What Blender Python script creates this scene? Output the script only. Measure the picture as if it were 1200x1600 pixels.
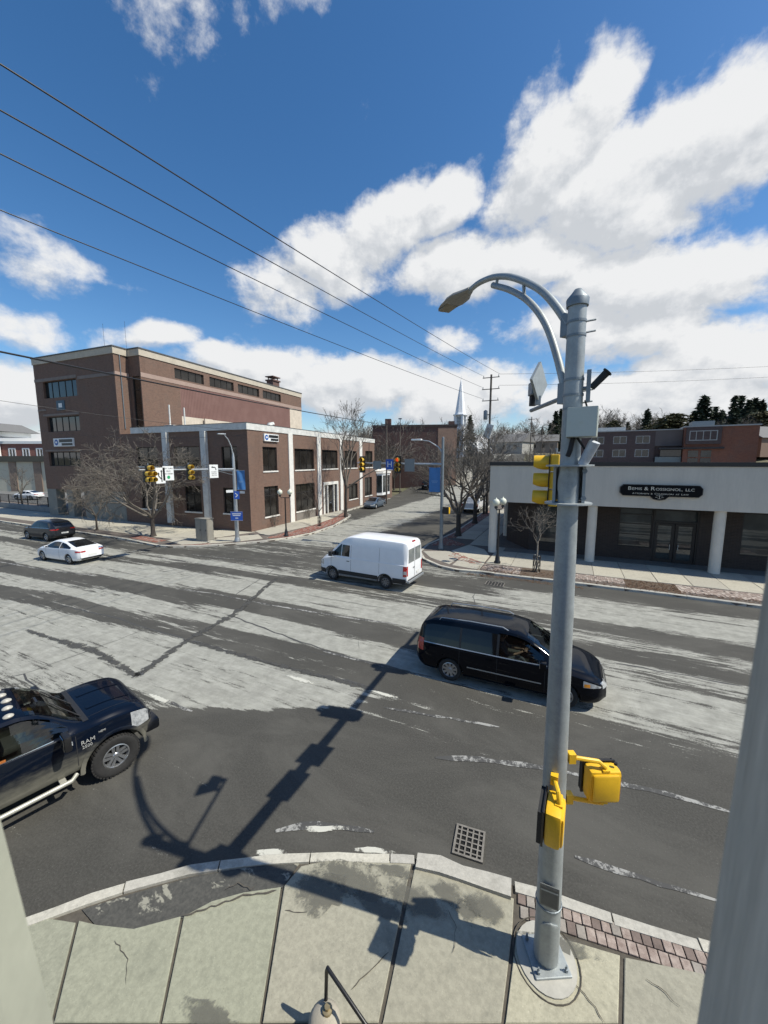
import bpy, bmesh, math, random
import numpy as np
from mathutils import Vector, Matrix

for o in list(bpy.data.objects):
    bpy.data.objects.remove(o, do_unlink=True)
SC = bpy.context.scene
COL = SC.collection
R = math.radians

# ------------------------------------------------------------------ camera
CAM_H, F_PX, YAW = 6.5, 605.0, R(25.4)
PITCH = math.atan(80 / 605.0)
cam_d = bpy.data.cameras.new('camera')
cam = bpy.data.objects.new('camera', cam_d)
COL.objects.link(cam)
cam.location = (0, 0, CAM_H)
cam.rotation_euler = (math.pi / 2 - PITCH, 0, YAW)
cam_d.sensor_fit = 'VERTICAL'
cam_d.sensor_height = 24.0
cam_d.lens = F_PX / 1600 * 24.0
cam_d.clip_start = 0.02
cam_d.clip_end = 4000
cam_d.dof.use_dof = True
cam_d.dof.focus_distance = 14.0
cam_d.dof.aperture_fstop = cam_d.lens / 3.0
SC.camera = cam

# ------------------------------------------------------------------ exposure
SC.view_settings.view_transform = 'Standard'
SC.view_settings.look = 'None'
SC.view_settings.exposure = 0.15
SC.view_settings.gamma = 1.0
SC.view_settings.use_curve_mapping = False

# ------------------------------------------------------------------ sun
SUN = Vector((0.60, 0.11, 0.79)).normalized()
sd = bpy.data.lights.new('sun', 'SUN')
sd.energy = 5.0
sd.angle = R(0.5)
sd.color = (1.0, 0.955, 0.84)
so = bpy.data.objects.new('sun', sd)
so.rotation_euler = (-SUN).to_track_quat('-Z', 'Y').to_euler()
so.location = (30, 5, 60)
COL.objects.link(so)

# ------------------------------------------------------------------ sky
W = bpy.data.worlds.new('World')
SC.world = W
W.use_nodes = True
wn, wl = W.node_tree.nodes, W.node_tree.links
wn.clear()


def mnode(tree, op, a, b=None, c=None, clamp=False):
    n = tree.nodes.new('ShaderNodeMath')
    n.operation = op
    n.use_clamp = clamp
    for i, v in enumerate((a, b, c)):
        if v is None:
            continue
        if isinstance(v, (int, float)):
            n.inputs[i].default_value = v
        else:
            tree.links.new(v, n.inputs[i])
    return n.outputs[0]


def maprange(tree, v, a, b, c, d, interp='SMOOTHSTEP'):
    n = tree.nodes.new('ShaderNodeMapRange')
    n.interpolation_type = interp
    tree.links.new(v, n.inputs[0])
    for i, x in enumerate((a, b, c, d)):
        n.inputs[i + 1].default_value = x
    return n.outputs[0]


# azimuth, elevation, half width, half height, tilt, strength (degrees)
CLOUDS = [(11, 30.6, 9, 5.2, 3, 1.15), (15.5, 32.2, 6, 2.8, 0, .90), (0.5, 36.6, 4.6, 3.6, 50, .92), (-4.5, 32.6, 8.0, 5.2, 28, 1.0), (4.3, 28.5, 11, 5.4, 5, 1.1),
          (-25.4, 28.3, 11.5, 3.6, 21, .92), (-32.4, 25.1, 8.0, 4.0, 17, .90), (-38.5, 22.5, 6.5, 4.4, 4, .72), (-17.0, 31.2, 5.5, 2.8, 17, .88), (-14.9, 24.6, 9.0, 3.8, 0, .98), (-4.4, 24.4, 9.6, 3.6, -6, 1.0),
          (6.3, 20.0, 11, 4.6, -6, 1.05), (14.9, 18.7, 6, 3.6, -10, .9), (4.0, 15.6, 12, 3.4, -6, .9), (14.1, 10.3, 8, 5.0, -5, 1.1), (-16.5, 16.3, 4.2, 2.3, 0, .74), (-54.2, 14.9, 6, 2.0, 6, .8),
          (-41.3, 12.6, 11, 3.2, 2, 1.0), (-29.1, 10.5, 14, 3.8, 0, 1.05), (-48.5, 13.6, 4, 1.8, 5, .9), (-14.5, 8.5, 13, 4.4, 0, .9), (7.3, 7.0, 16, 4.2, 0, 1.1), (-65.0, 20.8, 5.2, 3.2, 4, .70),
          (-67.0, 13.4, 4.2, 1.9, 8, .70), (-67.7, 7.0, 6, 4.2, 5, .9), (-49.5, 42.0, 7, 4.0, 30, .50), (-36.3, 45.2, 7, 1.4, 4, .44), (-90, 8, 14, 4, 0, .8),
          (34, 9, 18, 5, 0, .9), (45, 28, 12, 5, 10, .8), (85, 13, 22, 5, 0, .8),
          (130, 20, 16, 6, 0, .8), (-125, 20, 16, 5, 0, .8), (178, 12, 24, 5, 0, .8)]
g = bpy.data.node_groups.new('cloud_density', 'ShaderNodeTree')
g.interface.new_socket('Az El', in_out='INPUT', socket_type='NodeSocketVector')
g.interface.new_socket('Density', in_out='OUTPUT', socket_type='NodeSocketFloat')
gi, go = g.nodes.new('NodeGroupInput'), g.nodes.new('NodeGroupOutput')


def gnoise(vec, scale, detail, rough, lac=2.1):
    n = g.nodes.new('ShaderNodeTexNoise')
    n.inputs['Scale'].default_value = scale
    n.inputs['Detail'].default_value = detail
    n.inputs['Roughness'].default_value = rough
    n.inputs['Lacunarity'].default_value = lac
    g.links.new(vec, n.inputs['Vector'])
    return n


sq = g.nodes.new('ShaderNodeVectorMath')
sq.operation = 'MULTIPLY'
sq.inputs[1].default_value = (1, 1.45, 1)
g.links.new(gi.outputs[0], sq.inputs[0])
wz = gnoise(sq.outputs[0], 0.085, 2, .5)
wa = g.nodes.new('ShaderNodeVectorMath')
wa.operation = 'MULTIPLY_ADD'
g.links.new(wz.outputs['Color'], wa.inputs[0])
wa.inputs[1].default_value = (7, 5, 0)
wa.inputs[2].default_value = (-3.5, -2.5, 0)
wb = g.nodes.new('ShaderNodeVectorMath')
wb.operation = 'ADD'
g.links.new(wa.outputs[0], wb.inputs[0])
g.links.new(gi.outputs[0], wb.inputs[1])
acc = None
for az, el, ra, re, tl, st in CLOUDS:
    mp = g.nodes.new('ShaderNodeMapping')
    mp.vector_type = 'TEXTURE'
    mp.inputs['Location'].default_value = (az, el, 0)
    mp.inputs['Rotation'].default_value = (0, 0, R(tl))
    mp.inputs['Scale'].default_value = (ra, re, 1)
    g.links.new(wb.outputs[0], mp.inputs['Vector'])
    ln = g.nodes.new('ShaderNodeVectorMath')
    ln.operation = 'LENGTH'
    g.links.new(mp.outputs[0], ln.inputs[0])
    v = maprange(g, ln.outputs['Value'], 0.15, 1.70, st, 0.0)
    acc = v if acc is None else mnode(g, 'MAXIMUM', acc, v)
hzv = g.nodes.new('ShaderNodeSeparateXYZ')
g.links.new(gi.outputs[0], hzv.inputs[0])
acc = mnode(g, 'MAXIMUM', acc, maprange(g, hzv.outputs[1], 1.0, 7.5, .80, 0.0))
nb = gnoise(sq.outputs[0], 0.15, 10, .56)
nf = gnoise(wb.outputs[0], 0.50, 8, .62)
fb = mnode(g, 'ADD', mnode(g, 'MULTIPLY', nb.outputs['Fac'], 1.35), mnode(g, 'MULTIPLY', nf.outputs['Fac'], .42))
fb = mnode(g, 'SUBTRACT', fb, 0.885)
dn = mnode(g, 'ADD', acc, fb)
g.links.new(dn, go.inputs[0])

tc = wn.new('ShaderNodeTexCoord')
sx = wn.new('ShaderNodeSeparateXYZ')
nrm = wn.new('ShaderNodeVectorMath')
nrm.operation = 'NORMALIZE'
wl.new(tc.outputs['Generated'], nrm.inputs[0])
wl.new(nrm.outputs[0], sx.inputs[0])
WT = W.node_tree
azn = mnode(WT, 'MULTIPLY', mnode(WT, 'ARCTAN2', sx.outputs['X'], sx.outputs['Y']), 180 / math.pi)
eln = mnode(WT, 'MULTIPLY', mnode(WT, 'ARCSINE', sx.outputs['Z']), 180 / math.pi)
cb = wn.new('ShaderNodeCombineXYZ')
wl.new(azn, cb.inputs[0])
wl.new(eln, cb.inputs[1])


def density(off):
    v = wn.new('ShaderNodeVectorMath')
    v.operation = 'ADD'
    wl.new(cb.outputs[0], v.inputs[0])
    v.inputs[1].default_value = off
    gg = wn.new('ShaderNodeGroup')
    gg.node_tree = g
    wl.new(v.outputs[0], gg.inputs[0])
    return gg.outputs[0]


d0 = density((0, 0, 0))
d1 = density((1.6, 2.2, 0))
mask = maprange(WT, d0, 0.25, 0.70, 0.0, 1.0)
lit = maprange(WT, mnode(WT, 'SUBTRACT', d0, d1), -0.26, 0.30, 0.0, 1.0)
thick = maprange(WT, d0, 0.85, 1.85, 1.0, 0.0)
litm = mnode(WT, 'ADD', mnode(WT, 'MULTIPLY', lit, .62), mnode(WT, 'MULTIPLY', thick, .40), clamp=True)
cr = wn.new('ShaderNodeValToRGB')
cr.color_ramp.elements[0].color = (0.46, 0.51, 0.57, 1)
cr.color_ramp.elements[0].position = 0.08
cr.color_ramp.elements[1].color = (1.02, 1.03, 1.04, 1)
cr.color_ramp.elements[1].position = 0.92
e = cr.color_ramp.elements.new(0.5)
e.color = (0.80, 0.83, 0.87, 1)
wl.new(litm, cr.inputs[0])
sky = wn.new('ShaderNodeTexSky')
sky.sky_type = 'NISHITA'
sky.sun_disc = False
sky.sun_elevation = math.asin(SUN.z)
sky.sun_rotation = math.atan2(SUN.x, SUN.y)
sky.altitude = 200
sky.air_density = 1.0
sky.dust_density = 0.6
sky.ozone_density = 2.5
hs = wn.new('ShaderNodeHueSaturation')
hs.inputs['Saturation'].default_value = 1.27
hs.inputs['Value'].default_value = 1.0
wl.new(sky.outputs[0], hs.inputs['Color'])
bg1, bg2 = wn.new('ShaderNodeBackground'), wn.new('ShaderNodeBackground')
bg1.inputs['Strength'].default_value = 0.128
bg2.inputs['Strength'].default_value = 0.76
wl.new(hs.outputs[0], bg1.inputs['Color'])
wl.new(cr.outputs[0], bg2.inputs['Color'])
mx = wn.new('ShaderNodeMixShader')
wl.new(mask, mx.inputs[0])
wl.new(bg1.outputs[0], mx.inputs[1])
wl.new(bg2.outputs[0], mx.inputs[2])
wo = wn.new('ShaderNodeOutputWorld')
wl.new(mx.outputs[0], wo.inputs['Surface'])


# ------------------------------------------------------------------ survey helpers: a sight line from the camera met with the ground or a wall
def ray(x, y):
    u, v = (x - 600) / F_PX, (y - 800) / F_PX
    c, s = math.cos(PITCH), math.sin(PITCH)
    yf, z = c - v * s, -(v * c + s)
    cy, sy = math.cos(YAW), math.sin(YAW)
    return Vector((cy * u - sy * yf, sy * u + cy * yf, z))


def G(x, y, z=0.0):
    d = ray(x, y)
    t = (z - CAM_H) / d.z
    return Vector((d.x * t, d.y * t, z))


def at_dist(x, y, D):
    d = ray(x, y)
    t = D / math.hypot(d.x, d.y)
    return Vector((d.x * t, d.y * t, CAM_H + d.z * t))


def on_x(x, y, X):
    d = ray(x, y)
    t = X / d.x
    return Vector((X, d.y * t, CAM_H + d.z * t))


def on_y(x, y, Y):
    d = ray(x, y)
    t = Y / d.y
    return Vector((d.x * t, Y, CAM_H + d.z * t))


# ------------------------------------------------------------------ materials
MATS = {}


def newmat(name):
    m = bpy.data.materials.new(name)
    m.use_nodes = True
    t = m.node_tree
    b = t.nodes['Principled BSDF']
    return m, t, b


def texvec(t, scale=(1, 1, 1), world=False, rot=(0, 0, 0)):
    mp = t.nodes.new('ShaderNodeMapping')
    mp.inputs['Scale'].default_value = scale
    mp.inputs['Rotation'].default_value = rot
    if world:
        gm = t.nodes.new('ShaderNodeNewGeometry')
        t.links.new(gm.outputs['Position'], mp.inputs['Vector'])
    else:
        c = t.nodes.new('ShaderNodeTexCoord')
        t.links.new(c.outputs['Object'], mp.inputs['Vector'])
    return mp.outputs[0]


def noise(t, vec, scale, detail=4, rough=.6, dist=0.0):
    n = t.nodes.new('ShaderNodeTexNoise')
    n.inputs['Scale'].default_value = scale
    n.inputs['Detail'].default_value = detail
    n.inputs['Roughness'].default_value = rough
    n.inputs['Distortion'].default_value = dist
    t.links.new(vec, n.inputs['Vector'])
    return n.outputs['Fac']


def mixc(t, fac, a, b, mode='MIX'):
    n = t.nodes.new('ShaderNodeMix')
    n.data_type = 'RGBA'
    n.blend_type = mode
    n.clamp_factor = True
    for s, v in ((0, fac), (6, a), (7, b)):
        if isinstance(v, (int, float)):
            n.inputs[s].default_value = v
        elif isinstance(v, (tuple, list)):
            n.inputs[s].default_value = (*v[:3], 1)
        else:
            t.links.new(v, n.inputs[s])
    return n.outputs[2]


def bump(t, b, h, strength=.3, dist=.02):
    n = t.nodes.new('ShaderNodeBump')
    n.inputs['Strength'].default_value = strength
    n.inputs['Distance'].default_value = dist
    t.links.new(h, n.inputs['Height'])
    t.links.new(n.outputs[0], b.inputs['Normal'])


def mat(name, col, rough=.6, metal=0.0, var=.18, scale=3.0, col2=None, bmp=.0, coat=0.0, spec=.5, world=False, emit=None, emit_s=0, stretch=(1, 1, 1)):
    if name in MATS:
        return MATS[name]
    m, t, b = newmat(name)
    b.inputs['Roughness'].default_value = rough
    b.inputs['Metallic'].default_value = metal
    b.inputs['Specular IOR Level'].default_value = spec
    if coat:
        b.inputs['Coat Weight'].default_value = coat
        b.inputs['Coat Roughness'].default_value = .03
    v = texvec(t, stretch, world)
    n1 = noise(t, v, scale, 6, .65)
    n2 = noise(t, v, scale * 9, 3, .6)
    f = mnode(t, 'ADD', mnode(t, 'MULTIPLY', n1, .7), mnode(t, 'MULTIPLY', n2, .3))
    f = maprange(t, f, .32, .68, 0, 1, 'LINEAR')
    lo = tuple(c * (1 - var) for c in col)
    hi = tuple(min(1, c * (1 + var)) for c in col) if col2 is None else col2
    t.links.new(mixc(t, f, lo, hi), b.inputs['Base Color'])
    if bmp:
        bump(t, b, f, bmp, .01)
    if emit:
        b.inputs['Emission Color'].default_value = (*emit, 1)
        b.inputs['Emission Strength'].default_value = emit_s
    MATS[name] = m
    return m


def brickmat(name, c1, c2, mortar, bw=.22, bh=.075, world=False, var=.25, weather=(.10, .09, .08), wamt=.35):
    if name in MATS:
        return MATS[name]
    m, t, b = newmat(name)
    b.inputs['Roughness'].default_value = .85
    v = texvec(t, (1, 1, 1), world)
    s = t.nodes.new('ShaderNodeSeparateXYZ')
    t.links.new(v, s.inputs[0])
    c = t.nodes.new('ShaderNodeCombineXYZ')
    t.links.new(mnode(t, 'ADD', s.outputs[0], s.outputs[1]), c.inputs[0])
    t.links.new(s.outputs[2], c.inputs[1])
    br = t.nodes.new('ShaderNodeTexBrick')
    t.links.new(c.outputs[0], br.inputs['Vector'])
    br.inputs['Scale'].default_value = 1
    br.inputs['Brick Width'].default_value = bw
    br.inputs['Row Height'].default_value = bh
    br.inputs['Mortar Size'].default_value = .009
    br.inputs['Mortar Smooth'].default_value = .2
    br.inputs['Bias'].default_value = 0
    br.inputs['Color1'].default_value = (*c1, 1)
    br.inputs['Color2'].default_value = (*c2, 1)
    br.inputs['Mortar'].default_value = (*mortar, 1)
    n1 = noise(t, v, .45, 6, .7)
    n2 = noise(t, v, 5, 4, .6)
    n3 = noise(t, texvec(t, (1.1, 1.1, .10), world), 1.0, 6, .7)
    cc = mixc(t, maprange(t, n1, .45, .75, 0, wamt), br.outputs['Color'], weather)
    cc = mixc(t, maprange(t, n3, .5, .74, 0, wamt), cc, tuple(k * .55 for k in c1))
    cc = mixc(t, maprange(t, n2, .3, .7, 0, var), cc, tuple(min(1, k * 1.5) for k in c1))
    t.links.new(cc, b.inputs['Base Color'])
    bump(t, b, br.outputs['Fac'], -.25, .01)
    MATS[name] = m
    return m


def glassmat(name, col=(.012, .016, .018), rough=.04, spec=.6):
    """opaque dark window glass: mirrors the street and the sky, with faint ripples"""
    if name in MATS:
        return MATS[name]
    m, t, b = newmat(name)
    b.inputs['Roughness'].default_value = rough
    b.inputs['Specular IOR Level'].default_value = spec
    v = texvec(t, (1, 1, 1))
    n = noise(t, v, .9, 3, .5)
    t.links.new(mixc(t, maprange(t, n, .4, .65, 0, 1), col, tuple(c * 1.7 + .002 for c in col)), b.inputs['Base Color'])
    bump(t, b, noise(t, v, 1.6, 1, .5), .05, .03)
    MATS[name] = m
    return m


def seethrough(name, tint=(.55, .62, .58), alpha=.45):
    """tinted car glass one can see through"""
    m, t, b = newmat(name)
    out = t.nodes['Material Output']
    tr = t.nodes.new('ShaderNodeBsdfTransparent')
    tr.inputs[0].default_value = (*tint, 1)
    gl = t.nodes.new('ShaderNodeBsdfGlossy')
    gl.inputs['Roughness'].default_value = .03
    fr = t.nodes.new('ShaderNodeFresnel')
    fr.inputs[0].default_value = 1.5
    m1 = t.nodes.new('ShaderNodeMixShader')
    t.links.new(mnode(t, 'ADD', fr.outputs[0], .04), m1.inputs[0])
    t.links.new(tr.outputs[0], m1.inputs[1])
    t.links.new(gl.outputs[0], m1.inputs[2])
    t.links.new(m1.outputs[0], out.inputs['Surface'])
    MATS[name] = m
    return m


# ------------------------------------------------------------------ mesh helpers
class MB:
    def __init__(s):
        s.v, s.f, s.m = [], [], []

    def add(s, vs, fs, mi=0):
        k = len(s.v)
        s.v += [tuple(p) for p in vs]
        s.f += [tuple(i + k for i in q) for q in fs]
        s.m += [mi] * len(fs)
        return s

    def box(s, x0, x1, y0, y1, z0, z1, mi=0, bev=0.0):
        if bev <= 0:
            vs = [(x, y, z) for z in (z0, z1) for y in (y0, y1) for x in (x0, x1)]
            return s.add(vs, [(0, 2, 3, 1), (4, 5, 7, 6), (0, 1, 5, 4), (2, 6, 7, 3), (0, 4, 6, 2), (1, 3, 7, 5)], mi)
        bm = bmesh.new()
        bmesh.ops.create_cube(bm, size=1, matrix=Matrix.Translation(((x0 + x1) / 2, (y0 + y1) / 2, (z0 + z1) / 2)) @ Matrix.Diagonal((x1 - x0, y1 - y0, z1 - z0, 1)))
        bmesh.ops.bevel(bm, geom=bm.edges[:] , offset=bev, segments=2, profile=.6, affect='EDGES')
        return s.from_bm(bm, mi)

    def from_bm(s, bm, mi=0):
        bm.verts.index_update()
        s.add([v.co[:] for v in bm.verts], [[v.index for v in f.verts] for f in bm.faces], mi)
        bm.free()
        return s

    def tube(s, pts, rad, n=8, mi=0, caps=True):
        pts = [Vector(p) for p in pts]
        if isinstance(rad, (int, float)):
            rad = [rad] * len(pts)
        vs, fs = [], []
        t0 = (pts[1] - pts[0]).normalized()
        up = Vector((0, 0, 1)) if abs(t0.z) < .9 else Vector((1, 0, 0))
        a = t0.cross(up).normalized()
        for i, p in enumerate(pts):
            tg = (pts[min(i + 1, len(pts) - 1)] - pts[max(i - 1, 0)])
            tg = tg.normalized() if tg.length > 1e-9 else t0
            a = (a - tg * a.dot(tg))
            a = a.normalized() if a.length > 1e-6 else tg.orthogonal().normalized()
            b = tg.cross(a)
            for k in range(n):
                th = 2 * math.pi * k / n
                vs.append(p + (a * math.cos(th) + b * math.sin(th)) * rad[i])
        for i in range(len(pts) - 1):
            for k in range(n):
                k2 = (k + 1) % n
                fs.append((i * n + k, i * n + k2, (i + 1) * n + k2, (i + 1) * n + k))
        if caps and n > 2:
            fs.append(tuple(range(n - 1, -1, -1)))
            fs.append(tuple((len(pts) - 1) * n + k for k in range(n)))
        return s.add(vs, fs, mi)

    def lathe(s, prof, n=20, c=(0, 0, 0), axis='Z', mi=0, caps=True):
        """prof: (radius, height) pairs"""
        vs, fs = [], []
        for r, h in prof:
            for k in range(n):
                th = 2 * math.pi * k / n
                p = (r * math.cos(th), r * math.sin(th), h)
                if axis == 'Y':
                    p = (p[0], p[2], p[1])
                elif axis == 'X':
                    p = (p[2], p[0], p[1])
                vs.append((p[0] + c[0], p[1] + c[1], p[2] + c[2]))
        for i in range(len(prof) - 1):
            for k in range(n):
                k2 = (k + 1) % n
                q = (i * n + k, i * n + k2, (i + 1) * n + k2, (i + 1) * n + k)
                fs.append(q if axis == 'Z' or axis == 'X' else q[::-1])
        if caps:
            fs.append(tuple(range(n - 1, -1, -1)))
            fs.append(tuple((len(prof) - 1) * n + k for k in range(n)))
        return s.add(vs, fs, mi)

    def prism(s, poly, z0, z1, mi=0):
        """poly: (x, y) outline, counter-clockwise"""
        n = len(poly)
        vs = [(p[0], p[1], z0) for p in poly] + [(p[0], p[1], z1) for p in poly]
        fs = [tuple(range(n - 1, -1, -1)), tuple(range(n, 2 * n))]
        fs += [(i, (i + 1) % n, (i + 1) % n + n, i + n) for i in range(n)]
        return s.add(vs, fs, mi)

    def xform(s, M, start=0):
        for i in range(start, len(s.v)):
            s.v[i] = tuple(M @ Vector(s.v[i]))
        return s

    def mesh(s, name, mats, smooth=None):
        me = bpy.data.meshes.new(name)
        me.from_pydata(s.v, [], s.f)
        for m in (mats if isinstance(mats, (list, tuple)) else [mats]):
            me.materials.append(m)
        if any(s.m):
            me.polygons.foreach_set('material_index', s.m)
        me.update()
        if smooth:
            finish(me, smooth)
        return me

    def build(s, name, mats, parent=None, smooth=None, loc=None):
        return link(name, s.mesh(name, mats, smooth), parent, loc)


def finish(me, ang):
    bm = bmesh.new()
    bm.from_mesh(me)
    bmesh.ops.recalc_face_normals(bm, faces=bm.faces)
    for f in bm.faces:
        f.smooth = True
    bm.to_mesh(me)
    bm.free()
    me.set_sharp_from_angle(angle=R(ang))


def link(name, data, parent=None, loc=None):
    o = bpy.data.objects.new(name, data)
    COL.objects.link(o)
    if parent is not None:
        o.parent = parent
    if loc is not None:
        o.location = loc
    return o


def tag(o, label=None, cat=None, group=None, kind=None):
    for k, v in (('label', label), ('category', cat), ('group', group), ('kind', kind)):
        if v:
            o[k] = v
    return o


def thing(name, label, cat, loc=(0, 0, 0), rz=0.0, group=None):
    o = bpy.data.objects.new(name, None)
    COL.objects.link(o)
    o.location = loc
    o.rotation_euler = (0, 0, rz)
    return tag(o, label, cat, group)


def copy_tree(o, parent=None):
    c = o.copy()
    COL.objects.link(c)
    if parent is not None:
        c.parent = parent
    for ch in [k for k in bpy.data.objects if k.parent == o and k is not c]:
        if ch.name in COL.objects:
            copy_tree(ch, c)
    return c


def text_mesh(body, size, material, parent, loc, rot, name='lettering', extrude=.004, align='CENTER', xs=1.0):
    cu = bpy.data.curves.new(name, 'FONT')
    cu.body = body
    cu.size = size
    cu.align_x = align
    cu.align_y = 'CENTER'
    cu.extrude = extrude
    cu.resolution_u = 3
    cu.materials.append(material)
    tmp = bpy.data.objects.new(name, cu)
    COL.objects.link(tmp)
    me = bpy.data.meshes.new_from_object(tmp.evaluated_get(bpy.context.evaluated_depsgraph_get()))
    bpy.data.objects.remove(tmp, do_unlink=True)
    me.name = name
    o = link(name, me, parent, loc)
    o.rotation_euler = rot
    o.scale = (xs, 1, 1)
    return o


def wall_holes(u0, u1, z0, z1, holes, P, depth=.2, mb=None, mi=0):
    """wall face over (u, z) with openings; P(u, z, d) gives the point d behind the face; reveals are built"""
    mb = mb or MB()
    us = sorted({u0, u1, *[h[0] for h in holes], *[h[1] for h in holes]})
    zs = sorted({z0, z1, *[h[2] for h in holes], *[h[3] for h in holes]})
    us = [u for u in us if u0 <= u <= u1]
    zs = [z for z in zs if z0 <= z <= z1]
    for i in range(len(us) - 1):
        for j in range(len(zs) - 1):
            uc, zc = (us[i] + us[i + 1]) / 2, (zs[j] + zs[j + 1]) / 2
            if any(h[0] < uc < h[1] and h[2] < zc < h[3] for h in holes):
                continue
            mb.add([P(us[i], zs[j], 0), P(us[i + 1], zs[j], 0), P(us[i + 1], zs[j + 1], 0), P(us[i], zs[j + 1], 0)], [(0, 1, 2, 3)], mi)
    for a, b, c, d in holes:
        for q in (((a, c), (b, c)), ((b, c), (b, d)), ((b, d), (a, d)), ((a, d), (a, c))):
            (p, r), (s_, t_) = q
            mb.add([P(p, r, 0), P(s_, t_, 0), P(s_, t_, depth), P(p, r, depth)], [(0, 1, 2, 3)], mi)
    return mb


def boxP(mb, P, u0, u1, z0, z1, d0, d1, mi=0):
    vs = [P(u, z, d) for d in (d0, d1) for z in (z0, z1) for u in (u0, u1)]
    return mb.add(vs, [(0, 2, 3, 1), (4, 5, 7, 6), (0, 1, 5, 4), (2, 6, 7, 3), (0, 4, 6, 2), (1, 3, 7, 5)], mi)


def window(parent, P, u0, u1, z0, z1, fm, gm, mull=(), trans=(), fw=.07, d=.14, sill=None, name='window'):
    """frame with mullions and transoms set in an opening; the pane is a child of the frame"""
    f = MB()
    boxP(f, P, u0, u0 + fw, z0, z1, d - .05, d + .03)
    boxP(f, P, u1 - fw, u1, z0, z1, d - .05, d + .03)
    boxP(f, P, u0 + fw, u1 - fw, z0, z0 + fw, d - .045, d + .03)
    boxP(f, P, u0 + fw, u1 - fw, z1 - fw, z1, d - .045, d + .03)
    for m in mull:
        u = u0 + (u1 - u0) * m
        boxP(f, P, u - fw * .4, u + fw * .4, z0 + fw, z1 - fw, d - .04, d + .03)
    for m in trans:
        z = z0 + (z1 - z0) * m
        boxP(f, P, u0 + fw, u1 - fw, z - fw * .4, z + fw * .4, d - .035, d + .03)
    fo = f.build(name, fm, parent)
    us = [u0 + fw * .5] + [u0 + (u1 - u0) * m for m in mull] + [u1 - fw * .5]
    zs = [z0 + fw * .5] + [z0 + (z1 - z0) * m for m in trans] + [z1 - fw * .5]
    for i in range(len(us) - 1):
        for j in range(len(zs) - 1):
            g_ = MB()
            g_.add([P(us[i], zs[j], d), P(us[i + 1], zs[j], d), P(us[i + 1], zs[j + 1], d), P(us[i], zs[j + 1], d)], [(0, 1, 2, 3)])
            g_.build('pane', gm, fo)
    if sill:
        s_ = MB()
        boxP(s_, P, u0 - .08, u1 + .08, z0 - .13, z0, -.07, d - .06)
        s_.build('sill', sill, fo)
    return fo
rnd = random.Random(7)

# ------------------------------------------------------------------ common materials
M_galv = mat('galvanised', (.325, .35, .35), .5, .3, .20, 5, bmp=.02)
M_galvd = mat('galvanised_dull', (.20, .23, .25), .5, .4, .16, 6)
M_yel = mat('signal_yellow', (.78, .46, .02), .42, 0, .10, 5)
M_blk = mat('black_paint', (.014, .014, .015), .4, 0, .2, 5)
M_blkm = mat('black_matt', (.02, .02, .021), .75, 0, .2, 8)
M_rub = mat('tyre_rubber', (.022, .021, .020), .85, 0, .35, 12, bmp=.1)
M_white = mat('white_paint', (.74, .75, .74), .5, 0, .06, 3)
M_whited = mat('weathered_white_paint', (.58, .58, .55), .7, 0, .20, 2.2)
M_conc = mat('concrete_light', (.40, .385, .335), .9, 0, .16, 2.5, bmp=.1)
M_concd = mat('concrete_grey', (.22, .225, .22), .9, 0, .2, 1.5)
M_glass = glassmat('window_glass')
M_glass2 = glassmat('window_glass_bronze', (.016, .014, .012), .06, .5)
M_blue = mat('banner_blue', (.05, .17, .40), .65, 0, .10, 3)
M_signblue = mat('sign_blue', (.02, .09, .42), .5, 0, .06, 3)
M_signwhite = mat('sign_white', (.72, .73, .72), .5, 0, .05, 5)
M_signgreen = mat('sign_green', (.02, .30, .12), .5, 0, .06, 5)
M_alu = mat('bare_aluminium', (.42, .44, .45), .45, .7, .1, 6)
M_bark = mat('bark', (.062, .052, .044), .95, 0, .35, 9, bmp=.3)
M_twig = mat('twigs', (.135, .118, .098), .95, 0, .3, 4)
M_dirt = mat('bare_soil', (.10, .072, .05), 1, 0, .35, 7, bmp=.3)

# ------------------------------------------------------------------ ground
def sstep(a, b, x):
    t = min(1, max(0, (x - a) / (b - a)))
    return t * t * (3 - 2 * t)


def terr(x, y):
    h = 8.5 * sstep(58, 128, y) * sstep(-75, -20, x)
    h += 9.5 * sstep(120, 300, y + .25 * x) * sstep(-140, 20, x)
    h += 3.0 * sstep(45, 110, x) * sstep(30, 70, y)
    h += 16 * sstep(240, 620, y) + 10 * sstep(150, 500, -x)
    return h


def grassmat():
    m, t, b = newmat('winter_grass')
    b.inputs['Roughness'].default_value = 1
    v = texvec(t, (1, 1, 1), True)
    n1 = noise(t, v, .09, 6, .65)
    n2 = noise(t, v, 1.3, 5, .7)
    c = mixc(t, maprange(t, n1, .4, .62, 0, 1), (.115, .10, .060), (.075, .082, .038))
    c = mixc(t, maprange(t, n2, .38, .7, 0, .8), c, (.16, .145, .10))
    t.links.new(c, b.inputs['Base Color'])
    bump(t, b, n2, .4, .1)
    return m


M_grass = grassmat()
gx = sorted(set([-900, -700, -520, -400, -300, -230, -180] + list(range(-150, 151, 6)) + [180, 230, 300, 400, 520, 700, 900]))
gy = sorted(set([-700, -400, -200, -100, -50] + list(range(-30, 331, 6)) + [360, 420, 500, 620, 800, 1100, 1500]))
mb = MB()
for y in gy:
    for x in gx:
        z = terr(x, y)
        mb.v.append((x, y, z - .06 + (rnd.uniform(-.12, .12) if z > 1.5 else 0)))
nx = len(gx)
for j in range(len(gy) - 1):
    for i in range(nx - 1):
        mb.f.append((j * nx + i, j * nx + i + 1, (j + 1) * nx + i + 1, (j + 1) * nx + i))
        mb.m.append(0)
tag(mb.build('ground', M_grass, smooth=60), kind='structure')


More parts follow.
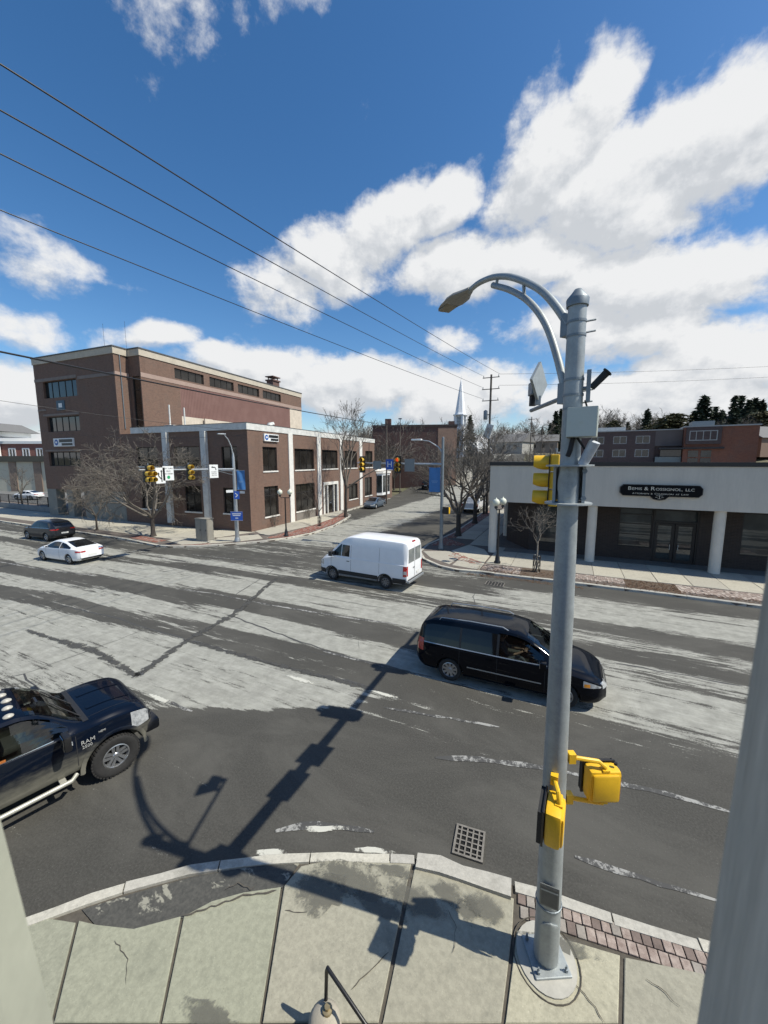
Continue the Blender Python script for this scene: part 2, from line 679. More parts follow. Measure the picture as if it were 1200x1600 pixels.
# ------------------------------------------------------------------ road
def roadmat():
    m, t, b = newmat('worn_asphalt')
    v = texvec(t, (1, 1, 1), True)
    s = t.nodes.new('ShaderNodeSeparateXYZ')
    t.links.new(v, s.inputs[0])
    X, Y = s.outputs[0], s.outputs[1]
    # wobble so that bands run along the lanes with ragged edges
    wob = noise(t, texvec(t, (.10, .35, 1), True), 1.0, 3, .5)
    streak = noise(t, texvec(t, (.085, 1.9, 1), True), 1.0, 9, .70, .15)
    fine = noise(t, texvec(t, (.9, 7.0, 1), True), 1.0, 9, .74, .1)
    grit = noise(t, v, 26, 4, .75)
    left = maprange(t, X, -13, -30, 0, 1, 'LINEAR')
    yy = mnode(t, 'ADD', Y, mnode(t, 'MULTIPLY', left, 1.6))
    yy = mnode(t, 'ADD', yy, mnode(t, 'MULTIPLY', mnode(t, 'SUBTRACT', wob, .5), 1.5))

    def ramp(stops):
        n = t.nodes.new('ShaderNodeValToRGB')
        n.color_ramp.interpolation = 'LINEAR'
        el = n.color_ramp.elements
        for k, (p, c) in enumerate(stops):
            p = (p - 4.0) / 22.0
            e_ = el[k] if k < 2 else el.new(p)
            e_.position = p
            e_.color = (c, c, c, 1)
        t.links.new(maprange(t, yy, 4, 26, 0, 1, 'LINEAR'), n.inputs[0])
        return n.outputs[0]
    # amount of pale dust and salt across the lanes, west of and in front of the junction mouth
    ra = ramp([(4.2, .58), (26, .1), (5.2, .60), (6.0, .72), (6.8, .85), (8.9, .86), (9.35, .34), (10.3, .30), (10.7, .80), (11.7, .78), (12.0, .30), (13.0, .26), (13.6, .80), (14.8, .88), (15.8, .72), (16.4, .30), (16.9, .34), (17.4, .72), (18.4, .68), (19.0, .34), (20.2, .30), (21.2, .5), (22.5, .45)])
    rb = ramp([(4.2, .06), (26, .1), (9.2, .10), (10.2, .40), (10.9, .66), (11.4, .80), (12.6, .78), (13.0, .36), (13.3, .72), (14.0, .66), (14.3, .28), (14.9, .34), (15.2, .70), (15.9, .68), (16.3, .30), (17.1, .40), (17.6, .82), (18.9, .86), (19.8, .80), (20.4, .30), (21.6, .18), (23.5, .15)])
    side = maprange(t, X, -4.5, -1.0, 0, 1)
    pal = mixc(t, side, ra, rb)
    # the fresh dark asphalt in front of the near kerb
    bx = mnode(t, 'ADD', Y, mnode(t, 'MULTIPLY', X, -.50))            # diagonal edge of the old surface
    edge1 = maprange(t, mnode(t, 'ADD', bx, mnode(t, 'MULTIPLY', wob, 1.2)), 11.05, 11.5, 0, 1)
    edge2 = maprange(t, mnode(t, 'ADD', Y, mnode(t, 'MULTIPLY', wob, 1.0)), 8.2, 10.8, 0, 1)
    lx = maprange(t, X, -6.0, -3.5, 0, 1)
    edge = mixc(t, lx, edge1, edge2)
    pal = mixc(t, edge, (.12, .12, .12), pal)
    # side street: pale west lanes, dark east half
    up = maprange(t, Y, 22.5, 26.0, 0, 1)
    ws = noise(t, texvec(t, (1.3, .10, 1), True), 1.0, 6, .65, .2)
    st = maprange(t, mnode(t, 'ADD', X, mnode(t, 'MULTIPLY', ws, 3.2)), -20.6, -19.2, .22, .80)
    st2 = maprange(t, mnode(t, 'ADD', X, mnode(t, 'MULTIPLY', ws, 3.0)), -14.6, -12.8, 1, .25)
    pal = mixc(t, up, pal, mnode(t, 'MULTIPLY', st, st2))
    k = mnode(t, 'ADD', pal, mnode(t, 'MULTIPLY', mnode(t, 'SUBTRACT', streak, .5), 2.0))
    k = mnode(t, 'ADD', k, mnode(t, 'MULTIPLY', mnode(t, 'SUBTRACT', fine, .5), 1.55))
    k = mnode(t, 'ADD', k, mnode(t, 'MULTIPLY', mnode(t, 'SUBTRACT', grit, .5), .55))
    msk = maprange(t, k, .51, .67, 0, 1)
    thin = maprange(t, noise(t, v, 2.3, 6, .7), .3, .72, .62, 1)
    dark = mixc(t, maprange(t, grit, .35, .7, 0, 1), (.047, .045, .039), (.073, .070, .061))
    dark = mixc(t, maprange(t, noise(t, texvec(t, (.5, 1.0, 1), True, (0, 0, R(-20))), .5, 7, .68, .6), .40, .68, 0, .85), dark, (.088, .084, .073))
    pale = mixc(t, maprange(t, fine, .35, .68, 0, 1), (.29, .288, .245), (.37, .366, .32))
    pale = mixc(t, maprange(t, grit, .3, .75, 0, .35), pale, (.42, .41, .38))
    speck = maprange(t, noise(t, v, 60, 2, .5), .69, .74, 0, .55)
    c = mixc(t, mnode(t, 'MULTIPLY', msk, thin), dark, pale)
    c = mixc(t, speck, c, (.30, .29, .27))
    t.links.new(c, b.inputs['Base Color'])
    b.inputs['Roughness'].default_value = .88
    b.inputs['Specular IOR Level'].default_value = .35
    bump(t, b, grit, .35, .012)
    return m


M_road = roadmat()
ROADX0, ROADX1 = -26.6, -8.9
mb = MB()
xs = [-220, -150, -100, -70, -50, -30, -20, -10, 0, 10, 20, 40, 80, 160]
for y0, y1 in ((-14, 4), (4, 14), (14, 27)):
    for a, b in zip(xs[:-1], xs[1:]):
        mb.add([(a, y0, 0), (b, y0, 0), (b, y1, 0), (a, y1, 0)], [(0, 1, 2, 3)])
road_o = tag(mb.build('road', M_road), kind='structure')
# the side street, climbing beyond the junction
mb = MB()
ys = list(range(27, 58, 10)) + list(range(58, 190, 3))
for j, y in enumerate(ys):
    sh = -.07 * max(0, y - 60)
    for i in range(7):
        x = ROADX0 - 1.5 + (ROADX1 - ROADX0 + 3) * i / 6 + sh
        mb.v.append((x, y, max(terr(x, y), terr(x - 3, y), terr(x + 3, y)) + (.10 if y > 56 else 0)))
for j in range(len(ys) - 1):
    for i in range(6):
        mb.f.append((j * 7 + i, j * 7 + i + 1, (j + 1) * 7 + i + 1, (j + 1) * 7 + i))
        mb.m.append(0)
tag(mb.build('side_street', M_road), kind='structure')

# tar-filled joints and cracks in the old surface, as thin ribbons
M_tar = mat('tar', (.060, .059, .056), .7, 0, .3, 8)
M_line = None


def ribbon(pts, w, jit, z=.004, mb=None, seg=.35, taper=True):
    mb = mb or MB()
    P = []
    for a, b in zip(pts[:-1], pts[1:]):
        a, b = Vector(a), Vector(b)
        n = max(1, int((b - a).length / seg))
        for i in range(n):
            P.append(a.lerp(b, i / n))
    P.append(Vector(pts[-1]))
    L = []
    for i, p in enumerate(P):
        tg = (P[min(i + 1, len(P) - 1)] - P[max(0, i - 1)]).to_2d().normalized()
        nn = Vector((-tg.y, tg.x))
        q = p.to_2d() + nn * rnd.uniform(-jit, jit)
        ww = w * rnd.uniform(.55, 1.35) * (.35 if taper and i in (0, len(P) - 1) else 1)
        L.append((q + nn * ww / 2, q - nn * ww / 2))
    k = len(mb.v)
    for a, b in L:
        mb.v += [(a.x, a.y, z), (b.x, b.y, z)]
    for i in range(len(L) - 1):
        mb.f.append((k + 2 * i, k + 2 * i + 1, k + 2 * i + 3, k + 2 * i + 2))
        mb.m.append(0)
    return mb


mb = MB()
for px, w, j in [
                 ([(0, 1062), (36, 1054), (50, 1070), (75, 1083)], .05, .05), ([(36, 1054), (125, 1022), (250, 975)], .03, .03), ([(292, 1000), (350, 1015), (430, 1040), (520, 1060), (585, 1075)], .09, .05),
                 ([(362, 962), (420, 985), (520, 1020), (640, 1050)], .07, .04), ([(290, 998), (240, 985), (180, 965), (90, 945)], .07, .05),
                 ([(430, 900), (520, 912), (620, 935), (700, 945)], .05, .03), ([(480, 930), (560, 944), (600, 950)], .03, .05), ([(740, 925), (741, 945)], .04, .06),
                 ([(960, 1036), (1050, 1052), (1160, 1072)], .07, .05), ([(560, 1000), (562, 1013)], .03, .05), ([(350, 940), (430, 890), (470, 862)], .05, .04), ([(450, 1005), (475, 1018), (520, 1024)], .03, .06)]:
    ribbon([G(*p) for p in px], w, j, .004, mb)
cr_o = mb.build('tar_filled_crack', M_tar, road_o)
cr_o['kind'] = 'stuff'


def wornpaint():
    m, t, b = newmat('worn_lane_paint')
    v = texvec(t, (1, 1, 1), True)
    n = noise(t, v, 9, 8, .75)
    n2 = noise(t, v, 1.1, 3, .5)
    k = mnode(t, 'ADD', n, mnode(t, 'MULTIPLY', mnode(t, 'SUBTRACT', n2, .5), .8))
    c = mixc(t, maprange(t, k, .45, .58, 0, 1), (.060, .059, .056), (.30, .295, .275))
    t.links.new(c, b.inputs['Base Color'])
    b.inputs['Roughness'].default_value = .85
    return m


M_line = wornpaint()
mb = MB()
for px, w in [([(898, 1338), (1000, 1372), (1122, 1408)], .10), ([(680, 1184), (730, 1185), (840, 1198), (960, 1222), (1070, 1248), (1150, 1272)], .13),
              ([(430, 1298), (470, 1290), (520, 1291), (585, 1300)], .16), ([(275, 920), (330, 927), (420, 945), (560, 968), (620, 975)], .10), ([(0, 878), (60, 889), (150, 900)], .10),
              ([(295, 866), (330, 870), (390, 876)], .08), ([(600, 1106), (700, 1122), (780, 1136)], .08), ([(240, 1088), (300, 1112)], .10), ([(505, 1018), (600, 1042)], .07), ([(250, 872), (300, 879)], .09)]:
    ribbon([G(*p) for p in px], w, .015, .008, None, .25).build('lane_line', M_line, road_o)
lp = None
# ------------------------------------------------------------------ pavements
SW = .13            # kerb height


def slabmat(name, base, stain, amt):
    m, t, b = newmat(name)
    v = texvec(t, (1, 1, 1), True)
    n1 = noise(t, v, .9, 7, .7, .3)
    n2 = noise(t, v, 14, 5, .7)
    n3 = noise(t, v, 48, 3, .7)
    c = mixc(t, maprange(t, n2, .3, .7, 0, 1), tuple(k * .86 for k in base), tuple(k * 1.10 for k in base))
    c = mixc(t, maprange(t, n1, .52, .72, 0, amt), c, stain)
    c = mixc(t, maprange(t, n3, .60, .70, 0, .55), c, tuple(k * 1.45 for k in base))
    c = mixc(t, maprange(t, n3, .40, .30, 0, .5), c, tuple(k * .5 for k in base))
    oi_ = t.nodes.new('ShaderNodeObjectInfo')
    c = mixc(t, 1.0, c, mixc(t, oi_.outputs['Random'], (.84, .84, .86), (1.10, 1.09, 1.05)), 'MULTIPLY')
    n4 = noise(t, v, 3.2, 8, .75)
    c = mixc(t, maprange(t, n4, .5, .72, 0, .45), c, stain)
    t.links.new(c, b.inputs['Base Color'])
    b.inputs['Roughness'].default_value = .93
    bump(t, b, mnode(t, 'ADD', n3, n2), .25, .006)
    return m


M_slab = slabmat('pavement_concrete', (.345, .328, .252), (.17, .165, .13), .6)
M_slabg = slabmat('pavement_concrete_greenish', (.28, .283, .215), (.165, .17, .13), .6)
M_slabf = slabmat('pavement_concrete_far', (.40, .375, .31), (.24, .22, .18), .6)
M_kerb = slabmat('granite_kerb', (.46, .44, .38), (.20, .19, .16), .6)
M_joint = mat('joint_dirt', (.085, .075, .06), 1, 0, .3, 12, world=True)
M_brickp = mat('paver_brick_pink', (.25, .175, .145), .9, 0, .35, 9, col2=(.42, .35, .30), world=True, bmp=.1)
M_brickr = mat('paver_brick_red', (.25, .085, .055), .9, 0, .35, 3, col2=(.33, .15, .11), world=True)


def patchmat():
    """old asphalt patch with mortar-coloured worn islands"""
    m, t, b = newmat('asphalt_patch')
    v = texvec(t, (1, 2.2, 1), True, (0, 0, R(-38)))
    n = noise(t, v, 1.5, 5, .6, .2)
    n2 = noise(t, texvec(t, (1, 1, 1), True), 20, 4, .7)
    k = mnode(t, 'ADD', n, mnode(t, 'MULTIPLY', mnode(t, 'SUBTRACT', n2, .5), .12))
    c = mixc(t, maprange(t, n2, .3, .7, 0, 1), (.05, .05, .045), (.085, .082, .072))
    c = mixc(t, maprange(t, k, .575, .62, 0, 1), c, (.27, .26, .21))
    t.links.new(c, b.inputs['Base Color'])
    b.inputs['Roughness'].default_value = .92
    bump(t, b, n2, .3, .01)
    return m


M_patch = patchmat()


def inset(poly, d):
    c = Vector((sum(p[0] for p in poly) / len(poly), sum(p[1] for p in poly) / len(poly)))
    out = []
    for p in poly:
        q = Vector((p[0], p[1]))
        l = (c - q).length
        out.append(tuple(q + (c - q) * min(.4, d / max(l, .01))))
    return out


def ccw(poly):
    a = sum(poly[i][0] * poly[(i + 1) % len(poly)][1] - poly[(i + 1) % len(poly)][0] * poly[i][1] for i in range(len(poly)))
    return poly if a > 0 else poly[::-1]


def slab(poly, parent, m, top=SW, d=.012, name='concrete_slab', z0=-.02):
    p = ccw([(q[0], q[1]) for q in poly])
    dz = rnd.uniform(-.006, .006)
    i2 = inset(p, d)
    i3 = inset(i2, .012)
    n = len(p)
    vs = [(*q, z0) for q in i2] + [(*q, top + dz - .010) for q in i2] + [(*q, top + dz) for q in i3]
    fs = [tuple(range(2 * n, 3 * n))]
    for i in range(n):
        k = (i + 1) % n
        fs += [(i, k, k + n, i + n), (i + n, k + n, k + 2 * n, i + 2 * n)]
    mb_ = MB().add(vs, fs)
    return mb_.build(name, m, parent)


def kerb_run(pts, parent, w, mat_, L=1.6, gap=.02, top=SW + .01, inner=1, rough=.012):
    """kerb stones along a polyline; inner=+1 puts the width on the left of the direction of travel"""
    P = [Vector(p[:2]) for p in pts]
    acc_ = [0]
    for a, b in zip(P[:-1], P[1:]):
        acc_.append(acc_[-1] + (b - a).length)

    def at(s):
        s = min(max(s, 0), acc_[-1])
        for i in range(len(P) - 1):
            if s <= acc_[i + 1] or i == len(P) - 2:
                t = (s - acc_[i]) / max(1e-6, acc_[i + 1] - acc_[i])
                tg = (P[i + 1] - P[i]).normalized()
                return P[i].lerp(P[i + 1], t), tg
    s = 0.0
    while s < acc_[-1] - .1:
        l = L * rnd.uniform(.8, 1.15)
        e_ = min(s + l, acc_[-1])
        n = max(2, int((e_ - s) / .35))
        vs, fs = [], []
        dz = rnd.uniform(-.008, .008)
        for i in range(n + 1):
            p, tg = at(s + gap / 2 + (e_ - s - gap) * i / n)
            nn = Vector((-tg.y, tg.x)) * inner
            jo = nn * rnd.uniform(-rough, rough)
            jz = rnd.uniform(-rough, rough) * .6
            o_, i_ = p + jo, p + nn * w
            vs += [(*(o_ - nn * .01), -.03), (*o_, top + dz - .025 + jz), (*(o_ + nn * .025), top + dz + jz), (*i_, top + dz + jz * .5), (*i_, -.03)]
        for i in range(n):
            k = i * 5
            for j in range(4):
                q = (k + j, k + 5 + j, k + 6 + j, k + 1 + j)
                fs.append(q if inner < 0 else q[::-1])
        e0 = tuple(range(5))
        e1 = tuple(n * 5 + j for j in range(5))
        fs += [e0 if inner > 0 else e0[::-1], e1[::-1] if inner > 0 else e1]
        MB().add(vs, fs).build('kerb_stone', mat_, parent, smooth=35)
        s = e_


# ---- the pavement below the window
nside = thing('near_pavement', None, None)
nside['kind'] = 'structure'
kerb_px = [(-160, 1512), (-60, 1468), (50, 1428), (130, 1399), (210, 1373), (300, 1350), (400, 1335), (520, 1329), (648, 1334)]
KP = [G(x, y, SW) for x, y in kerb_px]
kerb_run(KP, nside, .17, M_kerb, 1.3, inner=-1)
kerb_run([G(652, 1333, SW), G(700, 1344, SW), G(800, 1378, SW)], nside, .26, M_kerb, 3, .02, SW + .05, -1, .03)
KR = [G(803, 1376, SW), G(835, 1384, SW), G(955, 1424, SW), G(1112, 1470, SW), G(1300, 1520, SW), G(1500, 1570, SW)]
kerb_run(KR, nside, .17, M_kerb, 1.15, inner=-1)
# bed under the slabs
bed = MB().prism(ccw([(p.x, p.y - .05) for p in KP] + [(p.x, p.y - .05) for p in KR] + [(6, -.5), (-9, -.5)]), -.03, SW - .03)
bed.build('bedding', M_joint, nside)
# slabs, one polygon between two joints
rows = [
    ([(-200, 1560), (-60, 1478), (60, 1430), (120, 1440), (80, 1600), (-160, 1700)], M_slabg),
    ([(122, 1438), (150, 1444), (210, 1449), (284, 1431), (249, 1600), (82, 1600)], M_slabg),
    ([(286, 1430), (330, 1406), (380, 1392), (440, 1384), (406, 1600), (251, 1600)], M_slabg),
    ([(443, 1383), (470, 1352), (520, 1341), (644, 1346), (592, 1600), (409, 1600)], M_slab),
    ([(648, 1348), (700, 1368), (804, 1402), (802, 1455), (784, 1600), (596, 1600)], M_slab),
    ([(806, 1452), (838, 1458), (900, 1470), (970, 1492), (968, 1600), (788, 1600)], M_slab),
    ([(974, 1494), (1100, 1518), (1290, 1575), (1330, 1640), (1200, 1680), (972, 1600)], M_slab),
]
for px, m in rows:
    slab([G(x, y, SW) for x, y in px], nside, m, d=.014)
lower = [G(x, 1600, SW) for x in (82, 251, 409, 594, 786, 970, 1150)]
for a, b in zip(lower[:-1], lower[1:]):
    a2, b2 = Vector((a.x * 1.0 + .55, -.1, SW)), Vector((b.x * 1.0 + .35, -.1, SW))
    slab([a, b, b2, a2], nside, M_slab, d=.014)
# asphalt patch filled in between kerb and slabs
pp = [(128, 1420), (210, 1394), (300, 1369), (400, 1352), (468, 1347), (441, 1386), (382, 1394), (331, 1408), (285, 1433), (211, 1451), (151, 1447)]
pv = [G(x, y, SW) for x, y in pp]
pmb = MB().prism(ccw([(p.x, p.y) for p in pv]), -.02, SW - .012)
pmb.build('asphalt_patch', M_patch, nside)
# dark damp stains along the kerb of the front slabs are wear in their own right
def stainmat(name='damp_stain', ca=(.10, .098, .082), cb_=(.15, .145, .12), amax=.62):
    m, t, b = newmat(name)
    out = t.nodes['Material Output']
    c_ = t.nodes.new('ShaderNodeTexCoord')
    sub_ = t.nodes.new('ShaderNodeVectorMath')
    sub_.operation = 'SUBTRACT'
    t.links.new(c_.outputs['Generated'], sub_.inputs[0])
    sub_.inputs[1].default_value = (.5, .5, .5)
    ml = t.nodes.new('ShaderNodeVectorMath')
    ml.operation = 'MULTIPLY'
    t.links.new(sub_.outputs[0], ml.inputs[0])
    ml.inputs[1].default_value = (1, 1, 0)
    ln = t.nodes.new('ShaderNodeVectorMath')
    ln.operation = 'LENGTH'
    t.links.new(ml.outputs[0], ln.inputs[0])
    v = texvec(t, (1, 1, 1), True)
    n = noise(t, v, 6, 8, .72, .3)
    n2 = noise(t, v, 40, 4, .7)
    k = mnode(t, 'ADD', maprange(t, ln.outputs['Value'], .12, .5, .62, .0, 'LINEAR'), mnode(t, 'MULTIPLY', mnode(t, 'SUBTRACT', n, .5), 1.5))
    k = mnode(t, 'ADD', k, mnode(t, 'MULTIPLY', mnode(t, 'SUBTRACT', n2, .5), .5))
    a = maprange(t, k, .20, .50, 0, amax)
    t.links.new(mixc(t, n2, ca, cb_), b.inputs['Base Color'])
    b.inputs['Roughness'].default_value = .8
    tr = t.nodes.new('ShaderNodeBsdfTransparent')
    mx_ = t.nodes.new('ShaderNodeMixShader')
    t.links.new(a, mx_.inputs[0])
    t.links.new(tr.outputs[0], mx_.inputs[1])
    t.links.new(b.outputs[0], mx_.inputs[2])
    t.links.new(mx_.outputs[0], out.inputs['Surface'])
    return m


M_stain = stainmat()


def blot(c, rx, ry, seed, z, parent, m, rot=0):
    r_ = random.Random(seed)
    n = 36
    ph = [r_.uniform(0, 6.28) for _ in range(5)]
    pts = []
    for i in range(n):
        a = 2 * math.pi * i / n
        k = 1 + .22 * math.sin(2 * a + ph[0]) + .18 * math.sin(3 * a + ph[1]) + .12 * math.sin(5 * a + ph[2]) + .09 * math.sin(9 * a + ph[3]) + r_.uniform(-.06, .06)
        x, y = rx * k * math.cos(a), ry * k * math.sin(a)
        pts.append((c.x + x * math.cos(rot) - y * math.sin(rot), c.y + x * math.sin(rot) + y * math.cos(rot), z))
    return MB().add(pts, [tuple(range(n))]).build('damp_stain', m, parent)


for (x, y), rx, ry, sd_ in [((545, 1372), .70, .30, 3), ((700, 1395), .30, .22, 4), ((735, 1425), .24, .18, 5), ((330, 1592), .55, .12, 9), ((590, 1415), .55, .14, 12), ((620, 1362), .5, .10, 14), ((500, 1392), .60, .30, 15), ((640, 1402), .5, .30, 16), ((760, 1420), .35, .25, 17), ((880, 1478), .6, .12, 18)]:
    blot(G(x, y, SW), rx, ry, sd_, SW + .009 + sd_ * .0007, nside, M_stain, .25)
ck = MB()
for px, w in (([(548, 1548), (562, 1532), (580, 1515), (592, 1505), (608, 1490)], .012), ([(285, 1432), (330, 1418), (380, 1400), (432, 1393)], .022), ([(445, 1424), (480, 1427)], .012), ([(350, 1392), (372, 1380), (392, 1390), (400, 1383)], .014),
              ([(870, 1520), (905, 1545), (930, 1575), (945, 1600)], .010), ([(1010, 1530), (1040, 1552), (1062, 1575)], .010), ([(700, 1420), (712, 1450), (708, 1490)], .008), ([(180, 1470), (200, 1500), (196, 1540)], .007)):
    ribbon([G(x, y, SW) for x, y in px], w, .012, SW + .0135, ck, .06)
ck.build('crack', M_joint, nside)['kind'] = 'stuff'
M_worn = stainmat('worn_joint', (.050, .049, .045), (.075, .073, .067), .85)
for pa, pb_, n_, wr_ in (((215, 1056), (292, 1001), 7, .16), ((292, 1001), (366, 960), 8, .17), ((215, 1056), (150, 1018), 5, .14), ((150, 1018), (40, 985), 6, .16), ((366, 960), (430, 905), 6, .12), ((292, 1001), (420, 1036), 8, .10), ((420, 1036), (585, 1078), 9, .10)):
    A_, B_ = G(*pa), G(*pb_)
    for i in range(n_):
        c_ = A_.lerp(B_, (i + .5) / n_)
        o_ = blot(c_, (B_ - A_).length / n_ * .95, wr_ * rnd.uniform(.8, 1.5), 100 + i * 7 + n_, .0120 + .0006 * i, road_o, M_worn, math.atan2(B_.y - A_.y, B_.x - A_.x))
        o_.name = 'worn_joint'
M_flake = stainmat('flaked_white_paint', (.50, .49, .42), (.62, .61, .54), .9)
for (x, y), rx, ry, sd_, rt in (((500, 1295), .60, .055, 31, .42), ((425, 1333), .45, .05, 33, .48), ((585, 1330), .5, .045, 34, .40), ((600, 1085), .6, .08, 35, 0), ((250, 1092), .5, .12, 36, .1), ((470, 1062), .8, .10, 37, .02)):
    bo_ = blot(G(x, y, 0), rx, ry, sd_, .009 + (sd_ - 30) * .0006, nside, M_flake, rt)
    bo_.name = 'paint_flake'
# brick pavers beside the pole, two rows between kerb and slab
a0, a1 = G(815, 1397, SW), G(1112, 1491, SW)
dr = (a1 - a0).to_2d().normalized()
nr = Vector((dr.y, -dr.x))
bl, bwid = .122, .175
vb = MB().box(-bl / 2 + .007, bl / 2 - .007, -bwid / 2 + .008, bwid / 2 - .008, -.05, 0, bev=.008)
shapes = [vb.mesh('paver_brick', m) for m in (M_brickp, mat('paver_brick_grey', (.28, .25, .215), .9, 0, .3, 5, world=True), mat('paver_brick_dark', (.17, .13, .11), .9, 0, .3, 5, world=True))]
for r_ in range(2):
    for i in range(36):
        p = Vector((a0.x, a0.y)) + dr * (i * bl + (.03 if r_ else 0)) + nr * (bwid * (r_ + .62) - .05)
        if (p - Vector((.12, 4.70))).length < .30:
            continue
        o = link('paver_brick', shapes[rnd.choice((0, 0, 0, 0, 1, 2) if i > 4 else (1, 2, 2))], nside, (p.x, p.y, SW - .004 + rnd.uniform(-.008, .006)))
        o.rotation_euler = (rnd.uniform(-.02, .02), rnd.uniform(-.02, .02), math.atan2(dr.y, dr.x) + rnd.uniform(-.03, .03))

# ---- storm grates
def storm_grate(c, rz, w, l, nx_, ny_, label):
    t = thing('storm_grate', label, 'drain grate', (c.x, c.y, .0), rz, 'storm drain grates at the kerbs')
    mb_ = MB()
    mb_.box(-w / 2, w / 2, -l / 2, l / 2, .003, .006)
    mb_.build('drain_shade_plate', mat('drain_dark', (.006, .006, .006), .95, 0, .2, 3), t)  # flat near-black plate, the shade of the pit put into its colour
    f = MB()
    b_ = .035
    f.box(-w / 2, w / 2, -l / 2, -l / 2 + b_, .0065, .035).box(-w / 2, w / 2, l / 2 - b_, l / 2, .0065, .035)
    f.box(-w / 2, -w / 2 + b_, -l / 2 + b_, l / 2 - b_, .0065, .035).box(w / 2 - b_, w / 2, -l / 2 + b_, l / 2 - b_, .0065, .035)
    mi = mat('cast_iron', (.20, .185, .16), .75, .3, .3, 9)
    f.build('frame', mi, t)
    for i in range(1, nx_):
        x = -w / 2 + w * i / nx_
        MB().box(x - .012, x + .012, -l / 2 + b_, l / 2 - b_, .007, .032).build('bar', mi, t)
    for i in range(1, ny_):
        y = -l / 2 + l * i / ny_
        MB().box(-w / 2 + b_, w / 2 - b_, y - .012, y + .012, .007, .029).build('cross_bar', mi, t)
    return t


storm_grate(G(733, 1318), R(6), .50, .56, 5, 6, 'square cast iron storm grate in the dark asphalt beside the raised granite kerb')
storm_grate(G(773, 913), R(0), .95, .7, 6, 3, 'small storm grate at the far kerb near the sapling in its cage')

# ---- pavement across the road, east of the side street
fe = thing('east_pavement', None, None)
fe['kind'] = 'structure'
ke = [G(x, y, SW) for x, y in [(820, 752), (806, 762), (760, 800), (712, 832), (676, 846), (657, 860), (656, 870), (665, 880), (688, 889), (722, 898)]]
ke2 = [(p.x, p.y) for p in ke]
ke2 = [(-11.2, 68.0), (-9.7, 52), (-9.2, 41), (-9.05, 33.5), (-9.3, 31.0), (-9.6, 28.0), (-9.3, 25.3), (-8.4, 23.6), (-6.9, 22.3), (-5.6, 21.9), (-4.6, 22.1), (-3.2, 22.1), (0, 22.15), (4, 22.2), (9, 22.0), (18, 22.0), (60, 22.0)]
kerb_run(ke2, fe, .18, M_kerb, 2.2, inner=1)
base = MB().prism(ccw(ke2 + [(60, 40), (20, 40), (-2, 40), (-2, 68)]), -.03, SW - .02)
base.build('paving_bed', mat('paving_bed', (.12, .10, .085), 1, 0, .3, 3, world=True), fe)
# concrete walk in front of the shop, slab by slab
xq = -4.4
while xq < 22:
    w_ = 1.5
    slab([(xq, 24.15), (xq + w_, 24.15), (xq + w_, 26.2), (xq, 26.2)], fe, M_slabf, d=.02)
    slab([(xq, 26.2), (xq + w_, 26.2), (xq + w_, 29.2), (xq, 29.2)], fe, M_slabf, d=.02)
    xq += w_
for k in range(12):
    y = 29.2 + k * 2.0
    for x in (-8.2, -6.6):
        if k or x > -8:
            slab([(x, y), (x + 1.58, y), (x + 1.55, y + 1.95), (x, y + 1.95)], fe, M_slabf, d=.02)
slab([(-9.1, 25.6), (-8.0, 24.0), (-6.4, 22.9), (-6.2, 25.2), (-7.4, 26.4)], fe, M_slabf, d=.02)
slab([(-6.2, 22.8), (-4.45, 22.5), (-4.45, 24.1), (-6.15, 25.1)], fe, M_slabf, d=.02)
slab([(-7.3, 26.5), (-6.1, 25.2), (-4.5, 24.2), (-4.5, 26.2), (-5.2, 28.0), (-6.6, 29.1)], fe, M_slabf, d=.02)


def brick_field(name, quads, m, parent, bw=.10, bh=.21, z=SW):
    """a field of pavers too small here to pick apart: every brick is still a block"""
    mb_ = MB()
    for a, b, c, d in quads:
        a, b, c, d = (Vector(q) for q in (a, b, c, d))
        nu = max(1, int((b - a).length / bw))
        nv = max(1, int((d - a).length / bh))
        for i in range(nu):
            for j in range(nv):
                if rnd.random() < .05:
                    continue
                u0, u1 = (i + .06) / nu, (i + .94) / nu
                of = .5 / nv if i % 2 else 0
                v0, v1 = min(1, (j + .04) / nv + of), min(1, (j + .96) / nv + of)
                if v1 - v0 < .2 / nv:
                    continue
                q = [(a.lerp(b, u)).lerp(d.lerp(c, u), v) for u, v in ((u0, v0), (u1, v0), (u1, v1), (u0, v1))]
                h = z + rnd.uniform(-.01, .008)
                mb_.add([(p.x, p.y, z - .03) for p in q] + [(p.x, p.y, h) for p in q], [(4, 5, 6, 7), (0, 1, 5, 4), (1, 2, 6, 5), (2, 3, 7, 6), (3, 0, 4, 7)], rnd.choice((0, 0, 0, 1)))
    o_ = mb_.build(name, m, parent)
    o_['kind'] = 'stuff'
    return o_


M_brickw = mat('paver_brick_pale', (.42, .36, .31), .9, 0, .2, 3, world=True)
brick_field('paver_bricks', [((-.2, 22.9), (3.0, 22.95), (3.0, 24.0), (-.2, 24.0)), ((5.3, 22.7), (12, 22.6), (12, 24.0), (5.3, 24.0)), ((-4.4, 22.7), (-2.2, 22.5), (-2.2, 23.9), (-4.4, 23.9))], [M_brickp, M_brickw], fe)
brick_field('paver_bricks', [((-9.2, 27.6), (-6.9, 28.6), (-6.9, 29.1), (-9.1, 31)), ((-9.0, 31), (-8.3, 31), (-8.3, 50), (-9.2, 50)), ((-7.2, 25.0), (-5.2, 23.6), (-4.6, 24.1), (-6.8, 26.2))], [M_brickr, M_brickp], fe)
mb = MB().prism([(3.0, 22.4), (5.3, 22.4), (5.3, 24.0), (3.0, 24.0)], SW - .03, SW - .004)
mb.prism([(-2.2, 22.35), (-.2, 22.35), (-.2, 24.05), (-2.2, 24.05)], SW - .03, SW - .004)
mb.build('tree_pit', M_dirt, fe)


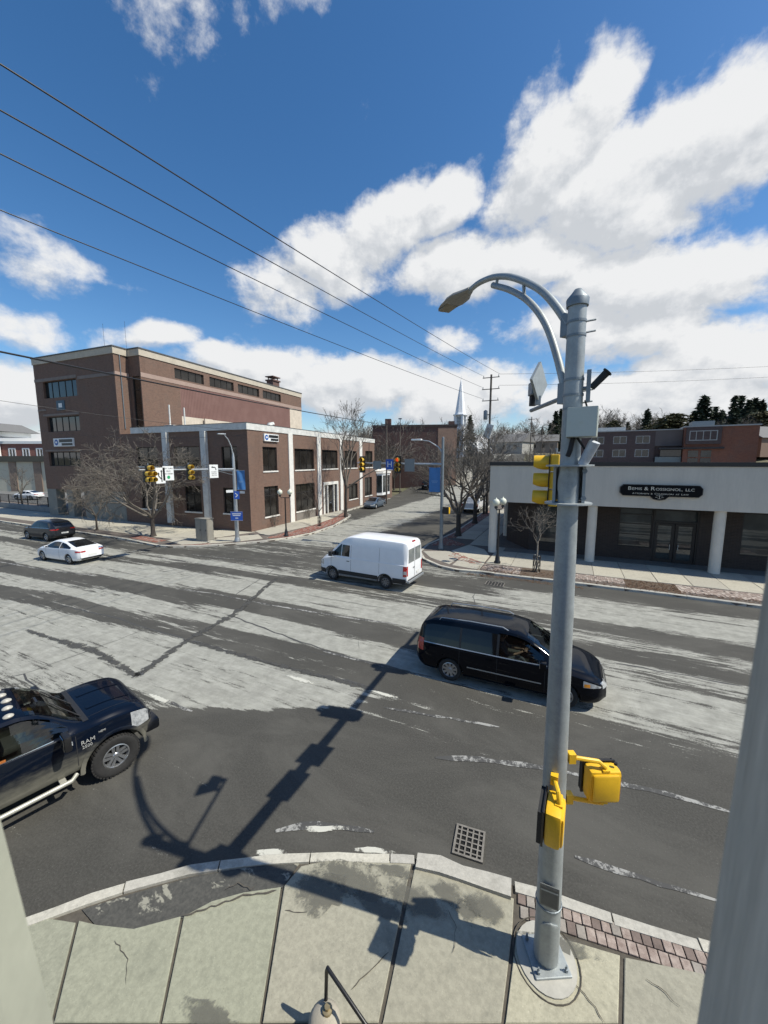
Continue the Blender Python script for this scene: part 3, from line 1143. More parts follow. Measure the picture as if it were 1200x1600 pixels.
# leaf litter along the far kerbs
def litter(quads, n, name, label, size=.05):
    mb_ = MB()
    for (x0, x1, y0, y1, z) in quads:
        for _ in range(n):
            x, y = rnd.uniform(x0, x1), rnd.uniform(y0, y1)
            a = rnd.uniform(0, 6.28)
            s_ = size * rnd.uniform(.5, 1.3)
            c_, d_ = math.cos(a) * s_, math.sin(a) * s_
            mb_.add([(x - c_, y - d_, z + .004), (x + d_ * .6, y - c_ * .6, z + .012 + rnd.uniform(0, .02)), (x + c_, y + d_, z + .006), (x - d_ * .6, y + c_ * .6, z + .016)], [(0, 1, 2, 3)])
    o_ = mb_.build(name, mat('dead_leaf', (.13, .075, .045), .95, 0, .4, 30, world=True))
    tag(o_, label, 'leaves', kind='stuff')


litter([(-4.6, .6, 22.2, 23.6, SW), (-5, 1, 21.6, 22.1, 0), (1, 9, 22.3, 22.9, SW), (3.0, 5.3, 22.6, 24, SW)], 420, 'leaf_litter', 'brown dead leaves lying along the far kerb in front of the law office')

# ---- pavement across the road, west of the side street
fw = thing('west_pavement', None, None)
fw['kind'] = 'structure'
kw = [(-130, 19.4), (-60, 19.4), (-45, 19.35), (-33, 19.2), (-28.2, 18.7), (-26.8, 18.9), (-25.0, 20.0), (-23.3, 21.5), (-22.0, 23.0), (-20.9, 25.2), (-20.3, 28.0), (-20.8, 32.5), (-22.0, 36.6), (-23.1, 39.6), (-24.9, 41.2), (-25.7, 43.5), (-26.6, 52), (-27.8, 66)]
kerb_run(kw, fw, .2, M_kerb, 2.2, inner=1)
base = MB().prism(ccw(kw + [(-60, 66), (-60, 30), (-130, 30)]), -.03, SW - .02)
base.build('paving_bed', MATS['paving_bed'], fw)
xq = -75.0
while xq < -29.5:
    slab([(xq, 20.75), (xq + 2.0, 20.75), (xq + 2.0, 22.7), (xq, 22.7)], fw, M_slabf, d=.02)
    slab([(xq, 22.7), (xq + 2.0, 22.7), (xq + 2.0, 25.2), (xq, 25.2)], fw, M_slabf, d=.02)
    xq += 2.0
for px in ([(-29.0, 20.2), (-26.5, 19.6), (-25.2, 20.7), (-26.4, 22.7), (-29.0, 22.7)], [(-29.0, 22.8), (-26.4, 22.8), (-25.3, 26.2), (-29.0, 26.2)], [(-25.1, 20.8), (-23.6, 22.3), (-22.6, 24.2), (-24.2, 25.4), (-26.2, 22.8)],
           [(-24.2, 25.6), (-23.2, 25.4), (-22.8, 31), (-26.0, 33.0), (-25.6, 26.4)], [(-22.8, 31.2), (-23.6, 36.5), (-26.2, 38.0), (-26.1, 33.0)], [(-23.8, 36.8), (-25.2, 41), (-26.4, 43), (-26.4, 38.2)]):
    slab(px, fw, M_slabf, d=.02)
brick_field('paver_bricks', [((-22.5, 24.4), (-21.2, 25.3), (-20.7, 28), (-22.6, 28)), ((-22.6, 28), (-20.7, 28), (-21.2, 32.4), (-22.7, 31.5)), ((-22.7, 31.5), (-21.2, 32.4), (-22.4, 36.6), (-23.5, 36.4)), ((-23.5, 36.4), (-22.4, 36.6), (-23.5, 39.6), (-24.9, 40.8)), ((-26.4, 19.5), (-25.0, 20.3), (-24.6, 20.8), (-25.2, 20.8)), ((-33, 19.6), (-29.1, 19.3), (-29.1, 20.2), (-33, 20.6))], [M_brickr, M_brickp], fw)
# ------------------------------------------------------------------ brick bank block across the road
M_brick = brickmat('brick_brown', (.160, .088, .062), (.108, .058, .042), (.17, .14, .11), wamt=.5)
M_brickd = brickmat('brick_dark_brown', (.125, .062, .050), (.095, .048, .040), (.12, .10, .09))
M_band = mat('cream_stone_band', (.46, .41, .33), .85, 0, .14, 1.6)
M_pale = mat('pale_unpainted_wall', (.55, .48, .39), .85, 0, .18, 1.5)
M_stucco = mat('grey_render', (.20, .205, .185), .9, 0, .14, 1.1)
M_pil = mat('white_pilaster_paint', (.66, .645, .60), .75, 0, .14, 1.4)
M_roof = mat('flat_roof_grey', (.16, .16, .155), .95, 0, .2, 1.2)
M_bronze = mat('bronze_frame', (.018, .015, .013), .6, .0, .2, 5)
M_ribbed = None


def ribbedmat():
    m, t, b = newmat('ribbed_brown_panel')
    v = texvec(t, (1, 1, 1))
    s = t.nodes.new('ShaderNodeSeparateXYZ')
    t.links.new(v, s.inputs[0])
    w = mnode(t, 'PINGPONG', mnode(t, 'ADD', s.outputs[0], s.outputs[1]), .11)
    f = maprange(t, w, .02, .05, 0, 1)
    n = noise(t, v, .8, 5, .6)
    c = mixc(t, f, (.10, .052, .044), (.185, .098, .082))
    c = mixc(t, maprange(t, n, .4, .7, 0, .3), c, (.24, .14, .12))
    t.links.new(c, b.inputs['Base Color'])
    b.inputs['Roughness'].default_value = .8
    bump(t, b, f, .5, .02)
    return m


M_ribbed = ribbedmat()
bank = thing('bank_building', 'brown brick bank block with tall tower and two storey corner wing', 'building', (-25.6, 26.0, 0), R(3.5))
PX = lambda x0: (lambda u, z, d: (x0 - d, u, z))          # wall facing +x, u runs along +y
PY = lambda y0: (lambda u, z, d: (u, y0 + d, z))          # wall facing -y, u runs along +x

ZB, ZT = -.05, 9.22
holes_s = [(1.95, 4.05, 5.55, 7.8), (1.95, 4.05, 1.22, 4.08), (7.0, 10.75, 5.55, 7.78), (7.0, 10.75, 1.1, 4.02), (12.55, 16.3, 5.55, 7.8), (12.55, 16.2, .12, 3.95),
           (18.2, 21.95, 5.55, 7.82), (19.3, 22.05, 1.26, 3.35), (24.75, 27.35, 5.55, 7.95), (24.5, 27.1, 1.3, 4.05)]
ws = wall_holes(0, 28.1, ZB, ZT, holes_s, PX(0), .25)
holes_f = [(-8.95, -5.7, 5.95, 7.85), (-7.9, -5.8, 1.65, 4.12), (-3.06, -1.2, 5.7, 7.78), (-3.09, -1.37, 1.7, 4.05), (-14.2, -11.2, 5.95, 7.85), (-14.0, -11.4, 1.65, 4.1)]
wf = wall_holes(-16.4, 0, ZB, ZT, holes_f, PY(0), .25)
ws.build('wall', M_brick, bank)
wf.build('wall', M_brick, bank)
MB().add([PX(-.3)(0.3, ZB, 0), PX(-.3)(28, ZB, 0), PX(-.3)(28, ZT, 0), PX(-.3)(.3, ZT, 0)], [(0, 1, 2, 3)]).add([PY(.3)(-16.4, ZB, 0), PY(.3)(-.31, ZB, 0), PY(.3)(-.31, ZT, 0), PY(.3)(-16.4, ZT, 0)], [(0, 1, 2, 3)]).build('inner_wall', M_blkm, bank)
MB().box(-16.4, -.31, 28.0, 28.1, ZB, ZT).build('rear_wall', M_brick, bank)
MB().box(-14.6, -.25, .25, 28.0, 9.30, 9.42).build('roof', M_roof, bank)
bd = MB()
bd.box(-14.65, .06, -.12, .22, ZT + .002, 9.80)
bd.box(-.16, .06, .22, 28.16, ZT + .002, 9.80)
bd.build('parapet', M_whited, bank)
MB().box(-14.65, .09, -.15, .25, 9.803, 9.84).box(-.19, .09, .253, 28.2, 9.803, 9.84).build('coping', mat('dark_coping', (.10, .10, .10), .6, .3, .2, 4), bank)
for y0, y1 in ((5.9, 6.62), (11.38, 12.12), (16.85, 17.6), (22.65, 23.5)):
    MB().box(-.05, .10, y0, y1, ZB, ZT - .003).build('pilaster', M_pil, bank)
for x0, x1 in ((-10.1, -9.5), (-5.2, -4.6)):
    MB().box(x0, x1, -.32, .0, .42, 9.2).build('pilaster', M_whited, bank)
for i, h in enumerate(holes_s):
    if i == 5:
        continue
    window(bank, PX(0), *h, M_bronze, M_glass2, mull=(.5,) if i in (0, 1) else ((.33, .66) if i in (2, 3, 4, 6) else (.5,)), trans=(.68,) if i in (1, 3) else (), sill=M_pil, d=.18)
for i, h in enumerate(holes_f):
    window(bank, PY(0), *h, M_bronze, M_glass2, mull=(.5,), trans=(.7,) if i % 2 else (), sill=M_whited, d=.18)
# entrance
dr_ = tag(MB().build('entrance', M_pil, bank))
f = MB()
P = PX(0)
boxP(f, P, 12.55, 12.85, .12, 3.95, -.12, .2)
boxP(f, P, 15.9, 16.2, .12, 3.95, -.12, .2)
boxP(f, P, 12.85, 15.9, 3.6, 3.95, -.115, .2)
boxP(f, P, 13.55, 13.72, .12, 3.6, -.05, .2)
boxP(f, P, 15.1, 15.27, .12, 3.6, -.05, .2)
f.build('surround', M_pil, dr_)
g_ = MB()
boxP(g_, P, 12.85, 13.55, .12, 3.6, .12, .14)
boxP(g_, P, 15.27, 15.9, .12, 3.6, .12, .14)
boxP(g_, P, 13.72, 15.1, 2.7, 3.6, .12, .14)
g_.build('side_light', M_glass2, dr_)
g_ = MB()
boxP(g_, P, 13.78, 14.38, .14, 2.66, .10, .13)
boxP(g_, P, 14.44, 15.04, .14, 2.66, .10, .13)
g_.build('door_leaf', M_glass2, dr_)
# low dark planting strip wall, vent, address board
MB().box(-.02, .012, 7.0, 10.75, -.02, 1.0).build('plinth', mat('plinth_grey', (.19, .17, .15), .9, 0, .2, 2), bank)
MB().box(-1.1, -.55, -.03, -.004, 3.58, 3.80).build('number_plate', M_signwhite, bank)


def bank_sign(P, u0, u1, z0, z1, flip=False):
    o = MB()
    boxP(o, P, u0, u1, z0, z1, -.16, -.003)
    s_ = o.build('sign_board', M_signwhite, bank)
    w = u1 - u0
    h = z1 - z0
    o = MB()
    boxP(o, P, u0 + w * .30, u0 + w * .97, z0 + h * .50, z0 + h * .88, -.172, -.162)
    boxP(o, P, u0 + w * .42, u0 + w * .97, z0 + h * .10, z0 + h * .40, -.172, -.162)
    o.build('name_band', M_blk, s_)
    o = MB()
    n = 20
    vs = []
    for d in (-.175, -.162):
        vs += [P(u0 + w * .15 + h * .36 * math.cos(6.2832 * i / n), z0 + h * .5 + h * .36 * math.sin(6.2832 * i / n), d) for i in range(n)]
    o.add(vs, [tuple(range(n)), *[(i, (i + 1) % n, (i + 1) % n + n, i + n) for i in range(n)]])
    o.build('emblem', mat('emblem_blue', (.02, .10, .35), .5, 0, .1, 4), s_)
    o = MB()
    boxP(o, P, u0 + w * .1, u0 + w * .2, z0 + h * .4, z0 + h * .62, -.185, -.177)
    o.build('emblem_centre', M_signwhite, s_)
    return s_


bank_sign(PX(0), 2.1, 4.2, 8.32, 9.0)

# tower
TX0, TX1, TZ = -29.95, -16.42, 17.95
th_ = [(-28.5, -22.6, 13.45, 15.25), (-28.45, -22.7, 9.75, 11.4), (-28.9, -23.2, 5.9, 7.5)]
tw = wall_holes(TX0, TX1, 3.25, 17.2, th_, PY(0), .35)
tw.build('wall', M_brick, bank)
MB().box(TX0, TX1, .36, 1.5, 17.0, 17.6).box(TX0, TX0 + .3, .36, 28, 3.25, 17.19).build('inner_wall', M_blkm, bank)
tm_ = wall_holes(0.0, 1.5, ZB, 17.2, [], PX(TX1), .2)
tm_.build('wall', M_brick, bank)
nt = wall_holes(TX1, -14.7, ZB, 17.2, [(-16.0, -14.85, 9.7, 15.2)], PY(1.5), .2)
nt.build('wall', M_brick, bank)
window(bank, PY(1.5), -16.0, -14.85, 9.7, 15.2, M_bronze, M_glass2, trans=(.25, .5, .75), d=.15)
uh = [(5.6, 9.7, 15.72, 16.85), (10.6, 14.7, 15.72, 16.85), (15.5, 19.8, 15.72, 16.85), (20.6, 24.9, 15.72, 16.85)]
MB().build('upper_block', M_brick, bank)
ub = wall_holes(1.5, 30.6, 15.55, 17.2, uh, PX(-14.7), .3)
ub.build('wall', M_brick, bank)
MB().add([PX(-14.7)(1.5, 15.1, -.03), PX(-14.7)(30.6, 15.1, -.03), PX(-14.7)(30.6, 15.548, -.03), PX(-14.7)(1.5, 15.548, -.03)], [(0, 1, 2, 3)]).build('stone_band', mat('stone_band_pink', (.33, .24, .20), .85, 0, .12, 2), bank)
MB().add([PX(-14.7)(6.2, 11.6, 0), PX(-14.7)(27.2, 11.6, 0), PX(-14.7)(27.2, 15.1, 0), PX(-14.7)(6.2, 15.1, 0)], [(0, 1, 2, 3)]).build('ribbed_panel', M_ribbed, bank)
MB().add([PX(-14.7)(1.5, 9.3, 0), PX(-14.7)(6.2, 9.3, 0), PX(-14.7)(6.2, 15.1, 0), PX(-14.7)(1.5, 15.1, 0)], [(0, 1, 2, 3)]).build('wall', M_brick, bank)
MB().add([PX(-14.7)(27.2, 9.3, 0), PX(-14.7)(30.6, 9.3, 0), PX(-14.7)(30.6, 15.1, 0), PX(-14.7)(27.2, 15.1, 0)], [(0, 1, 2, 3)]).add([PX(-14.7)(6.2, 9.3, 0), PX(-14.7)(27.2, 9.3, 0), PX(-14.7)(27.2, 11.6, 0), PX(-14.7)(6.2, 11.6, 0)], [(0, 1, 2, 3)]).build('bare_render', M_pale, bank)
for h in uh:
    window(bank, PX(-14.7), *h, M_bronze, M_glass2, mull=(.25, .5, .75), d=.2)
MB().box(-30, -14.75, 30.5, 30.6, ZB, 17.2).build('rear_wall', M_brick, bank)
MB().box(-29.9, -15.0, 1.8, 30.4, 17.25, 17.4).build('roof', M_roof, bank)
cn = MB()
cn.box(TX0 - .08, TX1 + .08, -.08, .28, 17.21, 17.86).box(TX1 - .28, TX1 + .08, .282, 1.42, 17.21, 17.86)
cn.box(TX1 - .28, -14.62, 1.423, 1.75, 17.21, 17.86).box(-14.98, -14.62, 1.753, 30.66, 17.21, 17.86)
cn.box(TX0 - .08, TX0 + .28, .282, 30.66, 17.21, 17.86)
cn.build('cornice', M_band, bank)
cp_ = MB()
cp_.box(TX0 - .14, TX1 + .14, -.14, .3, 17.863, 17.98).box(TX1 - .3, TX1 + .14, .303, 1.36, 17.863, 17.98)
cp_.box(TX1 - .3, -14.56, 1.363, 1.8, 17.863, 17.98).box(-15, -14.56, 1.803, 30.7, 17.863, 17.98).box(TX0 - .14, TX0 + .3, .303, 30.7, 17.863, 17.98)
cp_.build('coping', MATS['dark_coping'], bank)
for z0, z1, a, b in ((15.3, 15.62, TX0, -22.5), (15.1, 15.42, -22.3, TX1), (11.5, 11.72, -29, -22.6), (7.56, 7.74, -29.3, -22.8), (12.1, 12.3, -29.9, -28.4)):
    MB().box(a, b, -.05, -.003, z0, z1).build('stone_band', mat('stone_band_shaded', (.20, .165, .145), .85, 0, .15, 2), bank)  # same stone as the side bands, darker copy for the shaded front
MB().box(TX1 + .003, TX1 + .05, .0, 1.46, 15.2, 15.5).build('stone_band', MATS['stone_band_pink'], bank)
for i, h in enumerate(th_):
    window(bank, PY(0), *h, M_bronze, M_glass, mull=(.2, .4, .6, .8), d=.28)
bank_sign(PY(0), -27.4, -23.9, 8.1, 9.0)
# little winged emblem between the upper storeys
em = MB()
boxP(em, PY(0), -26.3, -24.9, 12.05, 13.1, -.08, -.003)
emo = em.build('emblem_board', mat('emblem_dull_blue', (.05, .10, .14), .6, 0, .2, 4), bank)
em = MB()
boxP(em, PY(0), -25.9, -25.3, 12.35, 12.8, -.10, -.082)
em.build('emblem', M_signwhite, emo)
# ground floor of the tower: render, piers, open undercroft
MB().box(-21.7, TX1, .02, .4, ZB, 3.24).build('rendered_wall', M_stucco, bank)
for a, b in ((TX0, -28.3), (-26.3, -25.3), (-23.2, -21.702)):
    MB().box(a, b, .03, .9, ZB, 3.24).build('pier', M_stucco, bank)
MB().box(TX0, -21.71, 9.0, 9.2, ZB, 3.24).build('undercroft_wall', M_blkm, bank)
MB().box(TX0, TX1, .05, 28, 3.243, 3.35).build('soffit', M_stucco, bank)
MB().box(-28.3, -26.3, .05, .09, ZB, .25).build('plinth', M_stucco, bank)
# drains and antennas and chimney
MB().tube([(-16.35, .6, 9.8), (-16.35, .6, 17.2)], .05, 6).build('downpipe', M_galvd, bank)
ch = MB().box(-16.6, -15.4, 24.0, 25.6, 17.4, 18.9).box(-16.75, -15.25, 23.85, 25.75, 18.903, 19.1)
for dx in (-16.4, -15.6):
    for dy in (24.2, 25.4):
        ch.box(dx - .06, dx + .06, dy - .06, dy + .06, 19.1, 19.5)
ch.box(-16.75, -15.25, 23.85, 25.75, 19.502, 19.62)
ch.build('chimney', M_brickd, bank)
for x, y, h in ((-18.9, .9, 20.6), (-17.0, 1.9, 20.9)):
    MB().tube([(x, y, 17.3), (x, y, h)], .013, 5).build('antenna', M_blk, bank)
for x, y, h in ((-9.9, .6, 11.9), (-8.4, 1.0, 11.6)):
    MB().tube([(x, y, 9.3), (x, y, h)], .07, 8).build('vent_pipe', M_whited, bank)
MB().box(-10.4, -9.2, .35, 1.1, 9.42, 9.95).build('roof_unit', M_whited, bank)
MB().box(-14.55, -14.35, 9.2, 10.4, 9.42, 11.6).build('roof_door', M_pale, bank)
for k, (y, s_) in enumerate(((4.4, .35), (5.0, .28), (5.6, .3))):
    MB().lathe([(s_ * .5, 9.42), (s_ * .5, 9.95 + .1 * k), (s_ * .8, 9.96 + .1 * k), (s_ * .5, 10.2 + .1 * k)], 10, (-1.0 - .3 * k, y, 0)).build('roof_vent', M_whited, bank)

# low brick shop with the white bay window, beyond the wing
bs = thing('bay_window_shop', 'low brick shop with a white bay window behind the parked blue sedan', 'building', (-25.6, 26.0, 0), R(3.5))
MB().box(-10, -.05, 28.2, 36.0, -.05, 4.9).build('wall', M_brick, bs)
MB().box(-10, .06, 28.15, 36.1, 4.903, 5.25).build('fascia', M_pil, bs)
MB().box(-9.8, -.1, 28.3, 35.9, 5.253, 5.3).build('roof', M_roof, bs)
bay = MB().prism([(0, 29.0), (.75, 29.6), (.75, 32.8), (0, 33.4)], 1.05, 4.5).build('bay_window', M_white, bs)
MB().prism([(0, 28.8), (.9, 29.5), (.9, 32.9), (0, 33.6)], 4.502, 4.8).build('bay_roof', M_pil, bay)
for a, b in ((29.75, 30.7), (30.8, 31.7), (31.8, 32.7)):
    MB().box(.752, .775, a, b, 1.5, 4.2).build('pane', M_glass, bay)
MB().prism([(.05, 28.98), (.71, 29.51), (.69, 29.53), (.03, 29.0)], 1.5, 4.2).build('pane', M_glass, bay)

# ------------------------------------------------------------------ law office on the other corner
law = thing('law_office', 'one storey law office with a wide grey fascia on pale round columns over dark brick', 'building', (0, 27.2, 0))
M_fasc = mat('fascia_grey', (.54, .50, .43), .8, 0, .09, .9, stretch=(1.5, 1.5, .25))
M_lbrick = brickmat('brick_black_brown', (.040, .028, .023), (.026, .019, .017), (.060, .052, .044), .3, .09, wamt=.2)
M_col = mat('column_cream', (.62, .57, .48), .8, 0, .08, 2)
LX0, LX1 = -4.85, 24.0
fb_ = MB()
fb_.box(LX0, LX1, 0, .35, 3.72, 6.18)
fb_.box(LX0, LX0 + .35, .352, 22, 3.72, 6.18)
fb_.build('fascia', M_fasc, law)
MB().box(LX0 - .06, LX1, -.06, .42, 6.183, 6.42).box(LX0 - .06, LX0 + .42, .423, 22, 6.183, 6.42).build('roof_edge', M_blk, law)
MB().box(LX0 + .2, LX1, .2, 22, 6.0, 6.15).build('roof', M_roof, law)
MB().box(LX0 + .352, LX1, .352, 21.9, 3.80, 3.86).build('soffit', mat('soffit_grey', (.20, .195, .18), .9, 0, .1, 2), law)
for x in (-4.6, 1.50, 7.82, 14.3, 20.6):
    MB().lathe([(.28, -.02), (.28, .16), (.275, .17), (.275, 3.72)], 24, (x, .36, 0)).build('column', M_col, law, smooth=40)
MB().lathe([(.28, -.02), (.28, 3.72)], 20, (-4.55, 7.0, 0)).build('column', M_col, law, smooth=40)
# recessed front wall with a splayed corner
RY = 2.0
holes_l = [(-1.95, -.45, .75, 3.4), (3.15, 5.0, .95, 3.5), (5.02, 7.35, .10, 3.5), (9.35, 12.4, .95, 3.5), (15.2, 17.4, .95, 3.5)]
wl_ = wall_holes(-2.3, LX1, -.02, 3.8, holes_l, PY(RY), .2)
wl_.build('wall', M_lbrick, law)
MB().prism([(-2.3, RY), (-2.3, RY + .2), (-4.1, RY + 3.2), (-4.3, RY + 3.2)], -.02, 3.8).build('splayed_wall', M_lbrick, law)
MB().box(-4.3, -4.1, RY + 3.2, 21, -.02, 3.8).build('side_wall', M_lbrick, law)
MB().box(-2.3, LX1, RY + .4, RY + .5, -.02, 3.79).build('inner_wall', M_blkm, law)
M_lglass = glassmat('shop_glass', (.03, .036, .036), .02, .8)
window(law, PY(RY), *holes_l[0], M_bronze, M_lglass, trans=(.72,), d=.1)
window(law, PY(RY), *holes_l[1], M_bronze, M_lglass, trans=(.33, .60, .84), d=.1)
window(law, PY(RY), *holes_l[3], M_bronze, M_lglass, mull=(.5,), d=.1)
window(law, PY(RY), *holes_l[4], M_bronze, M_lglass, mull=(.5,), d=.1)
ent = MB()
P = PY(RY)
boxP(ent, P, 5.02, 5.12, .10, 3.5, .02, .16)
boxP(ent, P, 7.25, 7.35, .10, 3.5, .02, .16)
boxP(ent, P, 5.12, 7.25, 2.62, 2.76, .025, .16)
boxP(ent, P, 5.12, 7.25, 3.4, 3.5, .025, .16)
eo = ent.build('entrance_frame', M_bronze, law)
tr_ = MB()
boxP(tr_, P, 5.12, 7.25, 2.76, 3.4, .09, .11)
tr_.build('transom_pane', M_lglass, eo)
for a, b in ((5.14, 6.17), (6.20, 7.23)):
    d_ = MB()
    boxP(d_, P, a, a + .16, .13, 2.6, .05, .12)
    boxP(d_, P, b - .16, b, .13, 2.6, .05, .12)
    boxP(d_, P, a + .16, b - .16, .13, .34, .055, .12)
    boxP(d_, P, a + .16, b - .16, 1.02, 1.14, .055, .12)
    boxP(d_, P, a + .16, b - .16, 2.46, 2.6, .055, .12)
    do = d_.build('door', M_bronze, law)
    gl_ = MB()
    boxP(gl_, P, a + .16, b - .16, .34, 1.02, .08, .10)
    boxP(gl_, P, a + .16, b - .16, 1.14, 2.46, .08, .10)
    gl_.build('pane', M_lglass, do)
    hx = b - .20 if a < 6 else a + .20
    MB().tube([P(hx, .95, .0), P(hx, 1.3, .0)], .018, 6).build('handle', M_alu, do)
MB().box(-3.9, LX1, .75, RY - .01, .0, .14).build('threshold_walk', mat('dark_walk', (.15, .145, .13), .9, 0, .2, 2), law)

# the office sign
sgn = thing('law_office_sign', 'dark lozenge sign with pale serif lettering and scales on the grey fascia', 'sign', (4.83, 27.11, 4.78))
sw, sh_, ck = 1.96, .31, .16
pts = [(-sw + ck, -sh_), (-.45, -sh_), (-.28, -sh_ - .16), (0, -sh_ - .22), (.28, -sh_ - .16), (.45, -sh_), (sw - ck, -sh_), (sw, -sh_ + ck), (sw, sh_ - ck), (sw - ck, sh_), (-sw + ck, sh_), (-sw, sh_ - ck), (-sw, -sh_ + ck)]


def plate(pts_, y0, y1):
    m_ = MB()
    n = len(pts_)
    m_.add([(p[0], y0, p[1]) for p in pts_] + [(p[0], y1, p[1]) for p in pts_], [tuple(range(n)), tuple(range(2 * n - 1, n - 1, -1)), *[(i, i + n, (i + 1) % n + n, (i + 1) % n) for i in range(n)]])
    return m_


plate([(x * 1.02, z * 1.09) for x, z in pts], -.045, .09).build('edge', mat('sign_edge', (.05, .045, .04), .5, 0, .1, 4), sgn)
plate(pts, -.065, -.047).build('board', mat('sign_board_black', (.010, .010, .011), .9, 0, .1, 4, spec=.1), sgn)
M_let = mat('pale_lettering', (.66, .62, .52), .5, 0, .06, 8)
RX = (math.pi / 2, 0, 0)
def text_row(pieces, z, width, y=-.068):
    """letters of several sizes set one after another and fitted to a width"""
    obs, x = [], 0.0
    for s_, sz, gap in pieces:
        o = text_mesh(s_, sz, M_let, sgn, (0, y, z), RX, align='LEFT')
        w_ = max(v.co.x for v in o.data.vertices)
        obs.append((o, x, sz))
        x += w_ + gap
    k = width / x
    for o, x_, sz in obs:
        o.scale = (k, 1, 1)
        o.location.x = -width / 2 + x_ * k
        o.location.z = z + (sz - .2) * .28


text_row([('B', .29, .02), ('EMIS', .215, .09), ('&', .28, .09), ('R', .30, .02), ('OSSIGNOL,', .215, .10), ('LLC', .215, 0)], .075, 3.2)
text_row([('A', .125, .01), ('TTORNEYS', .105, .06), ('&', .11, .06), ('C', .125, .01), ('OUNSELORS', .105, .06), ('AT', .105, .06), ('L', .125, .01), ('AW', .105, 0)], -.165, 2.7)
sc_ = MB()
sc_.box(-.012, .012, -.075, -.067, -.46, -.26).box(-.17, .17, -.075, -.067, -.30, -.285).box(-.09, .09, -.075, -.067, -.475, -.46)
for x in (-.15, .15):
    sc_.box(x - .055, x + .055, -.075, -.067, -.40, -.385)
sc_.build('scales', M_let, sgn)

# ------------------------------------------------------------------ school-like block on the rise behind the law office
apt = thing('brick_block_on_hill', 'three storey dark brick block with white windows rising behind the law office roof', 'building', (10.0, 98, -.9), R(-4))
M_ab = brickmat('brick_purple_brown', (.080, .052, .050), (.060, .040, .038), (.10, .09, .085), .4, .14)
M_ar = brickmat('brick_orange_red', (.20, .075, .045), (.16, .058, .036), (.18, .13, .10), .4, .14)
Z0 = 3.0
M_wf = mat('window_frame_dull', (.34, .34, .33), .6, 0, .08, 3)
h2 = []
for zz in (11.0, 8.2, 5.4):
    for x in (-5.9, -1.7, 2.4):
        h2.append((x, x + 2.5, zz, zz + 1.6))
wa_ = wall_holes(-12.0, 5.8, Z0, 13.6, h2, PY(0), .2)
wa_.build('wall', M_ab, apt)
for h in h2:
    window(apt, PY(0), *h, M_wf, M_glass, mull=(.5,), fw=.12, d=.08)
MB().box(-12, 21.0, .4, 14, Z0, 13.5).build('wall_core', M_ab, apt)
MB().box(-12.2, 10.3, -.15, 14, 13.6, 13.8).build('roof_edge', M_wf, apt)
MB().box(-6.5, .5, 1.0, 4, 13.8, 14.6).build('roof_unit', M_whited, apt)
MB().box(5.8, 10.3, .0, .4, 10.4, 13.6).build('plain_wall', mat('panel_brown_grey', (.12, .10, .095), .8, 0, .1, 1), apt)
MB().box(10.4, 21.4, -1.5, 13, Z0, 13.9).build('stair_block', M_ar, apt)
MB().box(10.2, 21.6, -1.7, 13.2, 13.903, 14.15).build('roof_edge', M_wf, apt)
bx_ = MB().box(10.6, 16.0, -1.9, -1.503, 10.6, 13.8).build('projecting_bay', M_ab, apt)
window(bx_, PY(-1.92), 11.1, 15.4, 11.3, 13.2, M_wf, M_glass, mull=(.25, .5, .75), fw=.14, d=.04)
MB().box(6.4, 16.6, -2.0, .0, 9.7, 10.0).build('canopy', mat('canopy_dark', (.04, .04, .042), .6, .3, .1, 2), apt)
MB().box(6.8, 10.3, -.4, -.02, 8.3, 9.6).build('window_band', M_glass, apt)
MB().box(6.0, 10.3, -.6, -.02, 3.5, 8.2).build('grey_panel', mat('panel_green_grey', (.19, .22, .22), .6, 0, .05, 1), apt)
for i in range(2):
    for j in range(2):
        MB().box(11.2 + i * 2.0, 12.8 + i * 2.0, -1.58, -1.504, 6.6 + j * 1.5, 7.9 + j * 1.5).build('pane', M_glass, apt)
MB().box(10.5, 17, -4, -1.6, 5.6, 5.85).build('porch_roof', M_whited, apt)
MB().box(12, 15.5, 2, 6, 14.15, 15.3).build('roof_unit', M_galvd, apt)

# ------------------------------------------------------------------ brick hall far up the side street and church
hall = thing('brick_hall', 'flat roofed dark red brick hall behind the bare trees left of the church', 'building', (-36.5, 71.5, 0), R(18))
M_hb = brickmat('brick_dull_red', (.115, .058, .046), (.09, .046, .037), (.13, .11, .10), .4, .14)
M_hb2 = brickmat('brick_sunlit_tan', (.36, .22, .15), (.31, .185, .125), (.30, .25, .2), .4, .14)  # paler hall brick: sunlight on the end face put into the colour
MB().box(0, 16.4, 0, 14, -.1, 13.2).build('wall', M_hb, hall)
MB().box(16.403, 16.9, .0, 14, -.1, 13.0).build('side_wall', M_hb2, hall)
MB().box(-.1, 17.0, -.1, 14.1, 13.203, 13.65).build('cornice', mat('cornice_dark', (.06, .045, .04), .8, 0, .2, 2), hall)
MB().box(2.4, 3.6, 1, 2.2, 13.65, 15.0).build('chimney', M_hb, hall)
MB().box(15.2, 16.4, .2, 1.4, 13.65, 14.3).build('chimney', M_hb, hall)
MB().box(13.2, 16.4, -.06, -.003, -.1, 13.0).build('sunlit_end_strip', M_hb2, hall)  # front strip coloured as the sunlit end face
an = thing('low_brick_annex', 'low tan brick building with a flat roof between the bank and the brick hall', 'building', (-45, 62, 0), R(8))
MB().box(-8, 9, 0, 12, -.1, 10.2).build('wall', M_brick, an)
MB().box(-8.1, 9.1, -.1, 12.1, 10.2, 10.6).build('roof_edge', MATS['cornice_dark'], an)
MB().box(-5.5, -2.0, 2, 6, 10.6, 11.6).build('roof_unit', M_galvd, an)

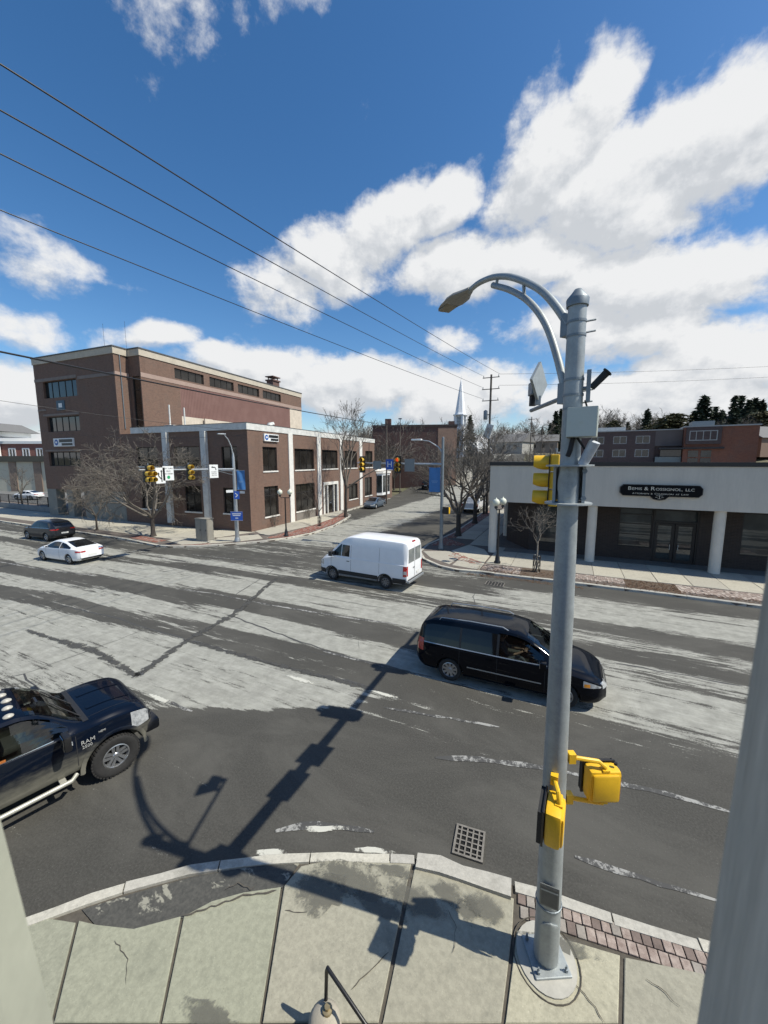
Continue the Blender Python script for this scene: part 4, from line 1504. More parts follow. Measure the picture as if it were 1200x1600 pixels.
church = thing('white_church', 'white wooden church with a tall pointed steeple up the side street', 'church', (-30.0, 116, 5.2), R(-8))
church.scale = (.82, .82, 1)
M_cw = mat('church_white', (.80, .81, .82), .55, 0, .05, .6)
ck_ = church
MB().box(-2.2, 2.2, -2.2, 2.2, -1, 10.0).build('tower', M_cw, ck_)
MB().box(-2.35, 2.35, -2.35, 2.35, 10.003, 10.5).build('tower_cornice', M_cw, ck_)
bf = MB()
for sx_ in (-1, 1):
    for sy_ in (-1, 1):
        bf.box(sx_ * 1.45 - .32, sx_ * 1.45 + .32, sy_ * 1.45 - .32, sy_ * 1.45 + .32, 10.5, 14.6)
bf.box(-1.5, 1.5, -1.5, 1.5, 10.5, 11.2).box(-1.2, 1.2, -1.2, 1.2, 11.2, 14.55)
bfo = bf.build('belfry', M_cw, ck_)
for a in range(4):
    l_ = MB()
    for k in range(7):
        l_.box(-.7, .7, -1.33, -1.22, 11.4 + k * .42, 11.4 + k * .42 + .26)
    l_.xform(Matrix.Rotation(a * math.pi / 2, 4, 'Z'))
    l_.build('louvre', mat('louvre_grey', (.22, .24, .26), .8, 0, .1, 2), bfo)
MB().lathe([(2.7, 14.6), (2.7, 14.9), (2.1, 15.0), (1.95, 15.5)], 8).build('belfry_cornice', M_cw, ck_)
MB().lathe([(1.95, 15.5), (1.1, 20.2), (.28, 24.3), (.03, 25.0)], 8).build('spire', M_cw, ck_)
MB().tube([(0, 0, 24.8), (0, 0, 26.0)], .04, 5).build('finial', M_cw, ck_)
nv = MB()
nv.box(-6, 6, 2.2, 24, -1, 5.0)
nv.add([(-6.3, 2.0, 4.9), (6.3, 2.0, 4.9), (0, 2.0, 9.4), (-6.3, 24.2, 4.9), (6.3, 24.2, 4.9), (0, 24.2, 9.4)], [(0, 1, 2), (5, 4, 3), (0, 2, 5, 3), (1, 4, 5, 2)])
nv.build('nave', M_cw, ck_)
for x in (-4, 4):
    MB().box(x - .6, x + .6, 1.9, 2.198, 1.0, 4.2).build('window', M_glass, ck_)
MB().box(-.7, .7, -2.28, -2.203, 5, 8).build('window', M_glass, ck_)

# ------------------------------------------------------------------ far west: parking lot wall, brick store
lw = thing('cream_panel_hall', 'long low cream building with brown piers and a dark flat roof beyond the parking lot', 'building', (-104, 42, 0), R(18))
MB().box(-30, 44, 0, 14, -.1, 6.3).build('wall', mat('cream_panel', (.50, .47, .37), .85, 0, .06, .6), lw)
MB().box(-30.3, 44.3, -.4, 14.3, 6.303, 7.5).build('roof_band', mat('roof_band_dark', (.085, .08, .06), .8, 0, .15, 1), lw)
for k in range(13):
    MB().box(-28 + k * 6, -26.2 + k * 6, -.15, -.003, -.1, 6.3).build('pier', mat('pier_brown', (.23, .17, .13), .85, 0, .1, 1), lw)
st = thing('brick_store', 'red brick store with white window surrounds and grey hipped roof, farthest west', 'building', (-127, 56, 0), R(24))
M_sb = brickmat('brick_red', (.26, .10, .075), (.21, .08, .06), (.26, .2, .17), .4, .14)
MB().box(-60, 1, 0, 16, -.1, 11.0).build('wall', M_sb, st)
MB().box(-60.2, 1.2, -.3, 16.2, 11.003, 11.7).build('cornice', M_white, st)
MB().box(-19, -12, -1.2, -.31, -.1, 13.0).build('white_porch', M_white, st)
MB().add([(-22, -3, 14.2), (-9, -3, 14.2), (-9, 9, 14.2), (-22, 9, 14.2), (-19.5, 0, 16.4), (-11.5, 0, 16.4), (-11.5, 6, 16.4), (-19.5, 6, 16.4)], [(0, 1, 5, 4), (1, 2, 6, 5), (2, 3, 7, 6), (3, 0, 4, 7), (4, 5, 6, 7), (3, 2, 1, 0)]).build('roof', mat('slate_grey', (.14, .14, .14), .8, 0, .1, 1), st)
MB().box(-20, -11, -1.2, 8, 13.0, 14.2).build('attic_wall', M_white, st)
for k in range(3):
    window(st, PY(-.05), -10.2 + k * 3.8, -8.2 + k * 3.8, 7.4, 9.9, M_white, M_glass, mull=(.5,), fw=.3, d=.03)
for k in range(4):
    window(st, PY(-.05), -36 + k * 4, -34 + k * 4, 7.4, 9.9, M_white, M_glass, mull=(.5,), fw=.3, d=.03)
# ------------------------------------------------------------------ vehicles
def pchip(pts, x):
    if x <= pts[0][0]:
        return pts[0][1]
    if x >= pts[-1][0]:
        return pts[-1][1]
    n = len(pts)
    h = [pts[i + 1][0] - pts[i][0] for i in range(n - 1)]
    d = [(pts[i + 1][1] - pts[i][1]) / h[i] for i in range(n - 1)]
    m = [d[0]] + [0 if d[i - 1] * d[i] <= 0 else 2 * d[i - 1] * d[i] / (d[i - 1] + d[i]) for i in range(1, n - 1)] + [d[-1]]
    for i in range(n - 1):
        if x <= pts[i + 1][0]:
            t = (x - pts[i][0]) / h[i]
            return ((2 * t ** 3 - 3 * t ** 2 + 1) * pts[i][1] + (t ** 3 - 2 * t ** 2 + t) * h[i] * m[i] + (-2 * t ** 3 + 3 * t ** 2) * pts[i + 1][1] + (t ** 3 - t ** 2) * h[i] * m[i + 1])


class Body:
    """car skin: half sections lofted along x; side, top and end patches can be taken off it"""

    def __init__(s, bot, belt, roof, w, wr, ws=.965):
        s.c = dict(bot=bot, belt=belt, roof=roof, w=w, wr=wr)
        s.wsf = ws
        s.x0, s.x1 = w[0][0], w[-1][0]

    def p(s, k, x):
        return pchip(s.c[k], x)

    def ring(s, x):
        zb, zs, zr, w, wr = (s.p(k, x) for k in ('bot', 'belt', 'roof', 'w', 'wr'))
        zr = max(zr, zs + .012)
        ws = w * s.wsf
        wr = min(wr, ws - .02)
        h = zs - zb
        g = zr - zs
        q = min(1, g / .45)
        P = [(0, zb), (w * .80, zb), (w * .93, zb + .03), (w * .985, zb + .16 * h), (w, zb + .45 * h), (w * .992, zb + .68 * h), (w * .978, zb + .88 * h), (ws, zs), (ws - .018, zs + .02 * q)]
        wt = wr + (ws - wr) * .02
        for t in (.33, .66):
            P.append((ws - .018 + (wt - ws + .018) * t + .012 * q * (1 - abs(2 * t - 1)), zs + .02 * q + (g * .86 - .02 * q) * t))
        P += [(wt, zs + g * .86), (wr - .035, zs + g * .945), (wr - .12, zs + g * .982), (wr * .5, zs + g * .997), (0, zr)]
        return P

    def y_at(s, x, z):
        P = s.ring(x)
        for a, b in zip(P[2:12], P[3:13]):
            if a[1] <= z <= b[1] + 1e-9:
                t = (z - a[1]) / max(1e-6, b[1] - a[1])
                return a[0] + (b[0] - a[0]) * t
        return P[3][0] if z < P[3][1] else P[12][0]

    def z_at(s, x, y):
        P = s.ring(x)
        y = abs(y)
        for a, b in zip(P[7:15], P[8:16]):
            if b[0] <= y <= a[0] + 1e-9:
                t = (a[0] - y) / max(1e-6, a[0] - b[0])
                return a[1] + (b[1] - a[1]) * t
        return P[7][1]

    def inside(s, x, y, z):
        P = s.ring(x)
        if z < P[0][1] or z > P[-1][1]:
            return False
        if z >= s.p('belt', x):
            return z <= s.z_at(x, y) and abs(y) <= P[7][0]
        return abs(y) <= s.y_at(x, z)

    def x_at(s, y, z, front):
        n = 400
        for i in range(n):
            t = i / n * 1.2
            x = s.x1 - t if front else s.x0 + t
            if s.inside(x, y, z):
                return x
        return s.x1 - 1.2 if front else s.x0 + 1.2

    def mesh(s, name, m, wheels=(), r=.33, arch=.39, skip=None, n=72, depth=.34):
        L = s.x1 - s.x0
        xs = [s.x0 + L * (.5 - .5 * math.cos(math.pi * (i / n))) * .35 + L * (i / n) * .65 for i in range(n + 1)]
        vs, fs = [], []
        k = None
        for x in xs:
            P = s.ring(x)
            full = P + [(-y, z) for y, z in P[-2:0:-1]]
            k = len(full)
            vs += [(x, y, z) for y, z in full]
        for i in range(n):
            for j in range(k):
                j2 = (j + 1) % k
                fs.append((i * k + j, (i + 1) * k + j, (i + 1) * k + j2, i * k + j2))
        fs.append(tuple(range(k)))
        fs.append(tuple(n * k + j for j in range(k - 1, -1, -1)))
        mb_ = MB().add(vs, fs)
        me = mb_.mesh(name, m)
        bm = bmesh.new()
        bm.from_mesh(me)
        bmesh.ops.recalc_face_normals(bm, faces=bm.faces)
        bm.to_mesh(me)
        bm.free()
        ob = bpy.data.objects.new(name, me)
        COL.objects.link(ob)
        cut = []
        for wx, side in wheels:
            yw = s.p('w', wx)
            c = MB().lathe([(arch, (yw - depth) * side), (arch, (yw + .15) * side)], 28, (wx, 0, r), 'Y').mesh('cut', m)
            b2 = bmesh.new()
            b2.from_mesh(c)
            bmesh.ops.recalc_face_normals(b2, faces=b2.faces)
            b2.to_mesh(c)
            b2.free()
            co = bpy.data.objects.new('cut', c)
            COL.objects.link(co)
            cut.append(co)
            md = ob.modifiers.new('b', 'BOOLEAN')
            md.operation = 'DIFFERENCE'
            md.solver = 'EXACT'
            md.object = co
        dg = bpy.context.evaluated_depsgraph_get()
        out = bpy.data.meshes.new_from_object(ob.evaluated_get(dg))
        bpy.data.objects.remove(ob, do_unlink=True)
        for c in cut:
            bpy.data.objects.remove(c, do_unlink=True)
        if skip:
            bm = bmesh.new()
            bm.from_mesh(out)
            dead = [f for f in bm.faces if skip(f.calc_center_median(), f.normal)]
            bmesh.ops.delete(bm, geom=dead, context='FACES')
            bm.to_mesh(out)
            bm.free()
        finish(out, 34)
        out.name = name
        return out

    def side(s, xs, zlo, zhi, side, off=.006, nz=6, mb=None):
        """patch on the flank: xs list; zlo, zhi functions of x"""
        mb = mb or MB()
        k = len(mb.v)
        for x in xs:
            a, b = zlo(x), zhi(x)
            for j in range(nz + 1):
                z = a + (b - a) * j / nz
                mb.v.append((x, side * (s.y_at(x, z) + off), z))
        for i in range(len(xs) - 1):
            for j in range(nz):
                a = k + i * (nz + 1) + j
                q = (a, a + nz + 1, a + nz + 2, a + 1)
                mb.f.append(q if side < 0 else q[::-1])
                mb.m.append(0)
        return mb

    def top(s, xs, half, off=.006, ny=10, mb=None, lo=None):
        mb = mb or MB()
        k = len(mb.v)
        for x in xs:
            hw = half(x)
            l_ = -hw if lo is None else lo(x)
            for j in range(ny + 1):
                y = l_ + (hw - l_) * j / ny
                mb.v.append((x, y, s.z_at(x, y) + off))
        for i in range(len(xs) - 1):
            for j in range(ny):
                a = k + i * (ny + 1) + j
                mb.f.append((a, a + ny + 1, a + ny + 2, a + 1))
                mb.m.append(0)
        return mb

    def end(s, y0, y1, z0, z1, front, off=.006, n=6, mb=None, zf=None):
        mb = mb or MB()
        k = len(mb.v)
        for i in range(n + 1):
            y = y0 + (y1 - y0) * i / n
            for j in range(n + 1):
                z = z0 + (z1 - z0) * j / n
                x = s.x_at(y, z, front)
                mb.v.append((x + (off if front else -off), y, z))
        for i in range(n):
            for j in range(n):
                a = k + i * (n + 1) + j
                q = (a, a + n + 1, a + n + 2, a + 1)
                mb.f.append(q if front else q[::-1])
                mb.m.append(0)
        return mb


def lin(a, b, n=14):
    return [a + (b - a) * i / n for i in range(n + 1)]


M_carglass = glassmat('car_glass', (.007, .008, .009), .03, .5)
M_see = seethrough('see_through_glass', (.50, .56, .52))
M_seed = seethrough('tinted_glass', (.42, .46, .44))
M_chrome = mat('chrome', (.62, .63, .64), .16, 1.0, .06, 8)
M_rim = mat('alloy_rim', (.46, .47, .48), .32, .85, .1, 8)
M_steel = mat('steel_rim', (.20, .20, .205), .45, .7, .15, 8)
M_trim = mat('black_plastic', (.018, .018, .019), .6, 0, .15, 8)
M_red = mat('tail_lamp_red', (.42, .015, .015), .18, 0, .15, 10, coat=.6)
M_lampc = mat('lamp_clear', (.16, .17, .18), .10, .3, .12, 9, col2=(.80, .82, .82), coat=1)
M_amber = mat('lamp_amber', (.75, .28, .03), .2, 0, .1, 8, coat=.6)
M_plate = mat('number_plate_white', (.66, .66, .63), .5, 0, .1, 20)
M_int = mat('cabin_dark', (.022, .021, .020), .9, 0, .2, 5)
M_seatm = mat('seat_cloth', (.10, .095, .088), .95, 0, .15, 10)


def paint(name, col, flake=.1, dust=.0, dustcol=(.22, .20, .16), dz=.6, metal=.25):
    m, t, b = newmat(name)
    v = texvec(t, (1, 1, 1))
    n = noise(t, v, 2.2, 4, .6)
    c = mixc(t, n, tuple(k * .92 for k in col), tuple(k * 1.08 for k in col))
    rgh = .28
    if dust:
        s = t.nodes.new('ShaderNodeSeparateXYZ')
        t.links.new(v, s.inputs[0])
        nz = noise(t, texvec(t, (1, 1, 3)), 3.0, 6, .7)
        f = maprange(t, mnode(t, 'ADD', s.outputs[2], mnode(t, 'MULTIPLY', nz, -.5)), dz - .45, dz + .06, dust, 0)
        c = mixc(t, f, c, dustcol)
        rr = maprange(t, f, 0, 1, .26, .9, 'LINEAR')
        t.links.new(rr, b.inputs['Roughness'])
    else:
        b.inputs['Roughness'].default_value = rgh
    t.links.new(c, b.inputs['Base Color'])
    b.inputs['Metallic'].default_value = metal
    b.inputs['Coat Weight'].default_value = .45
    b.inputs['Specular IOR Level'].default_value = .02 if max(col) < .03 else .3
    b.inputs['Coat Roughness'].default_value = .04
    return m


def wheel(parent, x, side, yo, r, w, rim, spokes=5, rr=.66, two=False, mrim=None):
    """side=+1: outer face towards +y"""
    t = bpy.data.objects.new('wheel', None)
    COL.objects.link(t)
    t.parent = parent
    t.location = (x, yo * side, r)
    if side < 0:
        t.rotation_euler = (0, 0, math.pi)
    ri = r * rr
    prof = [(ri, -w), (r * .93, -w), (r * .985, -w + .02), (r, -w * .75), (r, -w * .25), (r * .985, -.02), (r * .93, 0.0), (r * .84, .006), (ri + .012, -.004), (ri, -.015)]
    ty = MB().lathe(prof, 36, axis='Y', caps=False)
    if r > .4:                                              # lugs of an all-terrain tyre
        for k in range(40):
            a = 2 * math.pi * k / 40
            m0 = len(ty.v)
            ty.box(-.020, .020, -w * .95, -.004, r * .955, r * 1.018)
            ty.xform(Matrix.Rotation(a, 4, 'Y'), m0)
    ty.build('tyre', M_rub, t, smooth=40)
    rm = MB()
    rm.lathe([(ri, -w * .9), (ri, -.012), (ri - .02, -.004), (ri - .03, -.03), (ri - .035, -w * .55)], 36, axis='Y', caps=False)
    for k in range(spokes):
        a = 2 * math.pi * k / spokes
        m0 = len(rm.v)
        for s_ in ((-1, 1) if two else (0,)):
            wd = .030 if two else ri * .17
            off = s_ * ri * .12
            rm.add([(off - wd * .8, -.035, ri * .15), (off + wd * .8, -.035, ri * .15), (off * 1.6 + wd, -.02, ri - .015), (off * 1.6 - wd, -.02, ri - .015), (off - wd * .8, -.075, ri * .15), (off + wd * .8, -.075, ri * .15), (off * 1.6 + wd, -.07, ri - .015), (off * 1.6 - wd, -.07, ri - .015)],
                   [(3, 2, 1, 0), (0, 1, 5, 4), (2, 3, 7, 6), (1, 2, 6, 5), (3, 0, 4, 7)])
        rm.xform(Matrix.Rotation(a, 4, 'Y'), m0)
    rm.lathe([(.001, -.018), (ri * .20, -.020), (ri * .26, -.035), (ri * .26, -.09)], 20, axis='Y', caps=False)
    rm.build('rim', mrim or rim, t, smooth=35)
    MB().lathe([(.001, -w * .52), (ri * .98, -w * .52)], 24, axis='Y', caps=False).build('brake_disc', M_trim, t)
    return t


def mirror(parent, m, x, y, z, side, s=1.0):
    mm = MB().box(x - .05 * s, x + .10 * s, min(y, y + side * .20 * s), max(y, y + side * .20 * s), z - .02, z + .15 * s, bev=.03)
    o = mm.build('wing_mirror', m, parent, smooth=50)
    MB().box(x - .056 * s, x - .0505 * s, min(y + side * .03, y + side * .17 * s), max(y + side * .03, y + side * .17 * s), z + .0, z + .13 * s).build('mirror_glass', M_chrome, o)


def seam(body, parent, xs_, z0, z1, side, name='door_seam'):
    for x in xs_:
        body.side([x - .006, x + .006], lambda q: z0, lambda q: z1, side, .003, 10).build(name, M_blkm, parent)


# ---- black minivan in the middle of the road
PB = paint('minivan_black', (.003, .004, .007), metal=0)
van = thing('minivan', 'black minivan with chrome window line and roof rails passing behind the pole', 'minivan', (-1.34, 11.55, 0), R(.5))
B = Body(bot=[(-2.62, .42), (-2.3, .26), (-1, .22), (1.6, .22), (2.25, .24), (2.54, .34)],
         belt=[(-2.62, .98), (-2.4, 1.05), (-1, 1.045), (.6, 1.03), (1.25, 1.0), (2.0, .90), (2.4, .76), (2.54, .62)],
         roof=[(-2.62, 1.16), (-2.54, 1.45), (-2.40, 1.64), (-2.1, 1.73), (-1.0, 1.77), (0.0, 1.765), (.45, 1.70), (.75, 1.55), (1.25, 1.26), (1.62, 1.07), (2.1, .96), (2.42, .82), (2.54, .66)],
         w=[(-2.62, .80), (-2.5, .92), (-2.2, .985), (-1, 1.0), (1.4, .995), (2.0, .965), (2.35, .84), (2.54, .60)],
         wr=[(-2.62, .62), (-2.4, .72), (-1.5, .745), (.4, .73), (1.2, .76), (1.6, .80), (2.2, .72), (2.54, .50)])


def mv_skip(c, n):
    if abs(c.y) > .7 and -.20 < c.x < .92 and 1.09 < c.z < min(1.62, B.p('roof', c.x) - .12) and abs(n.y) > .4:
        return True
    return .62 < c.x < 1.48 and abs(c.y) < B.p('wr', c.x) - .14 and c.z > 1.1 and n.z > .2


link('body', B.mesh('body', PB, [(x, s) for x in (1.54, -1.54) for s in (1, -1)], .345, .40, mv_skip, 84), van)
hz = lambda x: min(B.p('roof', x) - .135, 1.645)
lo_ = lambda x: max(1.075, B.p('belt', x) + .035)
for s in (-1, 1):
    B.side(lin(-2.36, -1.28), lo_, hz, s).build('quarter_window', M_carglass, van)
    B.side(lin(-1.23, -.22), lo_, hz, s).build('sliding_door_window', M_carglass, van)
    B.side(lin(-.16, 1.02), lo_, lambda x: max(lo_(x) + .005, hz(x)), s).build('front_window', M_seed, van)
    B.side(lin(-1.285, -1.225, 2), lo_, hz, s, .009).build('pillar', M_blk, van)
    B.side(lin(-.225, -.155, 2), lo_, hz, s, .009).build('pillar', M_blk, van)
    B.side(lin(-2.40, 1.10, 30), lambda x: lo_(x) - .024, lambda x: lo_(x), s, .010, 1).build('chrome_belt_strip', M_alu, van)
    B.side(lin(-1.02, .98, 20), lambda x: .56, lambda x: .595, s, .012, 1).build('chrome_side_strip', M_alu, van)
    seam(B, van, (-1.26, -.19, 1.06), .30, 1.05, s)
    B.side(lin(-1.6, -.25, 16), lambda x: 1.005, lambda x: 1.012, s, .004, 1).build('slide_rail', M_blkm, van)
    for x in (-.40, .0):
        B.side(lin(x - .11, x + .11, 4), lambda q: .90, lambda q: .93, s, .022, 1).build('door_handle', PB, van)
    mirror(van, PB, .98, s * .93, 1.05, s, 1.1)
    t_ = MB().tube([(-1.95, s * .66, 1.72), (-1.9, s * .66, 1.795), (-1.0, s * .665, 1.83), (-.1, s * .65, 1.815), (.05, s * .65, 1.745)], .016, 6)
    t_.build('roof_rail', M_alu, van)
    B.side(lin(-2.57, -2.36, 5), lambda x: .80, lambda x: 1.16, s, .012).build('tail_light', M_red, van)
    h_ = B.side(lin(1.98, 2.40, 10), lambda x: .70 - .0 * x, lambda x: B.p('belt', x) - .03, s, .010)
    B.end(min(s * .42, s * .74), max(s * .42, s * .74), .655, .80, True, .012, mb=h_)
    ho = h_.build('headlight', M_lampc, van)
    B.side(lin(2.0, 2.14, 5), lambda x: .715, lambda x: .80, s, .014).build('turn_lamp', M_amber, ho)
B.top(lin(.56, 1.52, 12), lambda x: B.p('wr', x) - .085, .007).build('windscreen', M_see, van)
B.top(lin(1.53, 1.60, 2), lambda x: .76, .006).build('wiper_cowl', M_trim, van)
for y in (-.34, .28):
    MB().tube([(1.56, y - .25, B.z_at(1.5, y) + .02), (1.36, y + .12, B.z_at(1.36, y) + .025), (1.22, y + .35, B.z_at(1.22, y + .3) + .03)], .010, 5).build('wiper', M_blkm, van)
B.end(-.40, .40, .62, .76, True, .012).build('grille', M_chrome, van)
B.end(-.36, .36, .645, .672, True, .02, 4).build('grille_slot', M_blkm, van)
B.end(-.5, .5, .44, .50, True, .014).build('bumper_trim', M_chrome, van)
B.end(-.18, .18, .52, .61, True, .022).build('number_plate', M_plate, van)
B.top(lin(1.70, 2.36, 10), lambda x: .64 - .10 * (x - 1.7), .003, lo=lambda x: .63 - .10 * (x - 1.7)).build('bonnet_seam', M_blkm, van)
for x in (1.54, -1.54):
    for s in (-1, 1):
        wheel(van, x, s, .965, .345, .22, M_rim, 9)
# cabin
cab = MB().box(-2.2, 1.2, -.86, .86, .40, .44).box(1.0, 1.42, -.82, .82, .44, 1.02).box(-.95, -.85, -.8, .8, .44, 1.35)
cab.build('cabin', M_int, van)
for y in (-.40, .40):
    MB().box(-.25, .30, y - .25, y + .25, .62, .76, bev=.05).box(-.38, -.24, y - .24, y + .24, .70, 1.28, bev=.05).box(-.40, -.28, y - .13, y + .13, 1.30, 1.47, bev=.04).build('seat', M_seatm, van)
sw_ = MB()
ring_ = [(.62 + .08 * math.sin(a), .40 + .18 * math.cos(a), .98 + .17 * math.sin(a)) for a in [i * math.pi / 8 for i in range(17)]]
sw_.tube(ring_, .015, 6)
sw_.build('steering_wheel', M_blkm, van)


def skin_person(name, joints, edges, m, parent, subdiv=2):
    me = bpy.data.meshes.new(name)
    me.from_pydata([j[0] for j in joints], edges, [])
    ob = bpy.data.objects.new(name, me)
    COL.objects.link(ob)
    md = ob.modifiers.new('skin', 'SKIN')
    md.use_smooth_shade = True
    sk = me.skin_vertices[0].data
    for i, j in enumerate(joints):
        r_ = j[1]
        sk[i].radius = (r_, r_) if isinstance(r_, (int, float)) else r_
        sk[i].use_root = (i == 0)
    ob.modifiers.new('s', 'SUBSURF').levels = subdiv
    dg = bpy.context.evaluated_depsgraph_get()
    out = bpy.data.meshes.new_from_object(ob.evaluated_get(dg))
    bpy.data.objects.remove(ob, do_unlink=True)
    out.materials.clear()
    out.materials.append(m)
    for p in out.polygons:
        p.use_smooth = True
    return link(name, out, parent)


M_skin = mat('skin', (.46, .28, .20), .55, 0, .08, 12)
M_shirt = mat('shirt_grey', (.11, .12, .14), .9, 0, .15, 14)
M_hair = mat('hair_brown', (.05, .032, .022), .7, 0, .3, 30)
drv = thing('person', 'person in dark shirt at the wheel of the black minivan', 'person', (-1.34, 11.55, 0), R(.5))
# the near front seat (towards the camera) holds the driver: -y flank
dy = -.40
J = [((-.08, dy, .80), (.17, .14)), ((-.14, dy, 1.02), (.17, .12)), ((-.17, dy, 1.20), (.19, .11)), ((-.16, dy, 1.28), (.07, .07)), ((-.14, dy, 1.36), .055), ((-.11, dy, 1.46), (.078, .095)), ((-.10, dy, 1.55), (.07, .085)),
     ((-.17, dy - .20, 1.23), .065), ((.06, dy - .30, 1.03), .048), ((.30, dy - .20, 1.08), .036), ((.46, dy - .12, 1.16), .030),
     ((-.17, dy + .20, 1.23), .065), ((.05, dy + .28, 1.02), .048), ((.28, dy + .18, 1.05), .036), ((.46, dy + .10, 1.12), .030),
     ((.16, dy - .10, .80), .085), ((.42, dy - .12, .82), .065), ((.62, dy - .12, .50), .05), ((.16, dy + .10, .80), .085), ((.42, dy + .12, .82), .065), ((.62, dy + .12, .50), .05)]
E_ = [(0, 1), (1, 2), (2, 3), (3, 4), (4, 5), (5, 6), (2, 7), (7, 8), (8, 9), (9, 10), (2, 11), (11, 12), (12, 13), (13, 14), (0, 15), (15, 16), (16, 17), (0, 18), (18, 19), (19, 20)]
pb = skin_person('body', J, E_, M_skin, drv)
pb.data.materials.append(M_shirt)
for p in pb.data.polygons:
    c = p.center
    if c.z < 1.30 and not (c.x > .10 and c.z > .93):
        p.material_index = 1
for s in (-1, 1):
    base_ = Vector((.46, dy + s * .11, 1.14 if s > 0 else 1.18))
    for k in range(4):
        a = base_ + Vector((.03, s * (-.026 + .017 * k), .02 - .012 * k))
        MB().tube([a, a + Vector((.045, 0, .018)), a + Vector((.07, 0, -.005)), a + Vector((.062, 0, -.03))], [.010, .010, .009, .007], 6).build('finger', M_skin, drv, smooth=60)
    MB().tube([base_ + Vector((.0, -s * .03, .0)), base_ + Vector((.03, -s * .05, .02)), base_ + Vector((.055, -s * .045, .025))], [.012, .011, .008], 6).build('thumb', M_skin, drv, smooth=60)
hr = MB().lathe([(.02, 1.655), (.07, 1.635), (.098, 1.59), (.108, 1.53), (.102, 1.47), (.08, 1.44)], 16, (-.135, dy, 0), caps=True)
hr.build('hair', M_hair, drv, smooth=60)
nz_ = MB().box(-.02, .012, dy - .013, dy + .013, 1.455, 1.50, bev=.006)
nz_.build('nose', M_skin, drv, smooth=60)
for s in (-1, 1):
    MB().lathe([(.001, -.008), (.012, 0), (.001, .008)], 8, (-.012, dy + s * .032, 1.515), 'X').build('eye', M_blk, drv)
    MB().box(-.13, -.09, dy + s * .088 - .01, dy + s * .088 + .01, 1.465, 1.53, bev=.008).build('ear', M_skin, drv, smooth=60)
MB().box(-.014, -.004, dy - .022, dy + .022, 1.425, 1.433).build('mouth', mat('lip', (.30, .11, .09), .5, 0, .1, 9), drv)

# ---- white cargo van at the junction mouth
PW = paint('van_white', (.76, .77, .78), metal=0)
tv = thing('cargo_van', 'white high roofed cargo van with grey lower trim crossing the junction mouth', 'van', (-9.75, 18.38, 0), R(180 - 3))
B = Body(bot=[(-2.84, .50), (-2.6, .34), (-1, .30), (1.7, .28), (2.4, .28), (2.66, .36)],
         belt=[(-2.84, 1.30), (-2.6, 1.34), (0, 1.34), (1.2, 1.33), (1.9, 1.24), (2.35, 1.08), (2.58, .92), (2.66, .78)],
         roof=[(-2.84, 2.28), (-2.79, 2.42), (-2.6, 2.49), (-1, 2.53), (.3, 2.52), (.75, 2.44), (1.05, 2.26), (1.5, 1.86), (1.95, 1.46), (2.2, 1.30), (2.45, 1.12), (2.58, .98), (2.66, .80)],
         w=[(-2.84, .96), (-2.7, 1.01), (-2.3, 1.03), (1.6, 1.03), (2.2, .99), (2.5, .86), (2.66, .62)],
         wr=[(-2.84, .80), (-2.6, .86), (.3, .865), (1.0, .82), (1.9, .84), (2.3, .78), (2.66, .5)], ws=.985)
link('body', B.mesh('body', PW, [(x, s) for x in (1.65, -1.65) for s in (1, -1)], .345, .41, None, 80), tv)
